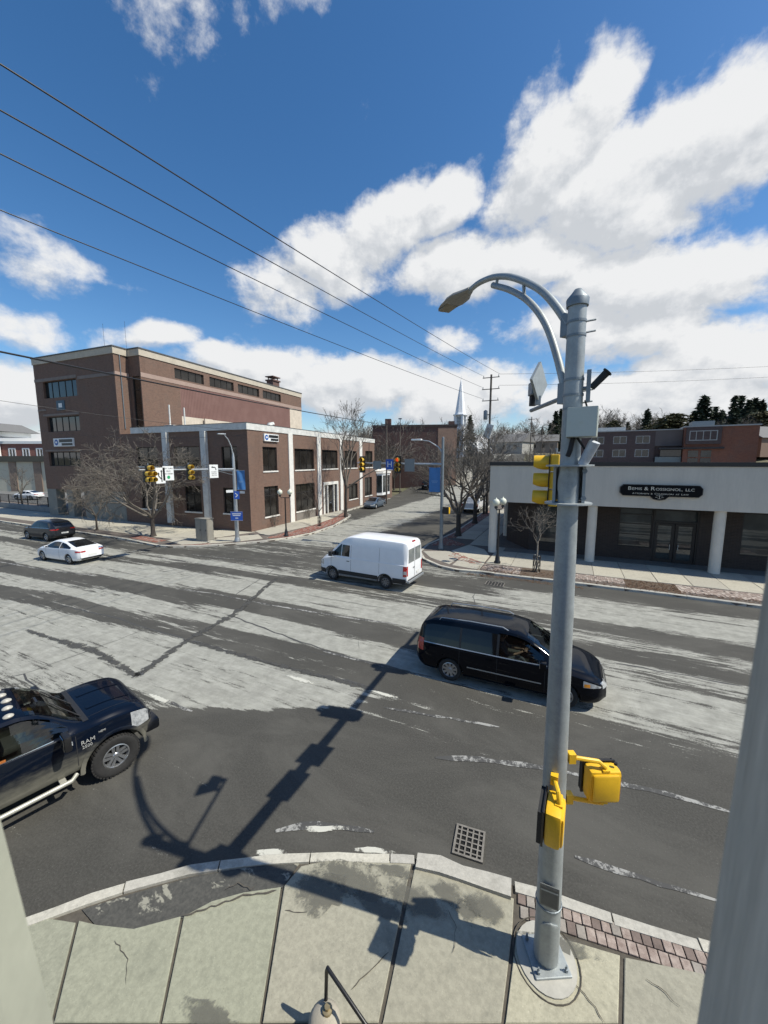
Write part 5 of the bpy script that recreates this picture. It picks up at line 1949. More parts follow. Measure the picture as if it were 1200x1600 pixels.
for s in (-1, 1):
    top_ = lambda x: min(2.02, B.p('roof', x) - .16)
    B.side(lin(.52, 1.02, 8), lambda x: 1.42, top_, s).build('door_window', M_carglass, tv)
    B.side(lin(1.06, 1.58, 8), lambda x: 1.42 - .04 * (x - 1.06), lambda x: max(1.45, B.p('roof', x) - .18), s).build('quarter_light', M_carglass, tv)
    B.side(lin(-2.80, -2.08, 10), lambda x: .38, lambda x: .66, s, .012).build('lower_trim', M_trim, tv)
    B.side(lin(-1.22, 1.22, 20), lambda x: .42, lambda x: .64, s, .012).build('lower_trim', M_trim, tv)
    B.side(lin(2.08, 2.60, 8), lambda x: .36, lambda x: .62, s, .012).build('bumper_side', M_trim, tv)
    B.side(lin(-1.15, 1.15, 16), lambda x: .335, lambda x: .41, s, .03, 1).build('sill_step', M_alu, tv)
    for wx in (1.65, -1.65):
        am = MB()
        k0 = []
        for i in range(15):
            a = math.pi * i / 14
            for rr_, yo in ((.41, .006), (.47, .012)):
                x, z = wx + rr_ * math.cos(a), .345 + rr_ * math.sin(a)
                k0.append((x, s * (B.y_at(x, max(.5, z)) + yo), z))
        am.add(k0, [(2 * i, 2 * i + 1, 2 * i + 3, 2 * i + 2) if s < 0 else (2 * i, 2 * i + 2, 2 * i + 3, 2 * i + 1) for i in range(14)])
        am.build('wheel_arch_trim', M_trim, tv)
    seam(B, tv, (.42, 1.70), .46, 2.05, s)
    seam(B, tv, (-1.30,), .75, 2.10, s)
    B.side(lin(-1.25, .30, 14), lambda x: 1.72, lambda x: 1.745, s, .004, 1).build('body_crease', M_blkm if False else PW, tv)
    B.side(lin(-1.12, -.3, 8), lambda x: 1.50, lambda x: 2.04, s, .008).build('side_panel', PW, tv)
    B.side(lin(-.24, .30, 8), lambda x: 1.50, lambda x: 2.04, s, .008).build('side_panel', PW, tv)
    B.side(lin(-2.45, -1.4, 8), lambda x: 1.50, lambda x: 2.04, s, .008).build('side_panel', PW, tv)
    B.side(lin(.50, .68, 3), lambda x: 1.16, lambda x: 1.20, s, .018, 1).build('door_handle', M_trim, tv)
    mirror(tv, M_trim, 1.55, s * .98, 1.42, s, 1.5)
    t_ = B.side(lin(-2.835, -2.66, 5), lambda x: .78, lambda x: 1.30, s, .014)
    B.end(min(s * .82, s * .95), max(s * .82, s * .95), .80, 1.30, False, .012, mb=t_)
    to = t_.build('tail_light', M_red, tv)
    B.side(lin(-2.83, -2.68, 3), lambda x: .90, lambda x: 1.06, s, .018).build('reverse_lamp', M_lampc, to)
    B.end(min(s * .06, s * .74), max(s * .06, s * .74), 1.42, 2.12, False, .010).build('rear_window', mat('rear_glass_pale', (.17, .19, .19), .1, 0, .2, 2, coat=.6), tv)
    h_ = B.side(lin(2.22, 2.55, 8), lambda x: .82, lambda x: B.p('belt', x) - .04, s, .010)
    h_.build('headlight', M_lampc, tv)
B.end(-.012, .012, .62, 2.3, False, .006, 8).build('rear_door_seam', M_blkm, tv)
B.end(.06, .20, 1.08, 1.14, False, .03).build('rear_handle', M_trim, tv)
B.end(-.92, .92, .52, .62, False, .05, 8).build('rear_bumper', M_trim, tv)
MB().box(-2.98, -2.84, -.95, .95, .46, .56, bev=.02).build('rear_step', M_alu, tv)
B.end(-.55, -.22, .70, .84, False, .02).build('number_plate', M_plate, tv)
B.top(lin(.95, 2.05, 12), lambda x: B.p('wr', x) - .06, .008).build('windscreen', M_carglass, tv)
B.end(-.5, .5, .66, .90, True, .012).build('grille', M_trim, tv)
MB().box(-2.80, -2.74, -.18, .18, 2.40, 2.47).build('high_brake_lamp', M_red, tv)
for x in (1.65, -1.65):
    for s in (-1, 1):
        wheel(tv, x, s, .985, .345, .22, M_steel, 8)


# ---- ordinary cars
def saloon(name, label, cat, loc, rz, pm, kind='saloon', group=None, rim=None, plate=True):
    t = thing(name, label, cat, loc, rz, group)
    if kind == 'saloon':
        b = Body(bot=[(-2.3, .42), (-2.0, .24), (0, .19), (1.9, .20), (2.28, .30)],
                 belt=[(-2.3, .86), (-2.05, .97), (-1.4, .98), (0, .92), (.9, .90), (1.6, .80), (2.1, .66), (2.28, .50)],
                 roof=[(-2.3, .92), (-2.18, 1.03), (-1.85, 1.09), (-1.3, 1.24), (-.75, 1.39), (-.2, 1.44), (.15, 1.42), (.55, 1.30), (1.05, 1.06), (1.3, .965), (1.8, .86), (2.15, .70), (2.28, .53)],
                 w=[(-2.3, .70), (-2.1, .82), (-1.5, .90), (0, .90), (1.5, .89), (2.0, .80), (2.28, .52)],
                 wr=[(-2.3, .60), (-1.9, .68), (-.9, .60), (.1, .60), (.9, .66), (1.4, .72), (2.28, .42)])
        wb, r, hw = 1.35, .33, .87
        win = [(-1.55, -.52), (-.46, .88)]
        ws_, rw = (.32, 1.18), (-1.82, -.82)
    else:
        b = Body(bot=[(-2.25, .50), (-2.0, .30), (0, .24), (1.9, .26), (2.28, .36)],
                 belt=[(-2.25, 1.0), (-1.9, 1.08), (0, 1.03), (.9, 1.01), (1.6, .93), (2.1, .78), (2.28, .6)],
                 roof=[(-2.25, 1.12), (-2.15, 1.25), (-1.85, 1.50), (-1.4, 1.62), (-.4, 1.67), (.1, 1.64), (.55, 1.48), (1.05, 1.17), (1.3, 1.07), (1.8, .97), (2.15, .82), (2.28, .63)],
                 w=[(-2.25, .78), (-2.0, .89), (-1.5, .92), (0, .92), (1.5, .91), (2.0, .82), (2.28, .56)],
                 wr=[(-2.25, .62), (-1.9, .68), (-.9, .68), (.1, .66), (.9, .70), (1.4, .74), (2.28, .45)])
        wb, r, hw = 1.33, .36, .89
        win = [(-1.75, -.55), (-.49, .85)]
        ws_, rw = (.30, 1.18), (-2.14, -1.74)
    link('body', b.mesh('body', pm, [(x, s) for x in (wb, -wb) for s in (1, -1)], r, r * 1.14, None, 60, .26), t)
    lo2 = lambda x: b.p('belt', x) + .035
    hi2 = lambda x: max(lo2(x) + .004, b.p('roof', x) - .10)
    for s in (-1, 1):
        for a, c in win:
            b.side(lin(a, c), lo2, hi2, s, .007).build('side_window', M_carglass, t)
        b.side(lin(win[0][0] - .05, win[1][1] + .05, 20), lambda x: lo2(x) - .016, lo2, s, .009, 1).build('belt_strip', M_chrome, t)
        seam(b, t, (-.49, .86), .30, b.p('belt', 0), s)
        for x in (-.72, .36):
            b.side(lin(x - .1, x + .1, 3), lambda q: .80 if kind == 'saloon' else .90, lambda q: .825 if kind == 'saloon' else .925, s, .02, 1).build('door_handle', pm, t)
        mirror(t, pm, .84, s * .80, b.p('belt', .8) + .02, s, .85)
        t_ = b.side(lin(b.x0 + .10, b.x0 + .30, 6), lambda x: b.p('belt', b.x0) - .06, lambda x: b.p('belt', b.x0) + .03, s, .010)
        b.end(min(s * .40, s * .83), max(s * .40, s * .83), b.p('belt', b.x0) - .06, b.p('belt', b.x0) + .03, False, .012, 10, mb=t_)
        t_.build('tail_light', M_red, t)
        h_ = b.side(lin(1.86, 2.16, 6), lambda x: b.p('belt', x) - .15, lambda x: b.p('belt', x) - .03, s, .010)
        b.end(min(s * .38, s * .66), max(s * .38, s * .66), b.p('belt', 2.2) - .08, b.p('belt', 2.2) + .03, True, .012, mb=h_)
        h_.build('headlight', M_lampc, t)
    b.top(lin(*ws_, 10), lambda x: b.p('wr', x) - .06, .007).build('windscreen', M_carglass, t)
    b.top(lin(*rw, 10), lambda x: b.p('wr', x) - .05, .007).build('rear_window', M_carglass, t)
    b.end(-.62, .62, .30, .44, False, .012, 8).build('rear_diffuser', M_trim, t)
    b.end(-.26, .26, .52 if kind == 'saloon' else .62, .64 if kind == 'saloon' else .74, False, .014).build('number_plate', M_plate, t)
    b.end(-.36, .36, .40, .54, True, .012, 8).build('grille', M_trim, t)
    for x in (wb, -wb):
        for s in (-1, 1):
            wheel(t, x, s, hw, r, .2, rim or M_rim, 5)
    return t


saloon('sedan', 'white sedan with a dark rear window driving away along the road behind the dark crossover', 'car', (-29.6, 13.75, 0), R(180 + 4), PW)
saloon('crossover', 'dark grey crossover driving away beside the far kerb in front of the dark tower', 'car', (-39.3, 16.9, 0), R(180 + 3), paint('crossover_grey', (.045, .050, .060), metal=.5), 'suv')
saloon('sedan', 'greyish blue sedan parked beside the brick wing facing the junction', 'car', (-24.35, 48.2, 0), R(-87), paint('sedan_blue', (.10, .14, .19), metal=.5))
saloon('crossover', 'small dark crossover parked far up the side street beyond the blue banner', 'car', (-24.9, 73, terr(-24.9, 73)+.1), R(94), paint('crossover_black', (.02, .022, .026), metal=.3), 'suv')
saloon('sedan', 'small white car standing in the parking lot beside the cream panel hall', 'car', (-82.5, 33.2, .1), R(200), PW)

# ---- white pickup half hidden behind the street trees
PT = paint('pickup_white', (.70, .71, .72), metal=0)
PK = paint('pickup_black', (.003, .006, .014), dust=.85, dustcol=(.20, .19, .15), dz=.72, metal=.0)


def pickup(label, loc, rz, pm, open_cab=False):
    t = thing('pickup_truck', label, 'pickup truck', loc, rz)
    b = Body(bot=[(-.4, .50), (.2, .47), (2.2, .48), (2.45, .56), (2.56, .66)],
             belt=[(-.4, 1.30), (.2, 1.30), (.9, 1.29), (1.5, 1.27), (2.0, 1.245), (2.36, 1.18), (2.50, 1.02), (2.56, .88)],
             roof=[(-1.75, 1.80), (-1.65, 1.90), (-1.4, 1.955), (-.3, 1.985), (.38, 1.975), (.60, 1.91), (.88, 1.72), (1.18, 1.47), (1.36, 1.37), (1.75, 1.375), (2.15, 1.33), (2.40, 1.23), (2.51, 1.06), (2.56, .91)],
             w=[(-1.75, .985), (-1.6, 1.0), (.9, 1.0), (1.4, 1.01), (2.2, 1.0), (2.42, .95), (2.52, .86), (2.56, .74)],
             wr=[(-1.75, .74), (-1.4, .78), (.5, .765), (1.2, .80), (1.6, .86), (2.2, .84), (2.56, .56)])
    b.c['bot'] = [(-1.75, .50)] + b.c['bot']
    b.c['belt'] = [(-1.75, 1.31)] + b.c['belt']

    def skp(c, n):
        if .58 < c.x < 1.28 and abs(c.y) < b.p('wr', c.x) - .10 and n.z > .2 and c.z > 1.36:
            return True
        return abs(c.y) > .7 and -.20 < c.x < .88 and 1.37 < c.z < b.p('roof', c.x) - .13 and abs(n.y) > .4
    link('body', b.mesh('body', pm, [(1.78, s) for s in (1, -1)], .43, .53, skp if open_cab else None, 80, .40), t)
    lo3 = lambda x: 1.345
    hi3 = lambda x: max(1.35, min(1.86, b.p('roof', x) - .105))
    for s in (-1, 1):
        b.side(lin(-1.45, -.34), lo3, hi3, s, .007).build('rear_door_window', M_carglass, t)
        b.side(lin(-.26, 1.08), lo3, hi3, s, .007).build('front_door_window', M_seed if open_cab else M_carglass, t)
        b.side(lin(-1.70, .85, 20), lambda x: 1.318, lambda x: 1.334, s, .010, 1).build('belt_strip', M_chrome, t)
        seam(b, t, (-.30, 1.16), .58, 1.30, s)
        for x in (-.56, -.05):
            b.side(lin(x - .12, x + .12, 3), lambda q: 1.10, lambda q: 1.14, s, .03, 1).build('door_handle', pm, t)
        # big towing mirrors
        mm = MB().box(.92, 1.04, min(s * 1.08, s * 1.34), max(s * 1.08, s * 1.34), 1.20, 1.50, bev=.04)
        mm.tube([(1.06, s * .93, 1.32), (1.0, s * 1.12, 1.34)], .03, 6)
        mo = mm.build('wing_mirror', M_blk, t, smooth=50)
        MB().box(.912, .918, min(s * 1.11, s * 1.31), max(s * 1.11, s * 1.31), 1.23, 1.47).build('mirror_glass', M_chrome, mo)
        MB().box(1.02, 1.045, min(s * 1.27, s * 1.33), max(s * 1.27, s * 1.33), 1.30, 1.36).build('mirror_lamp', M_lampc, mo)
        h_ = b.side(lin(2.10, 2.44, 8), lambda x: .86 + .05 * (x - 2.1), lambda x: b.p('belt', x) - .01, s, .010)
        b.end(min(s * .58, s * .84), max(s * .58, s * .84), .86, .99, True, .012, mb=h_)
        h_.build('headlight', M_lampc, t)
        # flared wheel lip
        lip = MB()
        k0 = []
        for i in range(17):
            a = math.pi * (i / 16) * 1.02 - .03
            for rr_, yo in ((.53, .012), (.56, .030), (.61, .008)):
                x, z = 1.78 + rr_ * math.cos(a), .43 + rr_ * math.sin(a)
                k0.append((x, s * (b.y_at(min(x, 2.38), max(.62, z)) + yo), z))
        for i in range(16):
            for j in (0, 1):
                q = (3 * i + j, 3 * i + j + 1, 3 * i + j + 4, 3 * i + j + 3)
                lip.f.append(q if s < 0 else q[::-1])
                lip.m.append(0)
        lip.v = k0
        lip.build('wheel_lip', pm, t, smooth=60)
        # tubular side step
        st_ = MB().tube([(-1.72, s * .98, .46), (-1.62, s * 1.06, .44), (1.02, s * 1.06, .44), (1.12, s * .98, .47)], .042, 10)
        for x in (-1.3, -.2, .9):
            st_.box(x - .05, x + .05, min(s * .80, s * 1.04), max(s * .80, s * 1.04), .45, .49)
        st_.build('side_step', mat('step_dusty_chrome', (.42, .41, .35), .45, .35, .2, 5), t, smooth=40)
    b.top(lin(.54, 1.34, 12), lambda x: b.p('wr', x) - .06, .007).build('windscreen', M_see if open_cab else M_carglass, t)
    b.top(lin(1.335, 1.43, 2), lambda x: .80, .006).build('wiper_cowl', M_trim, t)
    for y in (-.36, .26):
        MB().tube([(1.36, y - .2, 1.38), (1.16, y + .1, b.z_at(1.16, y) + .03), (.98, y + .3, b.z_at(.98, y + .2) + .03)], .011, 5).build('wiper', M_blkm, t)
    b.top(lin(1.42, 2.36, 14), lambda x: .72 - .05 * (x - 1.06), .003, lo=lambda x: .71 - .05 * (x - 1.06)).build('bonnet_seam', M_blkm, t)
    b.top(lin(1.42, 2.36, 14), lambda x: -.71 + .05 * (x - 1.06), .003, lo=lambda x: -.72 + .05 * (x - 1.06)).build('bonnet_seam', M_blkm, t)
    for y in (-.33, .33):
        b.top(lin(1.5, 2.28, 12), lambda x: y + .05, .012, 4, lo=lambda x: y - .05).build('bonnet_ridge', pm, t)
    b.end(-.52, .52, .80, 1.04, True, .014, 8).build('grille', M_chrome, t)
    b.end(-.47, .47, .83, 1.01, True, .022, 8).build('grille_mesh', M_blkm, t)
    bu = MB().box(2.36, 2.66, -.95, .95, .56, .80, bev=.06)
    bu.build('front_bumper', mat('bumper_dark', (.03, .03, .032), .45, .3, .2, 5), t, smooth=50)
    for y in (-.62, -.31, 0, .31, .62):
        MB().lathe([(.062, 0), (.058, .022), (.035, .042), (.002, .05)], 12, (0, 0, 0)).xform(Matrix.Translation((.40 - abs(y) * .10, y, b.z_at(.40, y) - .004)) @ Matrix.Diagonal((1.3, 1, 1, 1))).build('roof_marker_lamp', mat('marker_lens', (.40, .38, .33), .35, 0, .15, 9), t, smooth=60)
    # load bed
    bd_ = MB()
    for s in (-1, 1):
        bd_.box(-3.45, -1.80, min(s * .92, s * 1.0), max(s * .92, s * 1.0), .60, 1.32, bev=.03)
        bd_.box(-3.45, -1.80, min(s * .99, s * 1.02), max(s * .99, s * 1.02), .85, 1.05)
    bd_.box(-3.45, -1.80, -.92, .92, .66, .72).box(-1.86, -1.80, -.915, .915, .73, 1.30).box(-3.50, -3.44, -.97, .97, .60, 1.31)
    bd_.build('load_bed', pm, t, smooth=40)
    MB().box(-3.62, -3.50, -.95, .95, .50, .66, bev=.03).build('rear_bumper', M_chrome, t, smooth=40)
    for s in (-1, 1):
        MB().box(-3.52, -3.46, min(s * .82, s * 1.0), max(s * .82, s * 1.0), .85, 1.22).build('tail_light', M_red, t)
    for x in (1.78, -2.05):
        for s in (-1, 1):
            wheel(t, x, s, 1.0, .43, .28, M_rim, 5, .56, True)
    MB().box(-1.7, 2.4, -.5, .5, .42, .52).build('chassis', M_blkm, t)
    if open_cab:
        MB().box(-1.6, 1.2, -.88, .88, .62, .66).box(.98, 1.36, -.84, .84, .66, 1.28).build('cabin', M_int, t)
        for y in (-.45, .45):
            MB().box(.0, .55, y - .26, y + .26, .78, .92, bev=.05).box(-.15, -.01, y - .25, y + .25, .84, 1.48, bev=.05).box(-.17, -.05, y - .13, y + .13, 1.50, 1.68, bev=.04).build('seat', M_seatm, t)
        MB().tube([(.86 + .06 * math.sin(a), .45 + .18 * math.cos(a), 1.22 + .17 * math.sin(a)) for a in [i * math.pi / 8 for i in range(17)]], .016, 6).build('steering_wheel', M_blkm, t)
        MB().box(.78, .82, -.12, .12, 1.72, 1.80).build('rear_view_mirror', M_blk, t)
    return t, b


hd = R(90 - 12.5)
fw_ = Vector((math.cos(hd), math.sin(hd)))
rt_ = Vector((math.sin(hd), -math.cos(hd)))
wc = Vector((-8.17, 4.22))                                   # near front wheel on the ground
org = wc - fw_ * 1.78 - rt_ * .96
ram, rb_ = pickup('muddy black pickup truck with roof marker lamps and tubular side steps', (org.x, org.y, 0), hd, PK, True)
M_badge = mat('badge_silver', (.36, .36, .35), .4, 0, .05, 8)
for body_, sz, x, z in (('RAM', .115, .99, 1.06), ('2500', .085, .97, .965)):
    o = text_mesh(body_, sz, M_badge, ram, (x + .35, -(rb_.y_at(1.35, 1.0) + .012), z), RX, 'badge', .004)
text_mesh('HEMI', .055, M_badge, ram, (1.58, -(rb_.y_at(1.58, 1.13) + .014), 1.13), RX, 'badge', .004)
MB().box(.06, .20, -1.0, -.985, 1.36, 1.40).build('door_sill_block', mat('amber_block', (.40, .13, .03), .3, 0, .1, 4), ram)  # small amber block at the foot of the front door window
pickup('white pickup truck parked under the street trees beside the law office', (-10.95, 51.0, 0), R(92), PT)
# ------------------------------------------------------------------ the signal pole at the near kerb
PXY = Vector((.115, 4.70))
PXY = Vector((.085, 4.70))
tp = thing('signal_pole', 'tall galvanised signal pole with curved twin lamp arm on the near pavement', 'pole', (PXY.x, PXY.y, SW))
TOP = 8.0
LEAN = R(.72)
tp.rotation_euler = (0, -LEAN, 0)


def leaned(p):
    return Vector((p.x - p.z * math.sin(LEAN), p.y, p.z * math.cos(LEAN)))


PR = lambda z: .152 - (.152 - .088) * z / TOP
MB().lathe([(PR(z), z) for z in (.04, 1, 2, 3, 4, 5, 6, 7, TOP)], 32).build('shaft', M_galv, tp, smooth=40)
MB().lathe([(PR(TOP) + .018, TOP - .05), (PR(TOP) + .022, TOP + .02), (PR(TOP) + .015, TOP + .035), (.06, TOP + .085), (.035, TOP + .12), (.005, TOP + .13)], 28).build('cap', M_galvd, tp, smooth=40)
bp = MB().box(-.23, .23, -.23, .23, .0, .045, bev=.012)
bpo = bp.build('base_plate', M_galv, tp)
bpo.rotation_euler = (0, 0, R(28))
for a in range(4):
    th_a = a * math.pi / 2 + math.pi / 4
    MB().lathe([(.022, .045), (.022, .085), (.012, .09), (.012, .13)], 6, (.25 * math.cos(th_a), .25 * math.sin(th_a), 0)).build('anchor_bolt', M_galvd, bpo)
pad = MB()
n = 26
pts = [(.36 * math.cos(2 * math.pi * i / n), .40 * math.sin(2 * math.pi * i / n)) for i in range(n)]
pad.prism(pts, -.03, .018)
pad.build('concrete_footing', M_conc, tp).rotation_euler = (0, 0, .4)
rg_ = MB()
rg_.tube([(.40 * math.cos(2 * math.pi * i / 30), .45 * math.sin(2 * math.pi * i / 30), .002 + .003 * (i % 3)) for i in range(31)], .008, 5)
rg_.build('footing_joint', M_joint, tp).rotation_euler = (0, 0, .4)
# covers facing the camera (direction camera -> pole reversed)
cdir = math.atan2(-PXY.y, -PXY.x)


def on_pole(z, az, out=0.0):
    r_ = PR(z) + out
    return Vector((r_ * math.cos(az), r_ * math.sin(az), z))


hv = MB()
seg = []
for i in range(13):
    a = math.pi * i / 12
    seg.append((.105 * math.cos(a), .62 + .10 * math.sin(a)))
outl = [(-.105, .10)] + [(x, z) for x, z in seg[::-1]] + [(.105, .10)]


def curved_plate(outline, az0, off, thick, nx_=8):
    """plate bent round the pole: outline in (width, height), convex"""
    m_ = MB()
    zs_ = sorted({round(p[1], 4) for p in outline})
    zs_ = [zs_[0] + (zs_[-1] - zs_[0]) * i / 16 for i in range(17)]
    n_ = len(outline)

    def half(z):
        xs_ = []
        for a, b in zip(outline, outline[1:] + outline[:1]):
            if min(a[1], b[1]) - 1e-6 <= z <= max(a[1], b[1]) + 1e-6 and abs(a[1] - b[1]) > 1e-9:
                xs_.append(a[0] + (b[0] - a[0]) * (z - a[1]) / (b[1] - a[1]))
        return (min(xs_), max(xs_)) if xs_ else (0, 0)
    for d in (off, off + thick):
        for z in zs_:
            x0, x1 = half(z)
            for k in range(nx_ + 1):
                m_.v.append(on_pole(z, az0 + (x0 + (x1 - x0) * k / nx_) / PR(z), d)[:])
    w_, N_ = nx_ + 1, (nx_ + 1) * 17
    for j in range(16):
        for k in range(nx_):
            m_.f.append((N_ + j * w_ + k, N_ + j * w_ + k + 1, N_ + (j + 1) * w_ + k + 1, N_ + (j + 1) * w_ + k))
        for k in (0, nx_):
            m_.f.append((j * w_ + k, (j + 1) * w_ + k, N_ + (j + 1) * w_ + k, N_ + j * w_ + k))
    for k in range(nx_):
        for j in (0, 16):
            m_.f.append((j * w_ + k, j * w_ + k + 1, N_ + j * w_ + k + 1, N_ + j * w_ + k))
    m_.m = [0] * len(m_.f)
    return m_


curved_plate(outl, cdir + .25, -.01, .03).build('hand_hole_cover', M_galv, tp, smooth=40)
el = [(.10 * math.cos(2 * math.pi * i / 20), 6.12 + .16 * math.sin(2 * math.pi * i / 20)) for i in range(20)]
curved_plate(el, cdir - .25, -.01, .025).build('hand_hole_cover', M_galv, tp, smooth=40)
pl_ = MB().box(-.11, .11, -.012, .0, -.15, .15, bev=.005)
plo = pl_.build('id_plate', mat('plate_dull', (.17, .18, .18), .5, .4, .15, 6), tp)
plo.location = on_pole(1.10, cdir + .05, .012)
plo.rotation_euler = (0, 0, cdir + math.pi / 2 + .05)
MB().box(-.09, .09, -.017, -.0125, -.125, .125).build('id_panel', mat('plate_print', (.10, .105, .105), .5, .3, .2, 10), plo)
MB().box(-.10, .10, -.019, -.0175, .07, .09).build('id_line', M_galv, plo)
MB().lathe([(PR(.86) + .004, -.015), (PR(.86) + .012, -.01), (PR(.86) + .012, .01), (PR(.86) + .004, .015)], 24, (0, 0, .86), caps=False).build('band', M_galvd, tp)
for z in (7.80, 7.66, 7.22, 7.06, 6.92):
    MB().lathe([(PR(z) + .002, -.012), (PR(z) + .006, -.012), (PR(z) + .006, .012), (PR(z) + .002, .012)], 28, (0, 0, z), caps=False).build('band', M_galvd, tp)
for z in (7.80, 7.69, 7.10, 6.98):
    e0 = on_pole(z, cdir + 1.75, 0)
    MB().tube([e0, e0 + Vector((.09, .035, .015))], .010, 6).build('band_bolt', M_galvd, tp)
# twin curved lamp arm
hdv = Vector((-.755, .656, 0)).normalized()
V = lambda d, z: hdv * d + Vector((0, 0, z))


def smooth_path(pts, n=24):
    X = [p[0] for p in pts]
    out = []
    T = [0]
    for a, b in zip(pts[:-1], pts[1:]):
        T.append(T[-1] + math.hypot(b[0] - a[0], b[1] - a[1]))
    px_ = [(t, p[0]) for t, p in zip(T, pts)]
    pz_ = [(t, p[1]) for t, p in zip(T, pts)]
    return [V(pchip(px_, T[-1] * i / n), pchip(pz_, T[-1] * i / n) - SW) for i in range(n + 1)]


ua = smooth_path([(.10, 7.94), (.30, 8.21), (.48, 8.41), (.69, 8.58), (1.12, 8.84), (1.45, 8.95), (1.70, 8.98), (1.90, 8.96)])
la = smooth_path([(.10, 7.24), (.22, 7.60), (.40, 8.01), (.67, 8.36), (1.01, 8.63), (1.36, 8.83)])
MB().tube(ua, [.046 - .010 * i / 24 for i in range(25)], 12).build('lamp_arm', M_galv, tp, smooth=50)
MB().tube(la, [.043 - .006 * i / 24 for i in range(25)], 12).build('brace_arm', M_galv, tp, smooth=50)
for i, j in ((11, 16), (17, 23)):
    MB().tube([ua[i], la[j]], .020, 8).build('strut', M_galv, tp)
for z in (7.80, 7.10):
    MB().box(-.05, .05, -.045, .045, -.11, .11).xform(Matrix.Translation(V(.12, z)) @ Matrix.Rotation(math.atan2(hdv.y, hdv.x), 4, 'Z')).build('arm_clamp', M_galvd, tp)
# lamp head
ha = math.atan2(hdv.y, hdv.x)
lh = link('lamp_head', None, tp, ua[-1])
lh.rotation_euler = (0, R(2), ha)
secs = [(-.05, .05, .045), (.08, .10, .06), (.20, .16, .075), (.36, .17, .075), (.44, .155, .05), (.56, .14, .045), (.68, .10, .03), (.74, .05, .015)]
m_ = MB()
for x, hw_, hh in secs:
    for k in range(12):
        a = 2 * math.pi * k / 12
        m_.v.append((x, hw_ * math.cos(a), hh * (math.sin(a) if math.sin(a) > 0 else .55 * math.sin(a))))
for i in range(len(secs) - 1):
    for k in range(12):
        m_.f.append((i * 12 + k, i * 12 + (k + 1) % 12, (i + 1) * 12 + (k + 1) % 12, (i + 1) * 12 + k))
        m_.m.append(0)
m_.f += [tuple(range(11, -1, -1)), tuple(len(secs) * 12 - 12 + k for k in range(12))]
m_.m += [0, 0]
m_.build('housing', mat('lamp_head_grey', (.30, .29, .26), .6, .2, .08, 1.5), lh, smooth=40)
MB().box(.42, .68, -.10, .10, -.032, -.022).build('lens', mat('lamp_lens', (.22, .19, .12), .3, 0, .2, 6), lh)
MB().lathe([(.03, .045), (.03, .08), (.01, .09)], 10, (.50, 0, 0)).build('photocell', M_blk, lh)
# detector panel on its short bracket
CB = Vector((-.40, 5.98, 7.42)) - Vector((PXY.x, PXY.y, SW))
bd2 = Vector((CB.x, CB.y, 0)).normalized()
MB().tube([on_pole(7.08, math.atan2(bd2.y, bd2.x), -.02), bd2 * 1.52 + Vector((0, 0, 7.10))], .028, 8).build('detector_bracket', M_galvd, tp)
dt = thing('detector_panel', 'diamond shaped grey detector panel on a short bracket beside the near pole', 'detector', (PXY.x - .09 + bd2.x * 1.22, PXY.y + bd2.y * 1.22, SW + 7.13))
dt.rotation_euler = (0, 0, math.atan2(bd2.y, bd2.x))
m_ = MB().box(-.018, .018, -.19, .19, -.19, .19)
m_.xform(Matrix.Translation((0, 0, .30)) @ Matrix.Rotation(R(52), 4, 'Z') @ Matrix.Rotation(math.pi / 4, 4, 'X'))
m_.build('panel', M_galv, dt)
MB().box(-.03, .03, -.03, .03, .0, .12).build('foot', M_galvd, dt)
MB().box(.10, .30, -.06, .06, .16, .34, bev=.015).build('camera_body', M_galvd, dt)
MB().box(.18, .28, -.04, .04, .02, .16).build('camera_mount', M_blkm, dt)
# little sensor on the right
sn = MB().tube([(.09, -.02, 7.12), (.13, -.03, 7.12)], .02, 8).box(.12, .16, -.06, 0, 6.98, 7.30)
sn.build('sensor_mount', M_galvd, tp)
MB().tube([(.17, -.03, 7.12), (.30, -.02, 7.26)], [.035, .04], 10).tube([(.30, -.02, 7.26), (.31, -.02, 7.27)], [.05, .05], 10).build('sensor', M_blkm, tp, smooth=40)
cab_l = MB().tube([on_pole(7.0, cdir + 1.6, .02), on_pole(6.9, cdir + 1.5, .05), on_pole(6.7, cdir + 1.2, .04)], .010, 6)
cab_l.build('cable', M_blkm, tp)
# control box on the camera side
bx = thing('control_box', 'pale grey metal control box strapped to the near signal pole', 'control box', (PXY.x - .085, PXY.y, SW))
zc = 6.76
fwd_ = Vector((math.cos(cdir), math.sin(cdir), 0))
rgt_ = Vector((math.sin(cdir), -math.cos(cdir), 0)) * -1
bm_ = MB().box(-.03, .25, -.24, .02, zc - .15, zc + .15, bev=.008)
bm_.xform(Matrix.Rotation(R(-5), 4, 'Z'))
bm_.build('box', mat('box_grey_green', (.36, .39, .35), .5, 0, .05, 4), bx)
dd = MB().box(-.025, .245, -.252, -.242, zc - .145, zc + .145)
for z in (zc,):
    dd.box(-.01, .005, -.260, -.2525, z - .01, z + .01).box(.10, .115, -.260, -.2525, z - .01, z + .01)
dd.xform(Matrix.Rotation(R(-5), 4, 'Z'))
dd.build('lid', mat('lid_grey_green', (.52, .55, .49), .5, 0, .05, 4), bx)
MB().tube([(.02, -.13, zc - .15), (.0, -.14, zc - .28), (-.02, -.12, zc - .34)], .025, 8).tube([(.06, -.12, zc - .15), (.14, -.08, zc - .27), (.22, -.02, zc - .30)], .012, 6).build('conduit', M_blkm, bx)

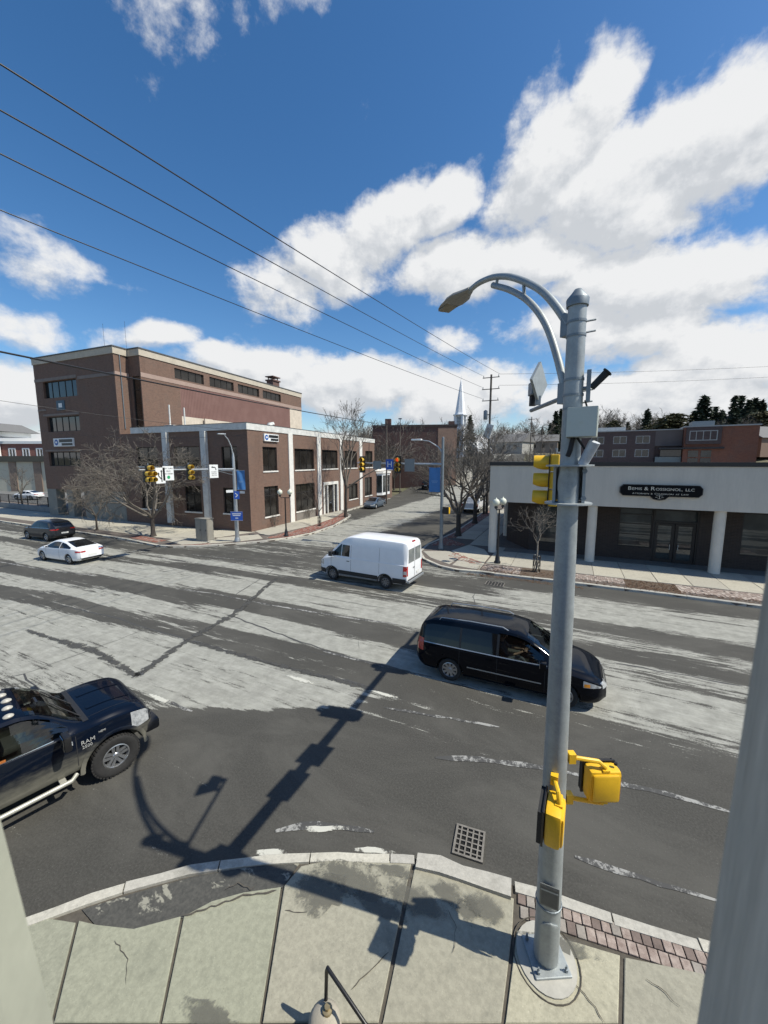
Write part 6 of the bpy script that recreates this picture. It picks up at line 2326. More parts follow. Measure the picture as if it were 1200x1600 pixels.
# mast arm running straight out over the road, its flange and clamps
MZ = 6.12
arm = MB()
n = 14
arm.tube([(0.0 + .012 * i / n * 9, .14 + 9.4 * i / n, MZ + .32 * (i / n)) for i in range(n + 1)], [.115 - .055 * i / n for i in range(n + 1)], 16)
arm.build('mast_arm', M_galv, tp, smooth=50)
fl = MB()
for z in (MZ - .21, MZ + .20):
    k = [(.24 * math.cos(a), .24 * math.sin(a)) for a in [cdir - .4 + math.pi * .5 + i * 2 * math.pi / 24 for i in range(24)]]
    fl.prism(k, z - .008, z + .008)
fl.box(.13, .16, -.06, .26, MZ - .20, MZ + .19).box(-.16, -.13, -.02, .26, MZ - .20, MZ + .19).box(-.16, .16, .22, .262, MZ - .20, MZ + .19)
fl.build('arm_flange', M_galv, tp)
for z in (MZ - .15, MZ + .14):
    MB().lathe([(.028, 0), (.028, .03)], 6, (.148, -.062, z), 'Y').build('flange_bolt', M_galvd, tp)
MB().tube([(.12, -.10, MZ + .21), (.22, -.16, MZ + .44)], [.05, .055], 12).build('conduit_elbow', mat('pale_worn_zinc', (.50, .52, .54), .6, .2, .2, 12), tp, smooth=40)

# ------------------------------------------------------------------ signals and signs
M_lensd = mat('lens_dark_red', (.12, .012, .010), .2, 0, .15, 8, coat=.5)
M_lensa = mat('lens_dark_amber', (.16, .07, .008), .2, 0, .15, 8, coat=.5)
M_lensg = mat('lens_dark_green', (.010, .06, .045), .2, 0, .15, 8, coat=.5)
M_visor_in = mat('visor_yellow', (.62, .40, .05), .5, 0, .12, 8)


def traffic_signal(label, loc, rz, spots, backplate=True, house=None, visor=None, lit=None, group='traffic signals over the road'):
    """spots: (x, z, lens) in the plane facing -y"""
    t = thing('traffic_signal', label, 'traffic signal', loc, rz, group)
    house = house or M_yel
    visor = visor or M_yel
    xs_, zs_ = [p[0] for p in spots], [p[1] for p in spots]
    if backplate:
        MB().box(min(xs_) - .24, max(xs_) + .24, .01, .022, min(zs_) - .27, max(zs_) + .27).build('backplate', M_blk, t)
    for x, z, l_ in spots:
        h = MB().box(x - .165, x + .165, .024, .19, z - .168, z + .168, bev=.02).build('housing', house, t)
        MB().lathe([(.145, -.012), (.13, -.02), (.05, -.03), (.002, -.033)], 20, (x, 0, z), 'Y', caps=False).build('lens', l_, h, smooth=60)
        v = MB()
        n_ = 18
        for i in range(n_ + 1):
            a = math.radians(-68) + math.radians(316) * i / n_
            k = 1 - abs(i / n_ * 2 - 1)
            d = -.12 - .17 * min(1, k * 5)
            for rr_, yy in ((.152, .0), (.152, d), (.145, d), (.145, 0)):
                v.v.append((x + rr_ * math.cos(a), yy, z + rr_ * math.sin(a)))
        for i in range(n_):
            for j in range(3):
                q = (i * 4 + j, i * 4 + j + 1, i * 4 + j + 5, i * 4 + j + 4)
                v.f.append(q)
                v.m.append(0)
        v.build('visor', visor, h, smooth=40)
    MB().tube([(sum(xs_) / len(xs_), .12, max(zs_) + .165), (sum(xs_) / len(xs_), .12, max(zs_) + .30)], .03, 8).build('hanger', M_galvd, t)
    return t


three = lambda: [(0, .36, M_lensd), (0, 0, M_lensa), (0, -.36, M_lensg)]
sig = traffic_signal('yellow traffic signal in profile with a black backplate, hung beside the near pole', (PXY.x - .46, 8.75, 6.10), R(-90), three())
sig.rotation_euler = (0, 0, R(-90))
MB().tube([(0, .15, .55), (0, .42, .55), (0, .42, .12)], .03, 8).build('side_bracket', M_galvd, sig)
traffic_signal('yellow traffic signal far out on the near mast arm, almost hidden by the pole', (PXY.x - .12, 11.3, 6.15), R(-90), three())


def flat_sign(name, label, cat, loc, rz, w, h, m, group=None, back=None):
    t = thing(name, label, cat, loc, rz, group)
    MB().box(-w / 2, w / 2, 0, .004, -h / 2, h / 2).build('face', m, t)
    MB().box(-w / 2, w / 2, .0045, .009, -h / 2, h / 2).build('backing', back or M_alu, t)
    return t


for y, w, h, lab in ((6.40, .75, .62, 'edge-on aluminium sign panel on the near mast arm, first beyond the pole'), (7.30, .62, .75, 'edge-on aluminium sign panel on the near mast arm, second beyond the pole')):
    flat_sign('mast_sign', lab, 'sign', (PXY.x - .14, y, 6.20), R(-90), w, h, M_signwhite)


# pedestrian signals on the pole: rounded yellow boxes seen from behind and the side
def ped_signal(label, c, face, att, body=M_yel):
    """c: centre; face: direction the lens looks (radians); att: point on the pole (local z of clamp)"""
    t = thing('pedestrian_signal', label, 'pedestrian signal', (c.x, c.y, c.z), face + math.pi / 2, 'pedestrian signals on poles')
    MB().box(-.19, .19, -.02, .155, -.205, .205, bev=.05).box(-.165, .165, .13, .178, -.18, .17, bev=.035).build('housing', body, t, smooth=40)
    MB().box(-.20, .20, -.045, -.021, -.215, .215, bev=.008).build('door_rim', M_blk, t)
    eg = MB()
    for i in range(9):
        eg.box(-.185, .185, -.09, -.046, -.18 + i * .045, -.174 + i * .045)
    eg.box(-.195, -.185, -.09, -.046, -.19, .195).box(.185, .195, -.09, -.046, -.19, .195)
    eg.build('egg_crate_visor', M_blkm, t)
    inv = Matrix.Rotation(-(face + math.pi / 2), 4, 'Z')
    for z in (.20, -.20):
        p = inv @ (Vector((PXY.x, PXY.y, c.z)) - Vector((c.x, c.y, c.z)))
        pp_ = p.normalized() * (p.length - .16)
        e_ = Vector((0.0, .11, z * 1.02))
        a = Vector((pp_.x, pp_.y, z * 1.25 + (.06 if z > 0 else .02)))
        MB().tube([a, Vector((e_.x * .8 + a.x * .2, e_.y * .8 + a.y * .2, a.z - .01)), Vector((e_.x, e_.y, z * 1.18)), e_], .026, 8).box(e_.x - .04, e_.x + .04, e_.y - .04, e_.y + .04, min(z * .98, z * 1.09), max(z * .98, z * 1.09)).build('bracket', M_yel, t, smooth=40)
        MB().box(a.x - .04, a.x + .04, a.y - .04, a.y + .04, a.z - .06, a.z + .06).build('clamp', M_yel, t)
    MB().tube([(-.14, .08, .24), (-.14, .08, .27)], .02, 6).build('vent_knob', M_blk, t)
    return t


ped_signal('yellow pedestrian signal seen from behind, on the road side of the near pole', Vector((.54, 4.98, 2.66)), R(116), 0)
ped_signal('yellow pedestrian signal in profile with black face, on the pavement side of the near pole', Vector((.0, 4.32, 2.50)), R(177), 0)

# ---- mast on the far west corner
wp = thing('signal_pole', 'slim grey signal pole with a long mast arm and a lamp on the west corner', 'pole', (-23.57, 22.38, SW))
MB().lathe([(.16, .0), (.155, 2), (.13, 4.5), (.12, 5.6), (.10, 6.6), (.05, 7.0)], 18).build('shaft', M_alu, wp, smooth=40)
MB().lathe([(.24, 0), (.24, .10), (.18, .3), (.17, .34)], 16).build('base', M_alu, wp, smooth=40)
MB().tube([(0, 0, 6.8), (-.05, -.12, 7.5), (-.12, -.32, 8.0), (-.22, -.60, 8.36)], [.05, .045, .04, .035], 8).build('lamp_arm', M_alu, wp, smooth=40)
lx = link('lamp_head', None, wp, (-.24, -.62, 8.36))
lx.rotation_euler = (0, 0, R(-110))
MB().box(-.15, .45, -.12, .12, -.03, .06, bev=.03).build('housing', M_alu, lx, smooth=40)
MB().box(.05, .40, -.09, .09, -.045, -.032).build('lens', MATS['lamp_lens'], lx)
ends = [on_x(x, 735, -23.57) for x in (368, 225)]
AZ = 5.72
ye = ends[1].y
MB().tube([(0, -.05, AZ), (0, ye - 22.38 - .3, AZ + .10)], [.085, .045], 12).build('mast_arm', M_alu, wp, smooth=40)
MB().tube([(0, -.05, AZ - .45), (0, -1.9, AZ - .02)], .02, 6).build('guy_wire', M_galvd, wp)


def wy(px, py=737):
    return on_x(px, py, -23.57).y


fx = R(90)                                                   # faces +x
dog = [(0, .36, M_lensd), (-.17, 0, M_lensa), (.17, 0, M_lensa), (-.17, -.36, M_lensg), (.17, -.36, M_lensg)]
traffic_signal('five lamp doghouse traffic signal at the end of the west corner mast arm', (-23.40, wy(231), AZ - .02), fx, dog, False, M_blk, M_visor_in)
traffic_signal('three lamp traffic signal between two white signs on the west corner mast arm', (-23.40, wy(294), AZ), fx, three(), False, M_blk, M_visor_in)
s1 = flat_sign('lane_sign', 'white lane sign with black straight and left arrows beside the doghouse signal', 'sign', (-23.42, wy(248), AZ - .15), fx, .62, 1.0, M_signwhite)
ar = MB()


def arrow2(m_, pts_, w, y=-.003, head=.13):
    P_ = [Vector(p) for p in pts_]
    for a, b in zip(P_[:-1], P_[1:]):
        d = (b - a).normalized()
        nn = Vector((-d.y, d.x)) * w / 2
        q = [a + nn, a - nn, b - nn, b + nn]
        m_.add([(p.x, y, p.y) for p in q], [(0, 1, 2, 3)])
    d = (P_[-1] - P_[-2]).normalized()
    nn = Vector((-d.y, d.x)) * head * .6
    q = [P_[-1] + nn, P_[-1] - nn, P_[-1] + d * head]
    m_.add([(p.x, y, p.y) for p in q], [(0, 1, 2)])


arrow2(ar, [(.07, -.40), (.07, .24)], .07)
arrow2(ar, [(.035, -.22), (-.13, -.02), (-.13, .08)], .07, -.004)
ar.build('arrows', M_blk, s1)
s2 = flat_sign('turn_sign', 'white left turn sign with a green dot on the west corner mast arm', 'sign', (-23.42, wy(260.5), AZ - .02), fx, .76, .92, M_signwhite)
for tx, z, sz in (('LEFT TURN', .30, .13), ('YIELD', .13, .13), ('ON GREEN', -.04, .13)):
    text_mesh(tx, sz, M_blk, s2, (0, -.004, z), RX, extrude=.001)
MB().lathe([(.11, -.006), (.11, -.002)], 18, (0, 0, -.26), 'Y').build('green_dot', M_signgreen, s2)
s3 = flat_sign('yield_sign', 'white turning vehicles sign near the pole end of the west corner mast arm', 'sign', (-23.42, wy(332), AZ + .02), fx, .76, .96, M_signwhite)
ar = MB()
arrow2(ar, [(.20, .08), (.12, .28), (-.10, .30)], .07)
ar.build('bent_arrow', M_blk, s3)
for tx, z, sz in (('TURNING', -.05, .11), ('VEHICLES', -.18, .11), ('YIELD TO', -.31, .11)):
    text_mesh(tx, sz, M_blk, s3, (0, -.004, z), RX, extrude=.001)


def banner(label, loc, rz, w, h, name='street_banner'):
    t = thing(name, label, 'banner', loc, rz, 'blue banners on signal poles')
    m_ = MB()
    n_ = 8
    for i in range(n_ + 1):
        for j in range(9):
            x, z = -w / 2 + w * i / n_, -h / 2 + h * j / 8
            m_.v.append((x, .03 * math.sin(i * .9 + j * .5), z))
    for i in range(n_):
        for j in range(8):
            a = i * 9 + j
            m_.f.append((a, a + 9, a + 10, a + 1))
            m_.m.append(0)
    m_.build('cloth', M_blue, t, smooth=60)
    for z in (h / 2, -h / 2):
        MB().tube([(-w / 2 - .12, .0, z), (w / 2, 0, z)], .018, 6).build('rod', M_galvd, t)
    MB().box(-w * .30, w * .30, -.045, -.042, -.10, -.06).box(-w * .22, w * .22, -.045, -.042, -.2, -.17).build('print', mat('banner_print', (.18, .32, .52), .7, 0, .1, 6), t)
    return t


banner('narrow blue banner on the west corner signal pole', (-23.10, 22.60, 5.0), R(28), .62, 1.5)
# street name blade and small blue signs on the west pole
w1 = flat_sign('hospital_sign', 'small blue square sign on the west corner pole below the banner', 'sign', (-23.28, 22.25, 3.85), R(30), .42, .62, M_signblue)
arrow2_ = MB()
arrow2(arrow2_, [(-.08, -.16), (.08, -.0), (-.06, .12)], .06, -.003, .09)
arrow2_.build('print', M_signwhite, w1)
w2 = flat_sign('direction_sign', 'blue direction sign low on the west corner pole', 'sign', (-23.34, 22.2, 2.20), R(25), .95, .72, M_signblue)
pr = MB()
for z, a, b in ((.18, -.36, .36), (.05, -.30, .30), (-.16, -.1, .12)):
    pr.box(a, b, -.004, -.001, z - .035, z + .035)
pr.build('print', M_signwhite, w2)
MB().box(-.475, .475, -.004, -.001, .33, .345).box(-.475, .475, -.004, -.001, -.345, -.33).build('border', M_signwhite, w2)
flat_sign('street_name_blade', 'small pale street name blade on the west corner pole', 'sign', (-23.7, 22.1, 4.15), R(60), .7, .2, M_signwhite)
ps = MB()

# ---- mast on the far east corner
ep = thing('signal_pole', 'grey signal pole with lamp arm and mast arm on the east corner', 'pole', (-8.1, 26.73, SW))
MB().lathe([(.13, .0), (.125, 2), (.11, 4.5), (.10, 6.6), (.085, 8.0), (.05, 8.03)], 18).build('shaft', M_galvd, ep, smooth=40)
MB().lathe([(.20, 0), (.20, .12), (.15, .4), (.14, .44)], 16).build('base', M_galvd, ep, smooth=40)
MB().tube([(0, 0, 6.9), (-.35, 0, 7.35), (-1.0, -.1, 7.75), (-1.7, -.1, 7.86)], [.05, .045, .04, .035], 8).build('lamp_arm', M_alu, ep, smooth=40)
lx = link('lamp_head', None, ep, (-1.70, -.1, 7.86))
lx.rotation_euler = (0, 0, R(180))
MB().box(-.15, .62, -.15, .15, -.05, .07, bev=.04).build('housing', M_white, lx, smooth=40)
MB().box(.10, .55, -.11, .11, -.065, -.052).build('lens', MATS['lamp_lens'], lx)
MB().tube([(-.05, 0, 6.12), (-6.9, 0, 6.20)], [.09, .045], 12).build('mast_arm', M_alu, ep, smooth=40)
traffic_signal('three lamp signal with black backplate at the tip of the east corner mast arm', (-14.45, 26.55, 6.22), 0, three(), True, M_blk, M_visor_in)
M_lit = mat('lens_red_lit', (.8, .10, .04), .3, 0, .1, 5, emit=(1, .12, .03), emit_s=.55)
traffic_signal('three lamp traffic signal with lit red lamp beside the H sign', (-11.45, 26.55, 6.22), 0, [(0, .36, M_lit), (0, 0, M_lensa), (0, -.36, M_lensg)], True, M_blk, M_visor_in)
hs_ = flat_sign('hospital_sign', 'square blue hospital sign with a pale H beside the lit signal', 'sign', (-12.15, 26.57, 6.22), 0, .62, .78, M_signblue)
text_mesh('H', .62, M_signwhite, hs_, (0, -.004, 0), RX, extrude=.001)
flat_sign('mast_sign', 'grey sign panel on the east corner mast arm next to the lit signal', 'sign', (-10.55, 26.57, 6.18), 0, .78, .92, mat('sign_back_grey', (.20, .22, .23), .5, .4, .1, 4))
flat_sign('mast_sign', 'small grey sign panel between the signal at the arm tip and the H sign', 'sign', (-13.2, 26.57, 6.18), 0, .7, .62, MATS['sign_back_grey'])
banner('wide blue banner on the east corner signal pole in front of the trees', (-8.62, 26.60, 5.15), R(12), .80, 1.75)
ped = thing('pedestrian_signal', 'small yellow pedestrian signal with black face on the east corner pole', 'pedestrian signal', (-7.72, 26.55, 3.0), R(-20), 'pedestrian signals on poles')
MB().box(-.22, .22, 0, .2, -.23, .23, bev=.03).build('housing', M_yel, ped, smooth=40)
MB().box(-.24, .24, -.09, -.001, -.25, .25).build('door_rim', M_blk, ped)
MB().tube([(-.2, .1, .15), (-.42, .1, .15)], .025, 6).build('bracket', M_yel, ped)


# ---- twin globe lamp posts
def globe_lamp(label, loc, rz, h):
    t = thing('lamp_post', label, 'lamp post', loc, rz, 'twin globe lamp posts')
    MB().lathe([(.20, 0), (.20, .10), (.15, .16), (.13, .42), (.10, .50), (.075, .62), (.060, .70), (.050, h - .75), (.065, h - .72), (.05, h - .68)], 16).build('post', M_blk, t, smooth=40)
    MB().tube([(-.42, 0, h - .60), (-.30, 0, h - .72), (0, 0, h - .70), (.30, 0, h - .72), (.42, 0, h - .60)], .030, 8).build('arm', M_blk, t, smooth=40)
    for s in (-1, 1):
        MB().lathe([(.05, h - .62), (.10, h - .56), (.09, h - .50), (.075, h - .46)], 14, (s * .42, 0, 0)).build('lamp_holder', M_blk, t, smooth=40)
        g_ = MB().lathe([(.075, h - .46), (.17, h - .40), (.215, h - .27), (.20, h - .15), (.13, h - .06), (.05, h - .03), (.03, h + .03), (.01, h + .07)], 18, (s * .42, 0, 0))
        g_.build('globe', mat('globe_glass', (.62, .63, .52), .35, 0, .06, 4), t, smooth=60)
    return t


globe_lamp('black lamp post with two pale globes in front of the brick wing', (-21.45, 25.75, SW), R(25), 4.0)
globe_lamp('black lamp post with two pale globes in front of the law office corner', (-3.74, 24.47, SW), R(70), 4.1)

# ---- kerbside cabinet on the west corner
cb_ = thing('utility_cabinet', 'grey metal utility cabinet on the west corner pavement', 'cabinet', (-26.1, 21.45, SW), R(3))
MB().box(-.62, .62, -.32, .32, .06, 1.78).build('box', mat('cabinet_grey', (.26, .245, .21), .6, .1, .12, 2), cb_)
MB().box(-.68, .68, -.38, .38, 0, .06).build('base', M_conc, cb_)
MB().box(-.65, .65, -.36, .36, 1.783, 1.84).build('lid', MATS['cabinet_grey'], cb_)
for a, b in ((-.58, -.02), (.02, .58)):
    d_ = MB().box(a, b, -.338, -.322, .14, 1.70).build('door', MATS['cabinet_grey'], cb_)
    MB().box(b - .1, b - .06, -.36, -.339, .85, 1.0).build('handle', M_blk, d_)
MB().box(.622, .636, -.26, .26, .14, 1.7).build('side_panel', MATS['cabinet_grey'], cb_)

# ---- bent black handrail and its stone post under the window
hr_ = thing('handrail', 'bent black tube handrail rising from a pale stone post at the near building', 'handrail', (0, 0, 0))
T0 = Vector((-2.13, 2.99, .86 + SW * .4))
B0 = Vector((T0.x + .0, T0.y - .03, .42))
e1_ = G(575, 1606, .62)
e2_ = Vector((e1_.x + (e1_.x - T0.x) * .5, e1_.y + (e1_.y - T0.y) * .5, .62 + (.62 - T0.z) * .5))
MB().tube([B0, T0 - Vector((0, 0, .06)), T0 - Vector((-.012, -.006, .02)), T0 + (e1_ - T0) * .06, e1_, e2_], .021, 10).build('rail', M_blk, hr_, smooth=50)
po = MB().lathe([(.19, SW), (.185, .34), (.17, .44), (.12, .50), (.02, .52)], 22, (B0.x + .05, B0.y - .10, 0))
po.build('stone_post', mat('stone_beige', (.34, .31, .25), .9, 0, .15, 5, bmp=.2), hr_, smooth=50)
cl_ = MB().lathe([(.055, .515), (.055, .545), (.030, .55), (.030, .58)], 12, (B0.x + .07, B0.y - .07, 0))
cl_.build('socket', mat('worn_brass', (.33, .27, .16), .45, .6, .2, 10), hr_, smooth=40)
lm = MB()
for _ in range(60):
    x, y = e1_.x + rnd.gauss(.02, .09), e1_.y + .05 + rnd.gauss(0, .05)
    a = rnd.uniform(0, 6.28)
    s_ = rnd.uniform(.02, .045)
    lm.add([(x, y, SW + .004 + rnd.uniform(0, .05)), (x + s_ * math.cos(a), y + s_ * math.sin(a), SW + .02 + rnd.uniform(0, .05)), (x - s_ * math.sin(a), y + s_ * math.cos(a), SW + .015)], [(0, 1, 2)])
lmo = lm.build('fallen_leaves', mat('leaf_purple', (.10, .055, .05), .95, 0, .3, 20))
tag(lmo, 'small heap of purplish dead leaves on the pavement by the handrail', 'leaves', kind='stuff')

# ------------------------------------------------------------------ the window we look out of
win = thing('window_frame', 'grey weathered window frame close around the view', 'window frame', (0, 0, CAM_H), YAW)
M_fr = mat('window_frame_grey', (.42, .395, .34), .85, 0, .38, 14, stretch=(1, 1, .06), bmp=.2)
M_fr2 = mat('window_frame_greenish', (.36, .365, .29), .8, 0, .12, 6)
D0, D1 = .27, .33
rr0 = MB()
for i, (xa, ya, yb) in enumerate(((.0, D0, D1), (.018, D0 - .05, D0 - .002), (.032, D0 - .09, D0 - .052))):
    k_ = ya / D0 if i == 0 else 1
    lo_x, hi_x = .3225 + xa, .350 + xa
    rr0.add([(lo_x, ya, -.76), (.44, ya, -.76), (.44, yb, -.76), (lo_x, yb, -.76), (hi_x, ya, .62), (.46, ya, .62), (.46, yb, .62), (hi_x, yb, .62)], [(0, 1, 2, 3), (7, 6, 5, 4), (0, 4, 5, 1), (1, 5, 6, 2), (2, 6, 7, 3), (3, 7, 4, 0)])
rr0.build('stile', M_fr, win)
ll = MB()
ll.add([(-.42, D0, -.76), (-.305, D0, -.76), (-.44, D0, .62), (-.55, D0, .62), (-.42, D1, -.76), (-.326, D1, -.76), (-.466, D1, .62), (-.55, D1, .62)], [(0, 1, 2, 3), (5, 4, 7, 6), (1, 5, 6, 2), (4, 0, 3, 7)])
ll.build('stile', M_fr2, win)
MB().box(-.6, .6, .2, .40, -.86, -.76).build('sill', M_fr, win)
MB().box(-.6, .6, .2, .40, .62, .72).build('head', M_fr, win)
wb_ = thing('near_building', 'brick wall of the near building, just below the window frame', 'building', (0, 0, 0), YAW)
nb = MB().box(-3.2, 3.2, .05, .30, -.05, CAM_H - .87)
nb.build('wall', M_brick, wb_)
# ------------------------------------------------------------------ bare trees
def bare_tree_mesh(seed, H, r0, fork, n_main, tilt, depth=5, up=.25, ratio=.70, kids=(3, 5), jit=.16, droop=0.0, crook=.0, lean=(0, 0), first=None, twig=.006):
    """returns two meshes: stem and crown"""
    r = random.Random(seed)
    stem, crown = MB(), MB()

    def grow(p, d, L, rad, lev):
        seg = 5 if lev < 2 else (4 if lev < 4 else 3)
        pts, rads = [p.copy()], [rad]
        q, dd = p.copy(), d.copy()
        for i in range(seg):
            j = jit * (1 + lev * .25)
            dd = (dd + Vector((r.gauss(0, j), r.gauss(0, j), r.gauss(0, j * .6) + up * .16 - droop * .10 * lev)))
            dd.normalize()
            q = q + dd * (L / seg)
            pts.append(q.copy())
            rads.append(max(twig, rad * (1 - .62 * (i + 1) / seg)))
        sides = 8 if lev == 0 else (6 if lev == 1 else (4 if lev == 2 else 3))
        (stem if lev == 0 else crown).tube(pts, rads, sides, caps=False)
        if lev >= depth:
            return
        n = r.randint(*kids) + (1 if lev == 1 else 0)
        for k in range(n):
            t = r.uniform(.30, .98) if k else 1.0
            i = min(seg - 1, int(t * seg))
            f = t * seg - i
            b = pts[i].lerp(pts[i + 1], f)
            base = (pts[i + 1] - pts[i]).normalized()
            ax = base.orthogonal().normalized()
            ax = Matrix.Rotation(r.uniform(0, 6.283), 3, base) @ ax
            ang = r.uniform(.35, .85) if k else r.uniform(.1, .3)
            nd = (Matrix.Rotation(ang, 3, ax) @ base + Vector((0, 0, up * .25))).normalized()
            grow(b, nd, L * ratio * r.uniform(.75, 1.15) * (1.1 - .35 * t), max(twig, rads[i] * .62), lev + 1)
    top = Vector((lean[0] * fork, lean[1] * fork, fork))
    n = 6
    tp_, tr_ = [], []
    for i in range(n + 1):
        t = i / n
        tp_.append(Vector((top.x * t + r.gauss(0, .015) * H * .05, top.y * t + r.gauss(0, .015) * H * .05, fork * t)))
        tr_.append(r0 * (1.35 - .5 * min(1, t * 5) - .10 * t) if t < .2 else r0 * (.88 - .12 * t))
    tp_[-1] = top
    stem.tube(tp_, tr_, 10, caps=False)
    L0 = (H - fork) * .55
    dirs = first or []
    for k in range(n_main):
        if k < len(dirs):
            d = Vector(dirs[k]).normalized()
        else:
            a = 2 * math.pi * (k + r.uniform(-.3, .3)) / n_main
            tl = tilt * r.uniform(.6, 1.2)
            d = Vector((math.sin(tl) * math.cos(a), math.sin(tl) * math.sin(a), math.cos(tl)))
        grow(top - Vector((0, 0, r.uniform(0, .12) * fork)), d, L0 * r.uniform(.85, 1.15), r0 * .55, 1)
    return stem, crown


def bare_tree(name, label, loc, bark=None, group=None, rz=0.0, **kw):
    t = thing(name, label, 'tree', loc, rz, group)
    s_, c_ = bare_tree_mesh(**kw)
    s_.build('trunk', bark or M_bark, t, smooth=70)
    c_.build('crown', kw.get('tw') or M_twig, t, smooth=70)
    return t


gstreet = 'bare street trees'
bare_tree('street_tree', 'wide spreading bare street tree in front of the dark brick wing', (-31.7, 20.9, SW), seed=11, H=8.8, r0=.20, fork=1.7, n_main=7, tilt=.95, depth=5, up=.14, ratio=.72, kids=(4, 5), jit=.14, droop=.24, twig=.009, group=gstreet)
bare_tree('street_tree', 'small rounded bare street tree under the dark tower', (-39.3, 20.6, SW), seed=5, twig=.008, H=4.9, r0=.10, fork=1.3, n_main=7, tilt=.70, depth=4, up=.35, ratio=.70, kids=(4, 5), jit=.12, group=gstreet)
bare_tree('street_tree', 'thin bare tree in the parking lot before the cream panel hall', (-69.0, 27.0, SW), seed=8, H=6.8, r0=.12, fork=1.8, n_main=5, tilt=.55, depth=4, up=.3, kids=(3, 4), group=gstreet)
bare_tree('street_tree', 'tall vase shaped bare street tree with a long side limb beside the brick wing', (-22.75, 37.7, SW), seed=21, H=14.6, twig=.012, r0=.20, fork=3.6, n_main=5, tilt=.36, depth=5, up=.42, ratio=.66, kids=(3, 4), jit=.10, lean=(.03, .0), group=gstreet, first=[(-.30, -.1, 1.0), (.85, .25, .62), (-.05, .3, 1), (.12, -.2, 1)])
bare_tree('street_tree', 'many limbed bare street tree nearest the east corner pole', (-8.25, 32.2, SW), seed=33, H=8.6, r0=.24, fork=1.9, n_main=6, tilt=.55, depth=5, up=.30, ratio=.70, kids=(4, 5), jit=.13, group=gstreet)
bare_tree('street_tree', 'many limbed bare street tree behind the first, shading the white pickup', (-8.45, 39.6, SW), seed=45, H=10.8, r0=.24, fork=2.4, n_main=6, tilt=.55, depth=5, up=.30, ratio=.70, kids=(4, 5), jit=.13, group=gstreet)
bare_tree('sapling', 'thin bare sapling in a dark guard between lamp post and entrance', (-21.9, 31.3, SW), seed=51, H=5.0, r0=.045, fork=1.6, n_main=4, tilt=.45, depth=4, up=.35, kids=(3, 4), group='young street trees', twig=.005)
bare_tree('sapling', 'pale bare sapling in a lattice guard before the law office', (-1.38, 23.5, SW), seed=52, H=4.3, r0=.05, fork=1.8, n_main=6, tilt=.75, depth=4, up=.25, kids=(3, 4), group='young street trees', bark=mat('pale_bark', (.30, .26, .21), .9, 0, .2, 8), twig=.006)


def tree_guard(label, loc, r=.20, h=.95):
    t = thing('tree_guard', label, 'tree guard', loc, 0, 'tree guards round saplings')
    n = 10
    for k in range(n):
        a = 2 * math.pi * k / n
        for s in (-1, 1):
            pts = [(r * math.cos(a + s * u * 1.25), r * math.sin(a + s * u * 1.25), h * u) for u in (0, .25, .5, .75, 1)]
            MB().tube(pts, .012, 4).build('bar', M_blk, t)
    for z in (.02, h * .5, h):
        MB().tube([(r * math.cos(2 * math.pi * i / 16), r * math.sin(2 * math.pi * i / 16), z) for i in range(17)], .012, 4).build('hoop', M_blk, t)
    return t


tree_guard('dark lattice guard round the pale sapling before the law office', (-1.38, 23.5, SW))
tree_guard('dark lattice guard round the thin sapling before the brick wing', (-21.9, 31.3, SW), .17, .9)
# low scrub at the foot of the brick wing
for k, (y, h) in enumerate(((2.9, 1.4), (8.9, 1.7))):
    sh = bare_tree('bare_shrub', ('thin bare shrub against the brick wing below its first lower window', 'wider bare shrub against the brick wing below its second lower window')[k], (-25.6 - .06 * y + .35, 26 + y, SW), seed=60 + k, H=h, r0=.03, fork=.15, n_main=9, tilt=.5, depth=3, up=.3, kids=(3, 4), group='bare shrubs along the brick wing')
    sh['category'] = 'shrub'

# ---- trees further off: three bare kinds and two evergreen kinds, copied
protos = []
for k, (sd_, H_, fk, nm, tl) in enumerate(((71, 11, 3.0, 6, .5), (72, 10, 2.2, 7, .65), (73, 12, 3.6, 5, .42))):
    s_, c_ = bare_tree_mesh(sd_, H_, .20, fk, nm, tl, depth=4, up=.3, ratio=.72, kids=(4, 5), jit=.13, twig=.022)
    protos.append((s_.mesh('trunk', M_bark, 70), c_.mesh('crown', M_twig, 70), H_))


def needlemat(name, a, b_):
    m, t, b = newmat(name)
    n = noise(t, texvec(t, (1, 1, 1)), .8, 4, .6)
    n2 = noise(t, texvec(t, (1, 1, 1)), 5, 3, .6)
    c = mixc(t, maprange(t, n, .35, .65, 0, 1), a, b_)
    c = mixc(t, maprange(t, n2, .45, .75, 0, .5), c, tuple(k * 1.7 for k in b_))
    t.links.new(c, b.inputs['Base Color'])
    b.inputs['Roughness'].default_value = .9
    return m


M_ndl = needlemat('evergreen_needles', (.018, .030, .018), (.040, .055, .028))
M_pine = needlemat('pine_needles', (.050, .052, .022), (.085, .080, .036))


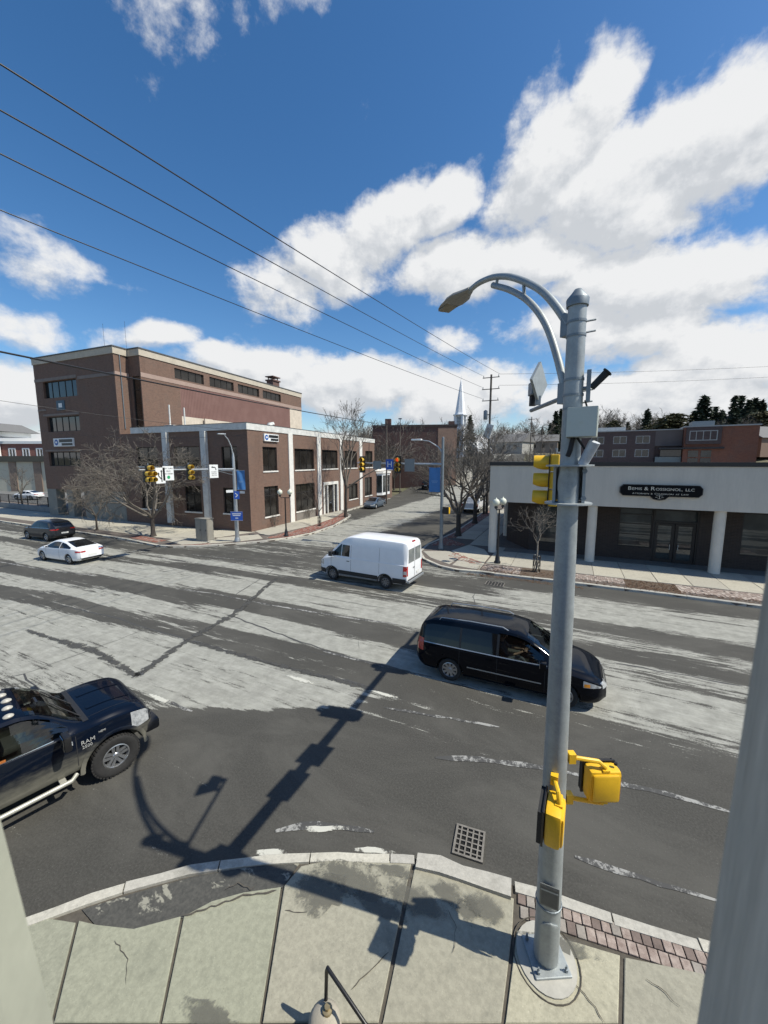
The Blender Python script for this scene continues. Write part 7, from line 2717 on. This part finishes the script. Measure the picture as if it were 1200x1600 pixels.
def spruce(seed, H=12.0, W=3.2, m=None, round_=False):
    r = random.Random(seed)
    mb_ = MB()
    z = H * .06
    while z < H * .985:
        t = z / H
        rad = W * ((1 - t) ** .85 if not round_ else max(.2, math.sqrt(max(0, 1 - (t * 1.7 - .85) ** 2))))
        for k in range(max(5, int(11 * (1 - t) + 4))):
            if r.random() < .12:
                continue
            a = r.uniform(0, 6.283)
            L = rad * r.uniform(.60, 1.12)
            nn = max(2, int(L / .42))
            for i in range(nn):
                u = (i + r.uniform(.3, 1)) / nn
                c = Vector((math.cos(a) * L * u, math.sin(a) * L * u, z - .32 * L * u + .10 * L * u * u + r.gauss(0, .08)))
                s_ = .78 * (1.15 - .5 * u) * r.uniform(.6, 1.25)
                for _ in range(5):
                    d1 = Vector((r.gauss(0, 1), r.gauss(0, 1), r.gauss(-.2, .45))).normalized() * s_
                    d2 = Vector((r.gauss(0, 1), r.gauss(0, 1), r.gauss(-.3, .5))).normalized() * s_ * .42
                    mb_.add([c - d2, c + d2, c + d1], [(0, 1, 2)])
        z += H * .028 * r.uniform(.7, 1.3)
    tr = MB().tube([(0, 0, -.5), (0, 0, H * .9)], [.16 * H / 12, .02], 6)
    return tr.mesh('trunk', M_bark, 70), mb_.mesh('crown', m or M_ndl), H


evers = [spruce(81, 12, 3.4), spruce(82, 12, 2.8), spruce(83, 10, 3.8, M_pine, True)]


def plant(name, proto, loc, h, label, group, rz, wide=1.0):
    t = thing(name, label, 'tree', loc, rz, group)
    s_ = h / proto[2]
    t.scale = (s_ * wide, s_ * wide, s_)
    link('trunk', proto[0], t)
    link('crown', proto[1], t)
    return t


def far_tree(name, proto, px, pybase, pytop, D, label, group, wide=1.0):
    b = at_dist(px, pybase, D)
    zt = at_dist(px, pytop, D).z
    zg = terr(b.x, b.y)
    return plant(name, proto, (b.x, b.y, zg - .2), max(3, zt - zg), label, group, rnd.uniform(0, 6), wide)


gb = 'bare trees in front of the brick hall'
ORD = ('first', 'second', 'third', 'fourth', 'fifth', 'sixth', 'seventh', 'eighth', 'ninth', 'tenth', 'eleventh', 'twelfth', 'thirteenth', 'fourteenth', 'fifteenth', 'sixteenth', 'seventeenth')
for i, (x, y, h) in enumerate(((-31.0, 64, 9.5), (-31.5, 71, 10.5), (-34.5, 67, 11.5), (-32.0, 80, 10.5), (-33.5, 90, 9.5))):
    plant('bare_tree', protos[i % 3], (x, y, terr(x, y) - .1), h, 'bare tree before the dark brick hall, %s from the lawn barrier up the side street' % ORD[i], gb, i * 2.1, .85)
gc = 'bare trees along the side street beyond the corner trees'
for i, (x, y, h, lb) in enumerate(((-9.0, 47, 8.5, 'bare tree at the foot of the tall utility pole'), (-9.4, 58, 8, 'bare tree just beyond the white pickup under the trees'), (-6, 62, 8.5, 'bare tree behind the law office, nearest its roof corner'), (-3, 74, 7.5, 'bare tree behind the law office, farther up the rise from its roof corner'), (-33.0, 100, 8, 'bare tree on the west side of the side street below the church'), (-7.2, 88, 6.5, 'bare tree on the east side of the side street below the church'))):
    plant('bare_tree', protos[i % 3], (x, y, terr(x, y) - .1), h, lb, gc, i * 1.7, 1.05)
ge = 'evergreens on the hill behind the brick block'
for i, (px, top, D, k, wd) in enumerate(((955, 655, 150, 2, 1), (978, 658, 160, 1, 1.2), (1007, 639, 140, 0, 1.25), (1028, 655, 165, 1, 1.2), (1046, 644, 135, 2, 1.6), (1080, 640, 150, 1, 1.2), (1093, 618, 140, 0, 1.5), (1112, 634, 150, 1, 1.3), (1122, 640, 148, 0, 1.2), (1140, 617, 150, 1, 1.1), (1150, 617, 155, 1, 1.1), (1162, 624, 145, 0, 1.3), (1172, 622, 150, 0, 1.4), (1182, 625, 150, 0, 1.3), (1192, 640, 140, 2, 1.4))):
    far_tree('pine_tree' if k == 2 else 'spruce_tree', evers[k], px, 700, top, D, ('broad olive pine' if k == 2 else 'dark pointed spruce') + ' above the brick block roof, %s evergreen from its west end' % ORD[i], ge, wd)
gf = 'evergreens filling the ridge behind the brick block'
for i in range(11):
    px = 1080 + i * 13 + rnd.uniform(-5, 5)
    far_tree('spruce_tree', evers[i % 2], px, 700, rnd.uniform(632, 652), rnd.uniform(130, 165), 'lower spruce in the dark ridge behind the brick block roof', gf, 1.5)
gl = 'spruces left of the near pole'
for px, top, D, wd, lb in ((846, 668, 190, 1.2, 'shortest dark spruce on the rise, farthest from the near pole'), (858, 660, 180, 1.1, 'middle sized dark spruce on the rise beside the two tall ones near the pole'), (866, 642, 170, 1.2, 'tall dark spruce on the rise left of the near pole, first of the tall pair'), (874, 638, 175, 1.2, 'tallest dark spruce on the rise close to the near pole'), (881, 650, 180, 1.2, 'dark spruce on the rise half hidden by the near pole')):
    far_tree('spruce_tree', evers[1 if wd < 1.15 else 0], px, 700, top, D, lb, gl, wd)
gh = 'bare trees on the hill'
for i in range(40):
    px = 770 + i * 11 + rnd.uniform(-5, 5)
    D = rnd.uniform(125, 210)
    far_tree('bare_tree', protos[i % 3], px, 700, rnd.uniform(652, 684) if px < 900 else rnd.uniform(640, 676), D, 'leafless tree among many on the hill behind the law office', gh, 1.35)
gw = 'bare trees behind the brick hall'
for i in range(14):
    px = 560 + i * 13 + rnd.uniform(-5, 5)
    far_tree('bare_tree', protos[i % 3], px, 700, rnd.uniform(648, 668), rnd.uniform(105, 150), 'leafless tree among others showing above the roof of the brick hall', gw, 1.2)
gz = 'bare trees beyond the brick store'
for i in range(10):
    far_tree('bare_tree', protos[i % 3], -60 + i * 16, 715, rnd.uniform(697, 703), 190, 'leafless tree on the far ridge beyond the brick store', gz, 1.4)
# evergreen beside the steeple
far_tree('spruce_tree', evers[0], 733, 720, 648, 122, 'dark spruce standing beside the white steeple', None, 1)

# a far wood that reads as one mass on the ridge
mb = MB()
for i in range(2600):
    a = R(rnd.uniform(-80, 40))
    D = rnd.uniform(260, 420)
    x, y = D * math.sin(a), D * math.cos(a)
    z = terr(x, y)
    h = rnd.uniform(5, 10)
    for _ in range(3):
        dx, dy = rnd.uniform(-3, 3), rnd.uniform(-3, 3)
        mb.add([(x - .25, y, z - 1), (x + .25, y, z - 1), (x + dx, y + dy, z + h * rnd.uniform(.6, 1))], [(0, 1, 2)])
fo = mb.build('far_wood', mat('far_wood_grey', (.10, .085, .075), 1, 0, .25, .1))
tag(fo, 'grey brown leafless wood along the far ridge', 'wood', kind='stuff')

# houses on the rise beyond the law office
M_shing = mat('shingle_grey', (.16, .155, .15), .9, 0, .15, 2)
for i, (px, py, D, w, h, col, lab) in enumerate(((797, 706, 135, 12, 4.2, (.34, .33, .30), 'pale low house with a grey roof on the rise between the pole and the trees'), (850, 690, 165, 10, 4.5, (.30, .24, .19), 'tan gabled house under the spruces left of the near pole'), (822, 684, 190, 11, 5, (.42, .42, .40), 'white gabled house high on the rise left of the near pole'), (1195, 712, 120, 16, 4, (.22, .15, .11), 'brown flat house at the foot of the hill east of the brick block'))):
    p = at_dist(px, py, D)
    z = terr(p.x, p.y)
    hs = thing('hill_house', lab, 'house', (p.x, p.y, z - .3), R(20 * i - 20), 'houses on the rise')
    m_ = mat('house_wall_%s' % ('pale', 'tan', 'white', 'brown')[i], col, .8, 0, .08, 1)
    MB().box(-w / 2, w / 2, -4, 4, 0, h).build('wall', m_, hs)
    MB().add([(-w / 2 - .4, -4.4, h - .1), (w / 2 + .4, -4.4, h - .1), (w / 2 + .4, 4.4, h - .1), (-w / 2 - .4, 4.4, h - .1), (-w / 2 - .4, 0, h + 2.6), (w / 2 + .4, 0, h + 2.6)], [(0, 1, 5, 4), (2, 3, 4, 5), (0, 4, 3), (1, 2, 5), (3, 2, 1, 0)]).build('roof', M_shing, hs)
    for x in (-w * .3, 0, w * .3):
        MB().box(x - .5, x + .5, -4.06, -4.003, h * .45, h * .45 + 1.3).build('window', M_glass, hs)
# sunlit paved yard on the rise, and the parking lot to the west
mb = MB()
for i in range(9):
    for j in range(7):
        mb.v.append((0 - 8 + i * 4.5, 84 + j * 3.5, terr(-8 + i * 4.5, 84 + j * 3.5) + .35))
for j in range(6):
    for i in range(8):
        mb.f.append((j * 9 + i, j * 9 + i + 1, j * 9 + i + 10, j * 9 + i + 9))
        mb.m.append(0)
tag(mb.build('paved_yard', mat('pale_paving', (.33, .32, .30), .95, 0, .15, .4, world=True)), kind='structure')
mb = MB().add([(-130, 27.2, -.02), (-56, 27.2, -.02), (-56, 60, -.02), (-130, 60, -.02)], [(0, 1, 2, 3)])
tag(mb.build('parking_lot', mat('lot_asphalt', (.15, .15, .145), .95, 0, .25, .5, world=True)), kind='structure')
mb = MB().add([(-29.0, 66.5, .02), (-29.0, 46, .02), (-46, 58, .02), (-46, 68, .02)][::-1], [(0, 1, 2, 3)])

# ------------------------------------------------------------------ fence and low wall by the parking lot
fn = thing('iron_fence', 'dark iron railing on a low concrete wall beside the parking lot', 'fence', (0, 0, 0))
MB().box(-84, -56.5, 25.5, 25.8, -.05, .75).build('plinth_wall', M_concd, fn)
for k in range(12):
    x = -84 + k * 2.5
    MB().box(x - .04, x + .04, 25.60, 25.68, .75, 2.0).build('post', M_blk, fn)
for z in (.95, 1.92):
    MB().box(-84, -56.5, 25.62, 25.66, z, z + .05).build('rail', M_blk, fn)
bs_ = MB()
for k in range(180):
    x = -83.9 + k * .152
    bs_.box(x - .012, x + .012, 25.63, 25.65, 1.0, 1.92)
bo_ = bs_.build('bars', M_blk, fn)
bo_['kind'] = 'stuff'
hb = MB()
for _ in range(1500):
    c = Vector((rnd.gauss(0, 1.3), rnd.gauss(0, .7), abs(rnd.gauss(.5, .45))))
    a, b_ = rnd.uniform(0, 6.28), rnd.uniform(.12, .22)
    hb.add([c, c + Vector((math.cos(a), math.sin(a), rnd.uniform(-.5, .8))) * b_, c + Vector((-math.sin(a), math.cos(a), rnd.uniform(-.2, .9))) * b_], [(0, 1, 2)])
hd_ = thing('evergreen_shrub', 'low brown green clipped shrub in the parking lot beside the tower', 'shrub', (-66, 35.5, 0))
hb.build('leaves', needlemat('shrub_leaves', (.05, .045, .02), (.08, .07, .03)), hd_)

# ------------------------------------------------------------------ poles and wires
M_pole = mat('pole_timber', (.11, .095, .08), .95, 0, .25, 3, stretch=(1, 1, .2))
up = thing('utility_pole', 'tall timber utility pole with crossarms and a grey transformer above the street trees', 'utility pole', (-8.75, 47.5, SW))
UH = 16.3
MB().tube([(0, 0, 0), (0, 0, UH)], [.17, .11], 12).build('shaft', M_pole, up, smooth=50)
wz = []
for z, w in ((UH - .35, .95), (UH - 1.65, 1.0), (UH - 2.95, .95)):
    MB().box(-w, w, -.15, -.07, z - .04, z + .04).build('crossarm', M_pole, up)
    for x in (-w + .1, w - .1):
        MB().lathe([(.035, z + .06), (.05, z + .12), (.03, z + .2), (.045, z + .24), (.01, z + .30)], 8, (x, -.105, 0)).build('insulator', M_galvd, up)
MB().lathe([(.22, UH - 5.1), (.24, UH - 5.05), (.24, UH - 4.15), (.20, UH - 4.08), (.05, UH - 4.0)], 14, (-.50, -.1, 0)).build('transformer', M_galvd, up, smooth=40)
MB().box(-.3, -.1, -.14, -.06, UH - 4.6, UH - 4.5).build('transformer_bracket', M_galvd, up)
MB().box(-.45, .35, -.5, -.2, 9.0, 10.6).xform(Matrix.Translation((0, 0, 9.8)) @ Matrix.Rotation(R(18), 4, 'Y') @ Matrix.Translation((0, 0, -9.8))).build('equipment_box', M_whited, up)
MB().tube([(.1, -.15, UH - 4), (.12, -.17, 6), (.12, -.17, 2)], .03, 6).build('conduit', M_galvd, up)


def sag(a, b, s, n=28):
    return [a.lerp(b, i / n) - Vector((0, 0, s * 4 * (i / n) * (1 - i / n))) for i in range(n + 1)]


def wire(name, label, a, b, s, r, group, m=None):
    tag(MB().tube(sag(a, b, s), r, 5, caps=False).build(name, m or M_blk, smooth=80), label, 'wire', group)


labs = ['uppermost of the four thin overhead wires falling towards the utility pole', 'second from the top of the four thin overhead wires across the sky', 'third from the top of the four thin overhead wires across the sky', 'lowest of the four thin overhead wires, passing above the tower']
ends_ = [(-8.75 + 1.0, 47.4, UH - .05 + SW), (-8.75 - 1.0, 47.4, UH - .05 + SW), (-8.75 - 1.05, 47.4, UH - 1.35 + SW), (-8.75 - 1.0, 47.4, UH - 2.65 + SW)]
for y, e_, lb in zip((100, 172, 240, 328), ends_, labs):
    e_ = Vector(e_)
    p = ray(0, y)
    t = (13.0 - CAM_H) / p.z
    q = Vector((p.x * t, p.y * t, 13.0))
    far_ = q + (q - e_) * .5
    k = 1 / 1.5
    drop = .35
    # passes through q after sagging
    s_ = drop
    far_.z += s_ * 4 * k * (1 - k) / k
    wire('overhead_wire', lb, e_, far_, s_, .016, 'thin overhead wires to the utility pole')
e_ = at_dist(585, 661, 64)
p = at_dist(0, 549, 24)
f_ = p + (p - e_) * .35
wire('thick_cable', 'thick black cable slanting across the front of the tower', e_, Vector((f_.x, f_.y, f_.z + .35)), .35, .045, None)
p = at_dist(0, 620, 30)
e_ = Vector((-25.55, 25.9, 9.05))
f_ = p + (p - e_) * .4
wire('service_wire', 'thin sagging service wire running to the corner of the brick wing', e_, f_, .25, .012, None)
wire('service_wire', 'thin level service wire along the front of the brick wing', Vector((-25.5, 25.8, 8.75)), at_dist(60, 673, 52), .5, .012, None)
for k, z in enumerate((UH - .05, UH - 1.3)):
    wire('overhead_wire', ('upper', 'lower')[k] + ' faint wire running east from the utility pole above the law office', Vector((-7.8, 47.4, z + SW)), Vector((70, 92, z + 7)), 1.2, .016, 'thin wires running east from the utility pole')
for k, (px, pyb, top, D, lab) in enumerate(((828, 712, 650, 95, 'bare timber pole standing on the rise behind the law office roof'), (846, 700, 664, 120, 'farther thin timber pole on the rise left of the near pole'), (604, 760, 655, 58, 'grey timber pole before the brick hall, next to its chimney'))):
    b = at_dist(px, pyb, D)
    zt = at_dist(px, top, D).z
    zg = terr(b.x, b.y)
    u = thing('timber_pole', lab, 'utility pole', (b.x, b.y, zg - .2), 0, 'bare timber poles')
    MB().tube([(0, 0, 0), (0, 0, zt - zg)], [.14, .10], 8).build('shaft', M_pole, u, smooth=50)
    MB().box(-.8, .8, -.14, -.05, zt - zg - .6, zt - zg - .48).build('crossarm', M_pole, u)
lp_ = thing('area_light_pole', 'slim dark light pole on the lawn beyond the parked blue sedan', 'lamp post', (-28.3, 66.5, 0))
MB().tube([(0, 0, 0), (0, 0, .6), (0, 0, 14.0)], [.16, .09, .06], 10).build('shaft', M_pole, lp_, smooth=40)
MB().box(-.3, .3, -.15, .15, 14.0, 14.2).build('lamp_head', M_galvd, lp_)
# white rail barrier on the lawn
rb = thing('low_barrier', 'low dark rail barrier on the lawn behind the parked blue sedan', 'barrier', (-35, 68.0, 0), R(6))
for k in range(6):
    MB().box(-6 + k * 2.4 - .05, -6 + k * 2.4 + .05, -.05, .05, 0, .8).build('post', M_pole, rb)
MB().box(-6.2, 6.2, -.08, -.053, .5, .75).build('rail', M_pole, rb)
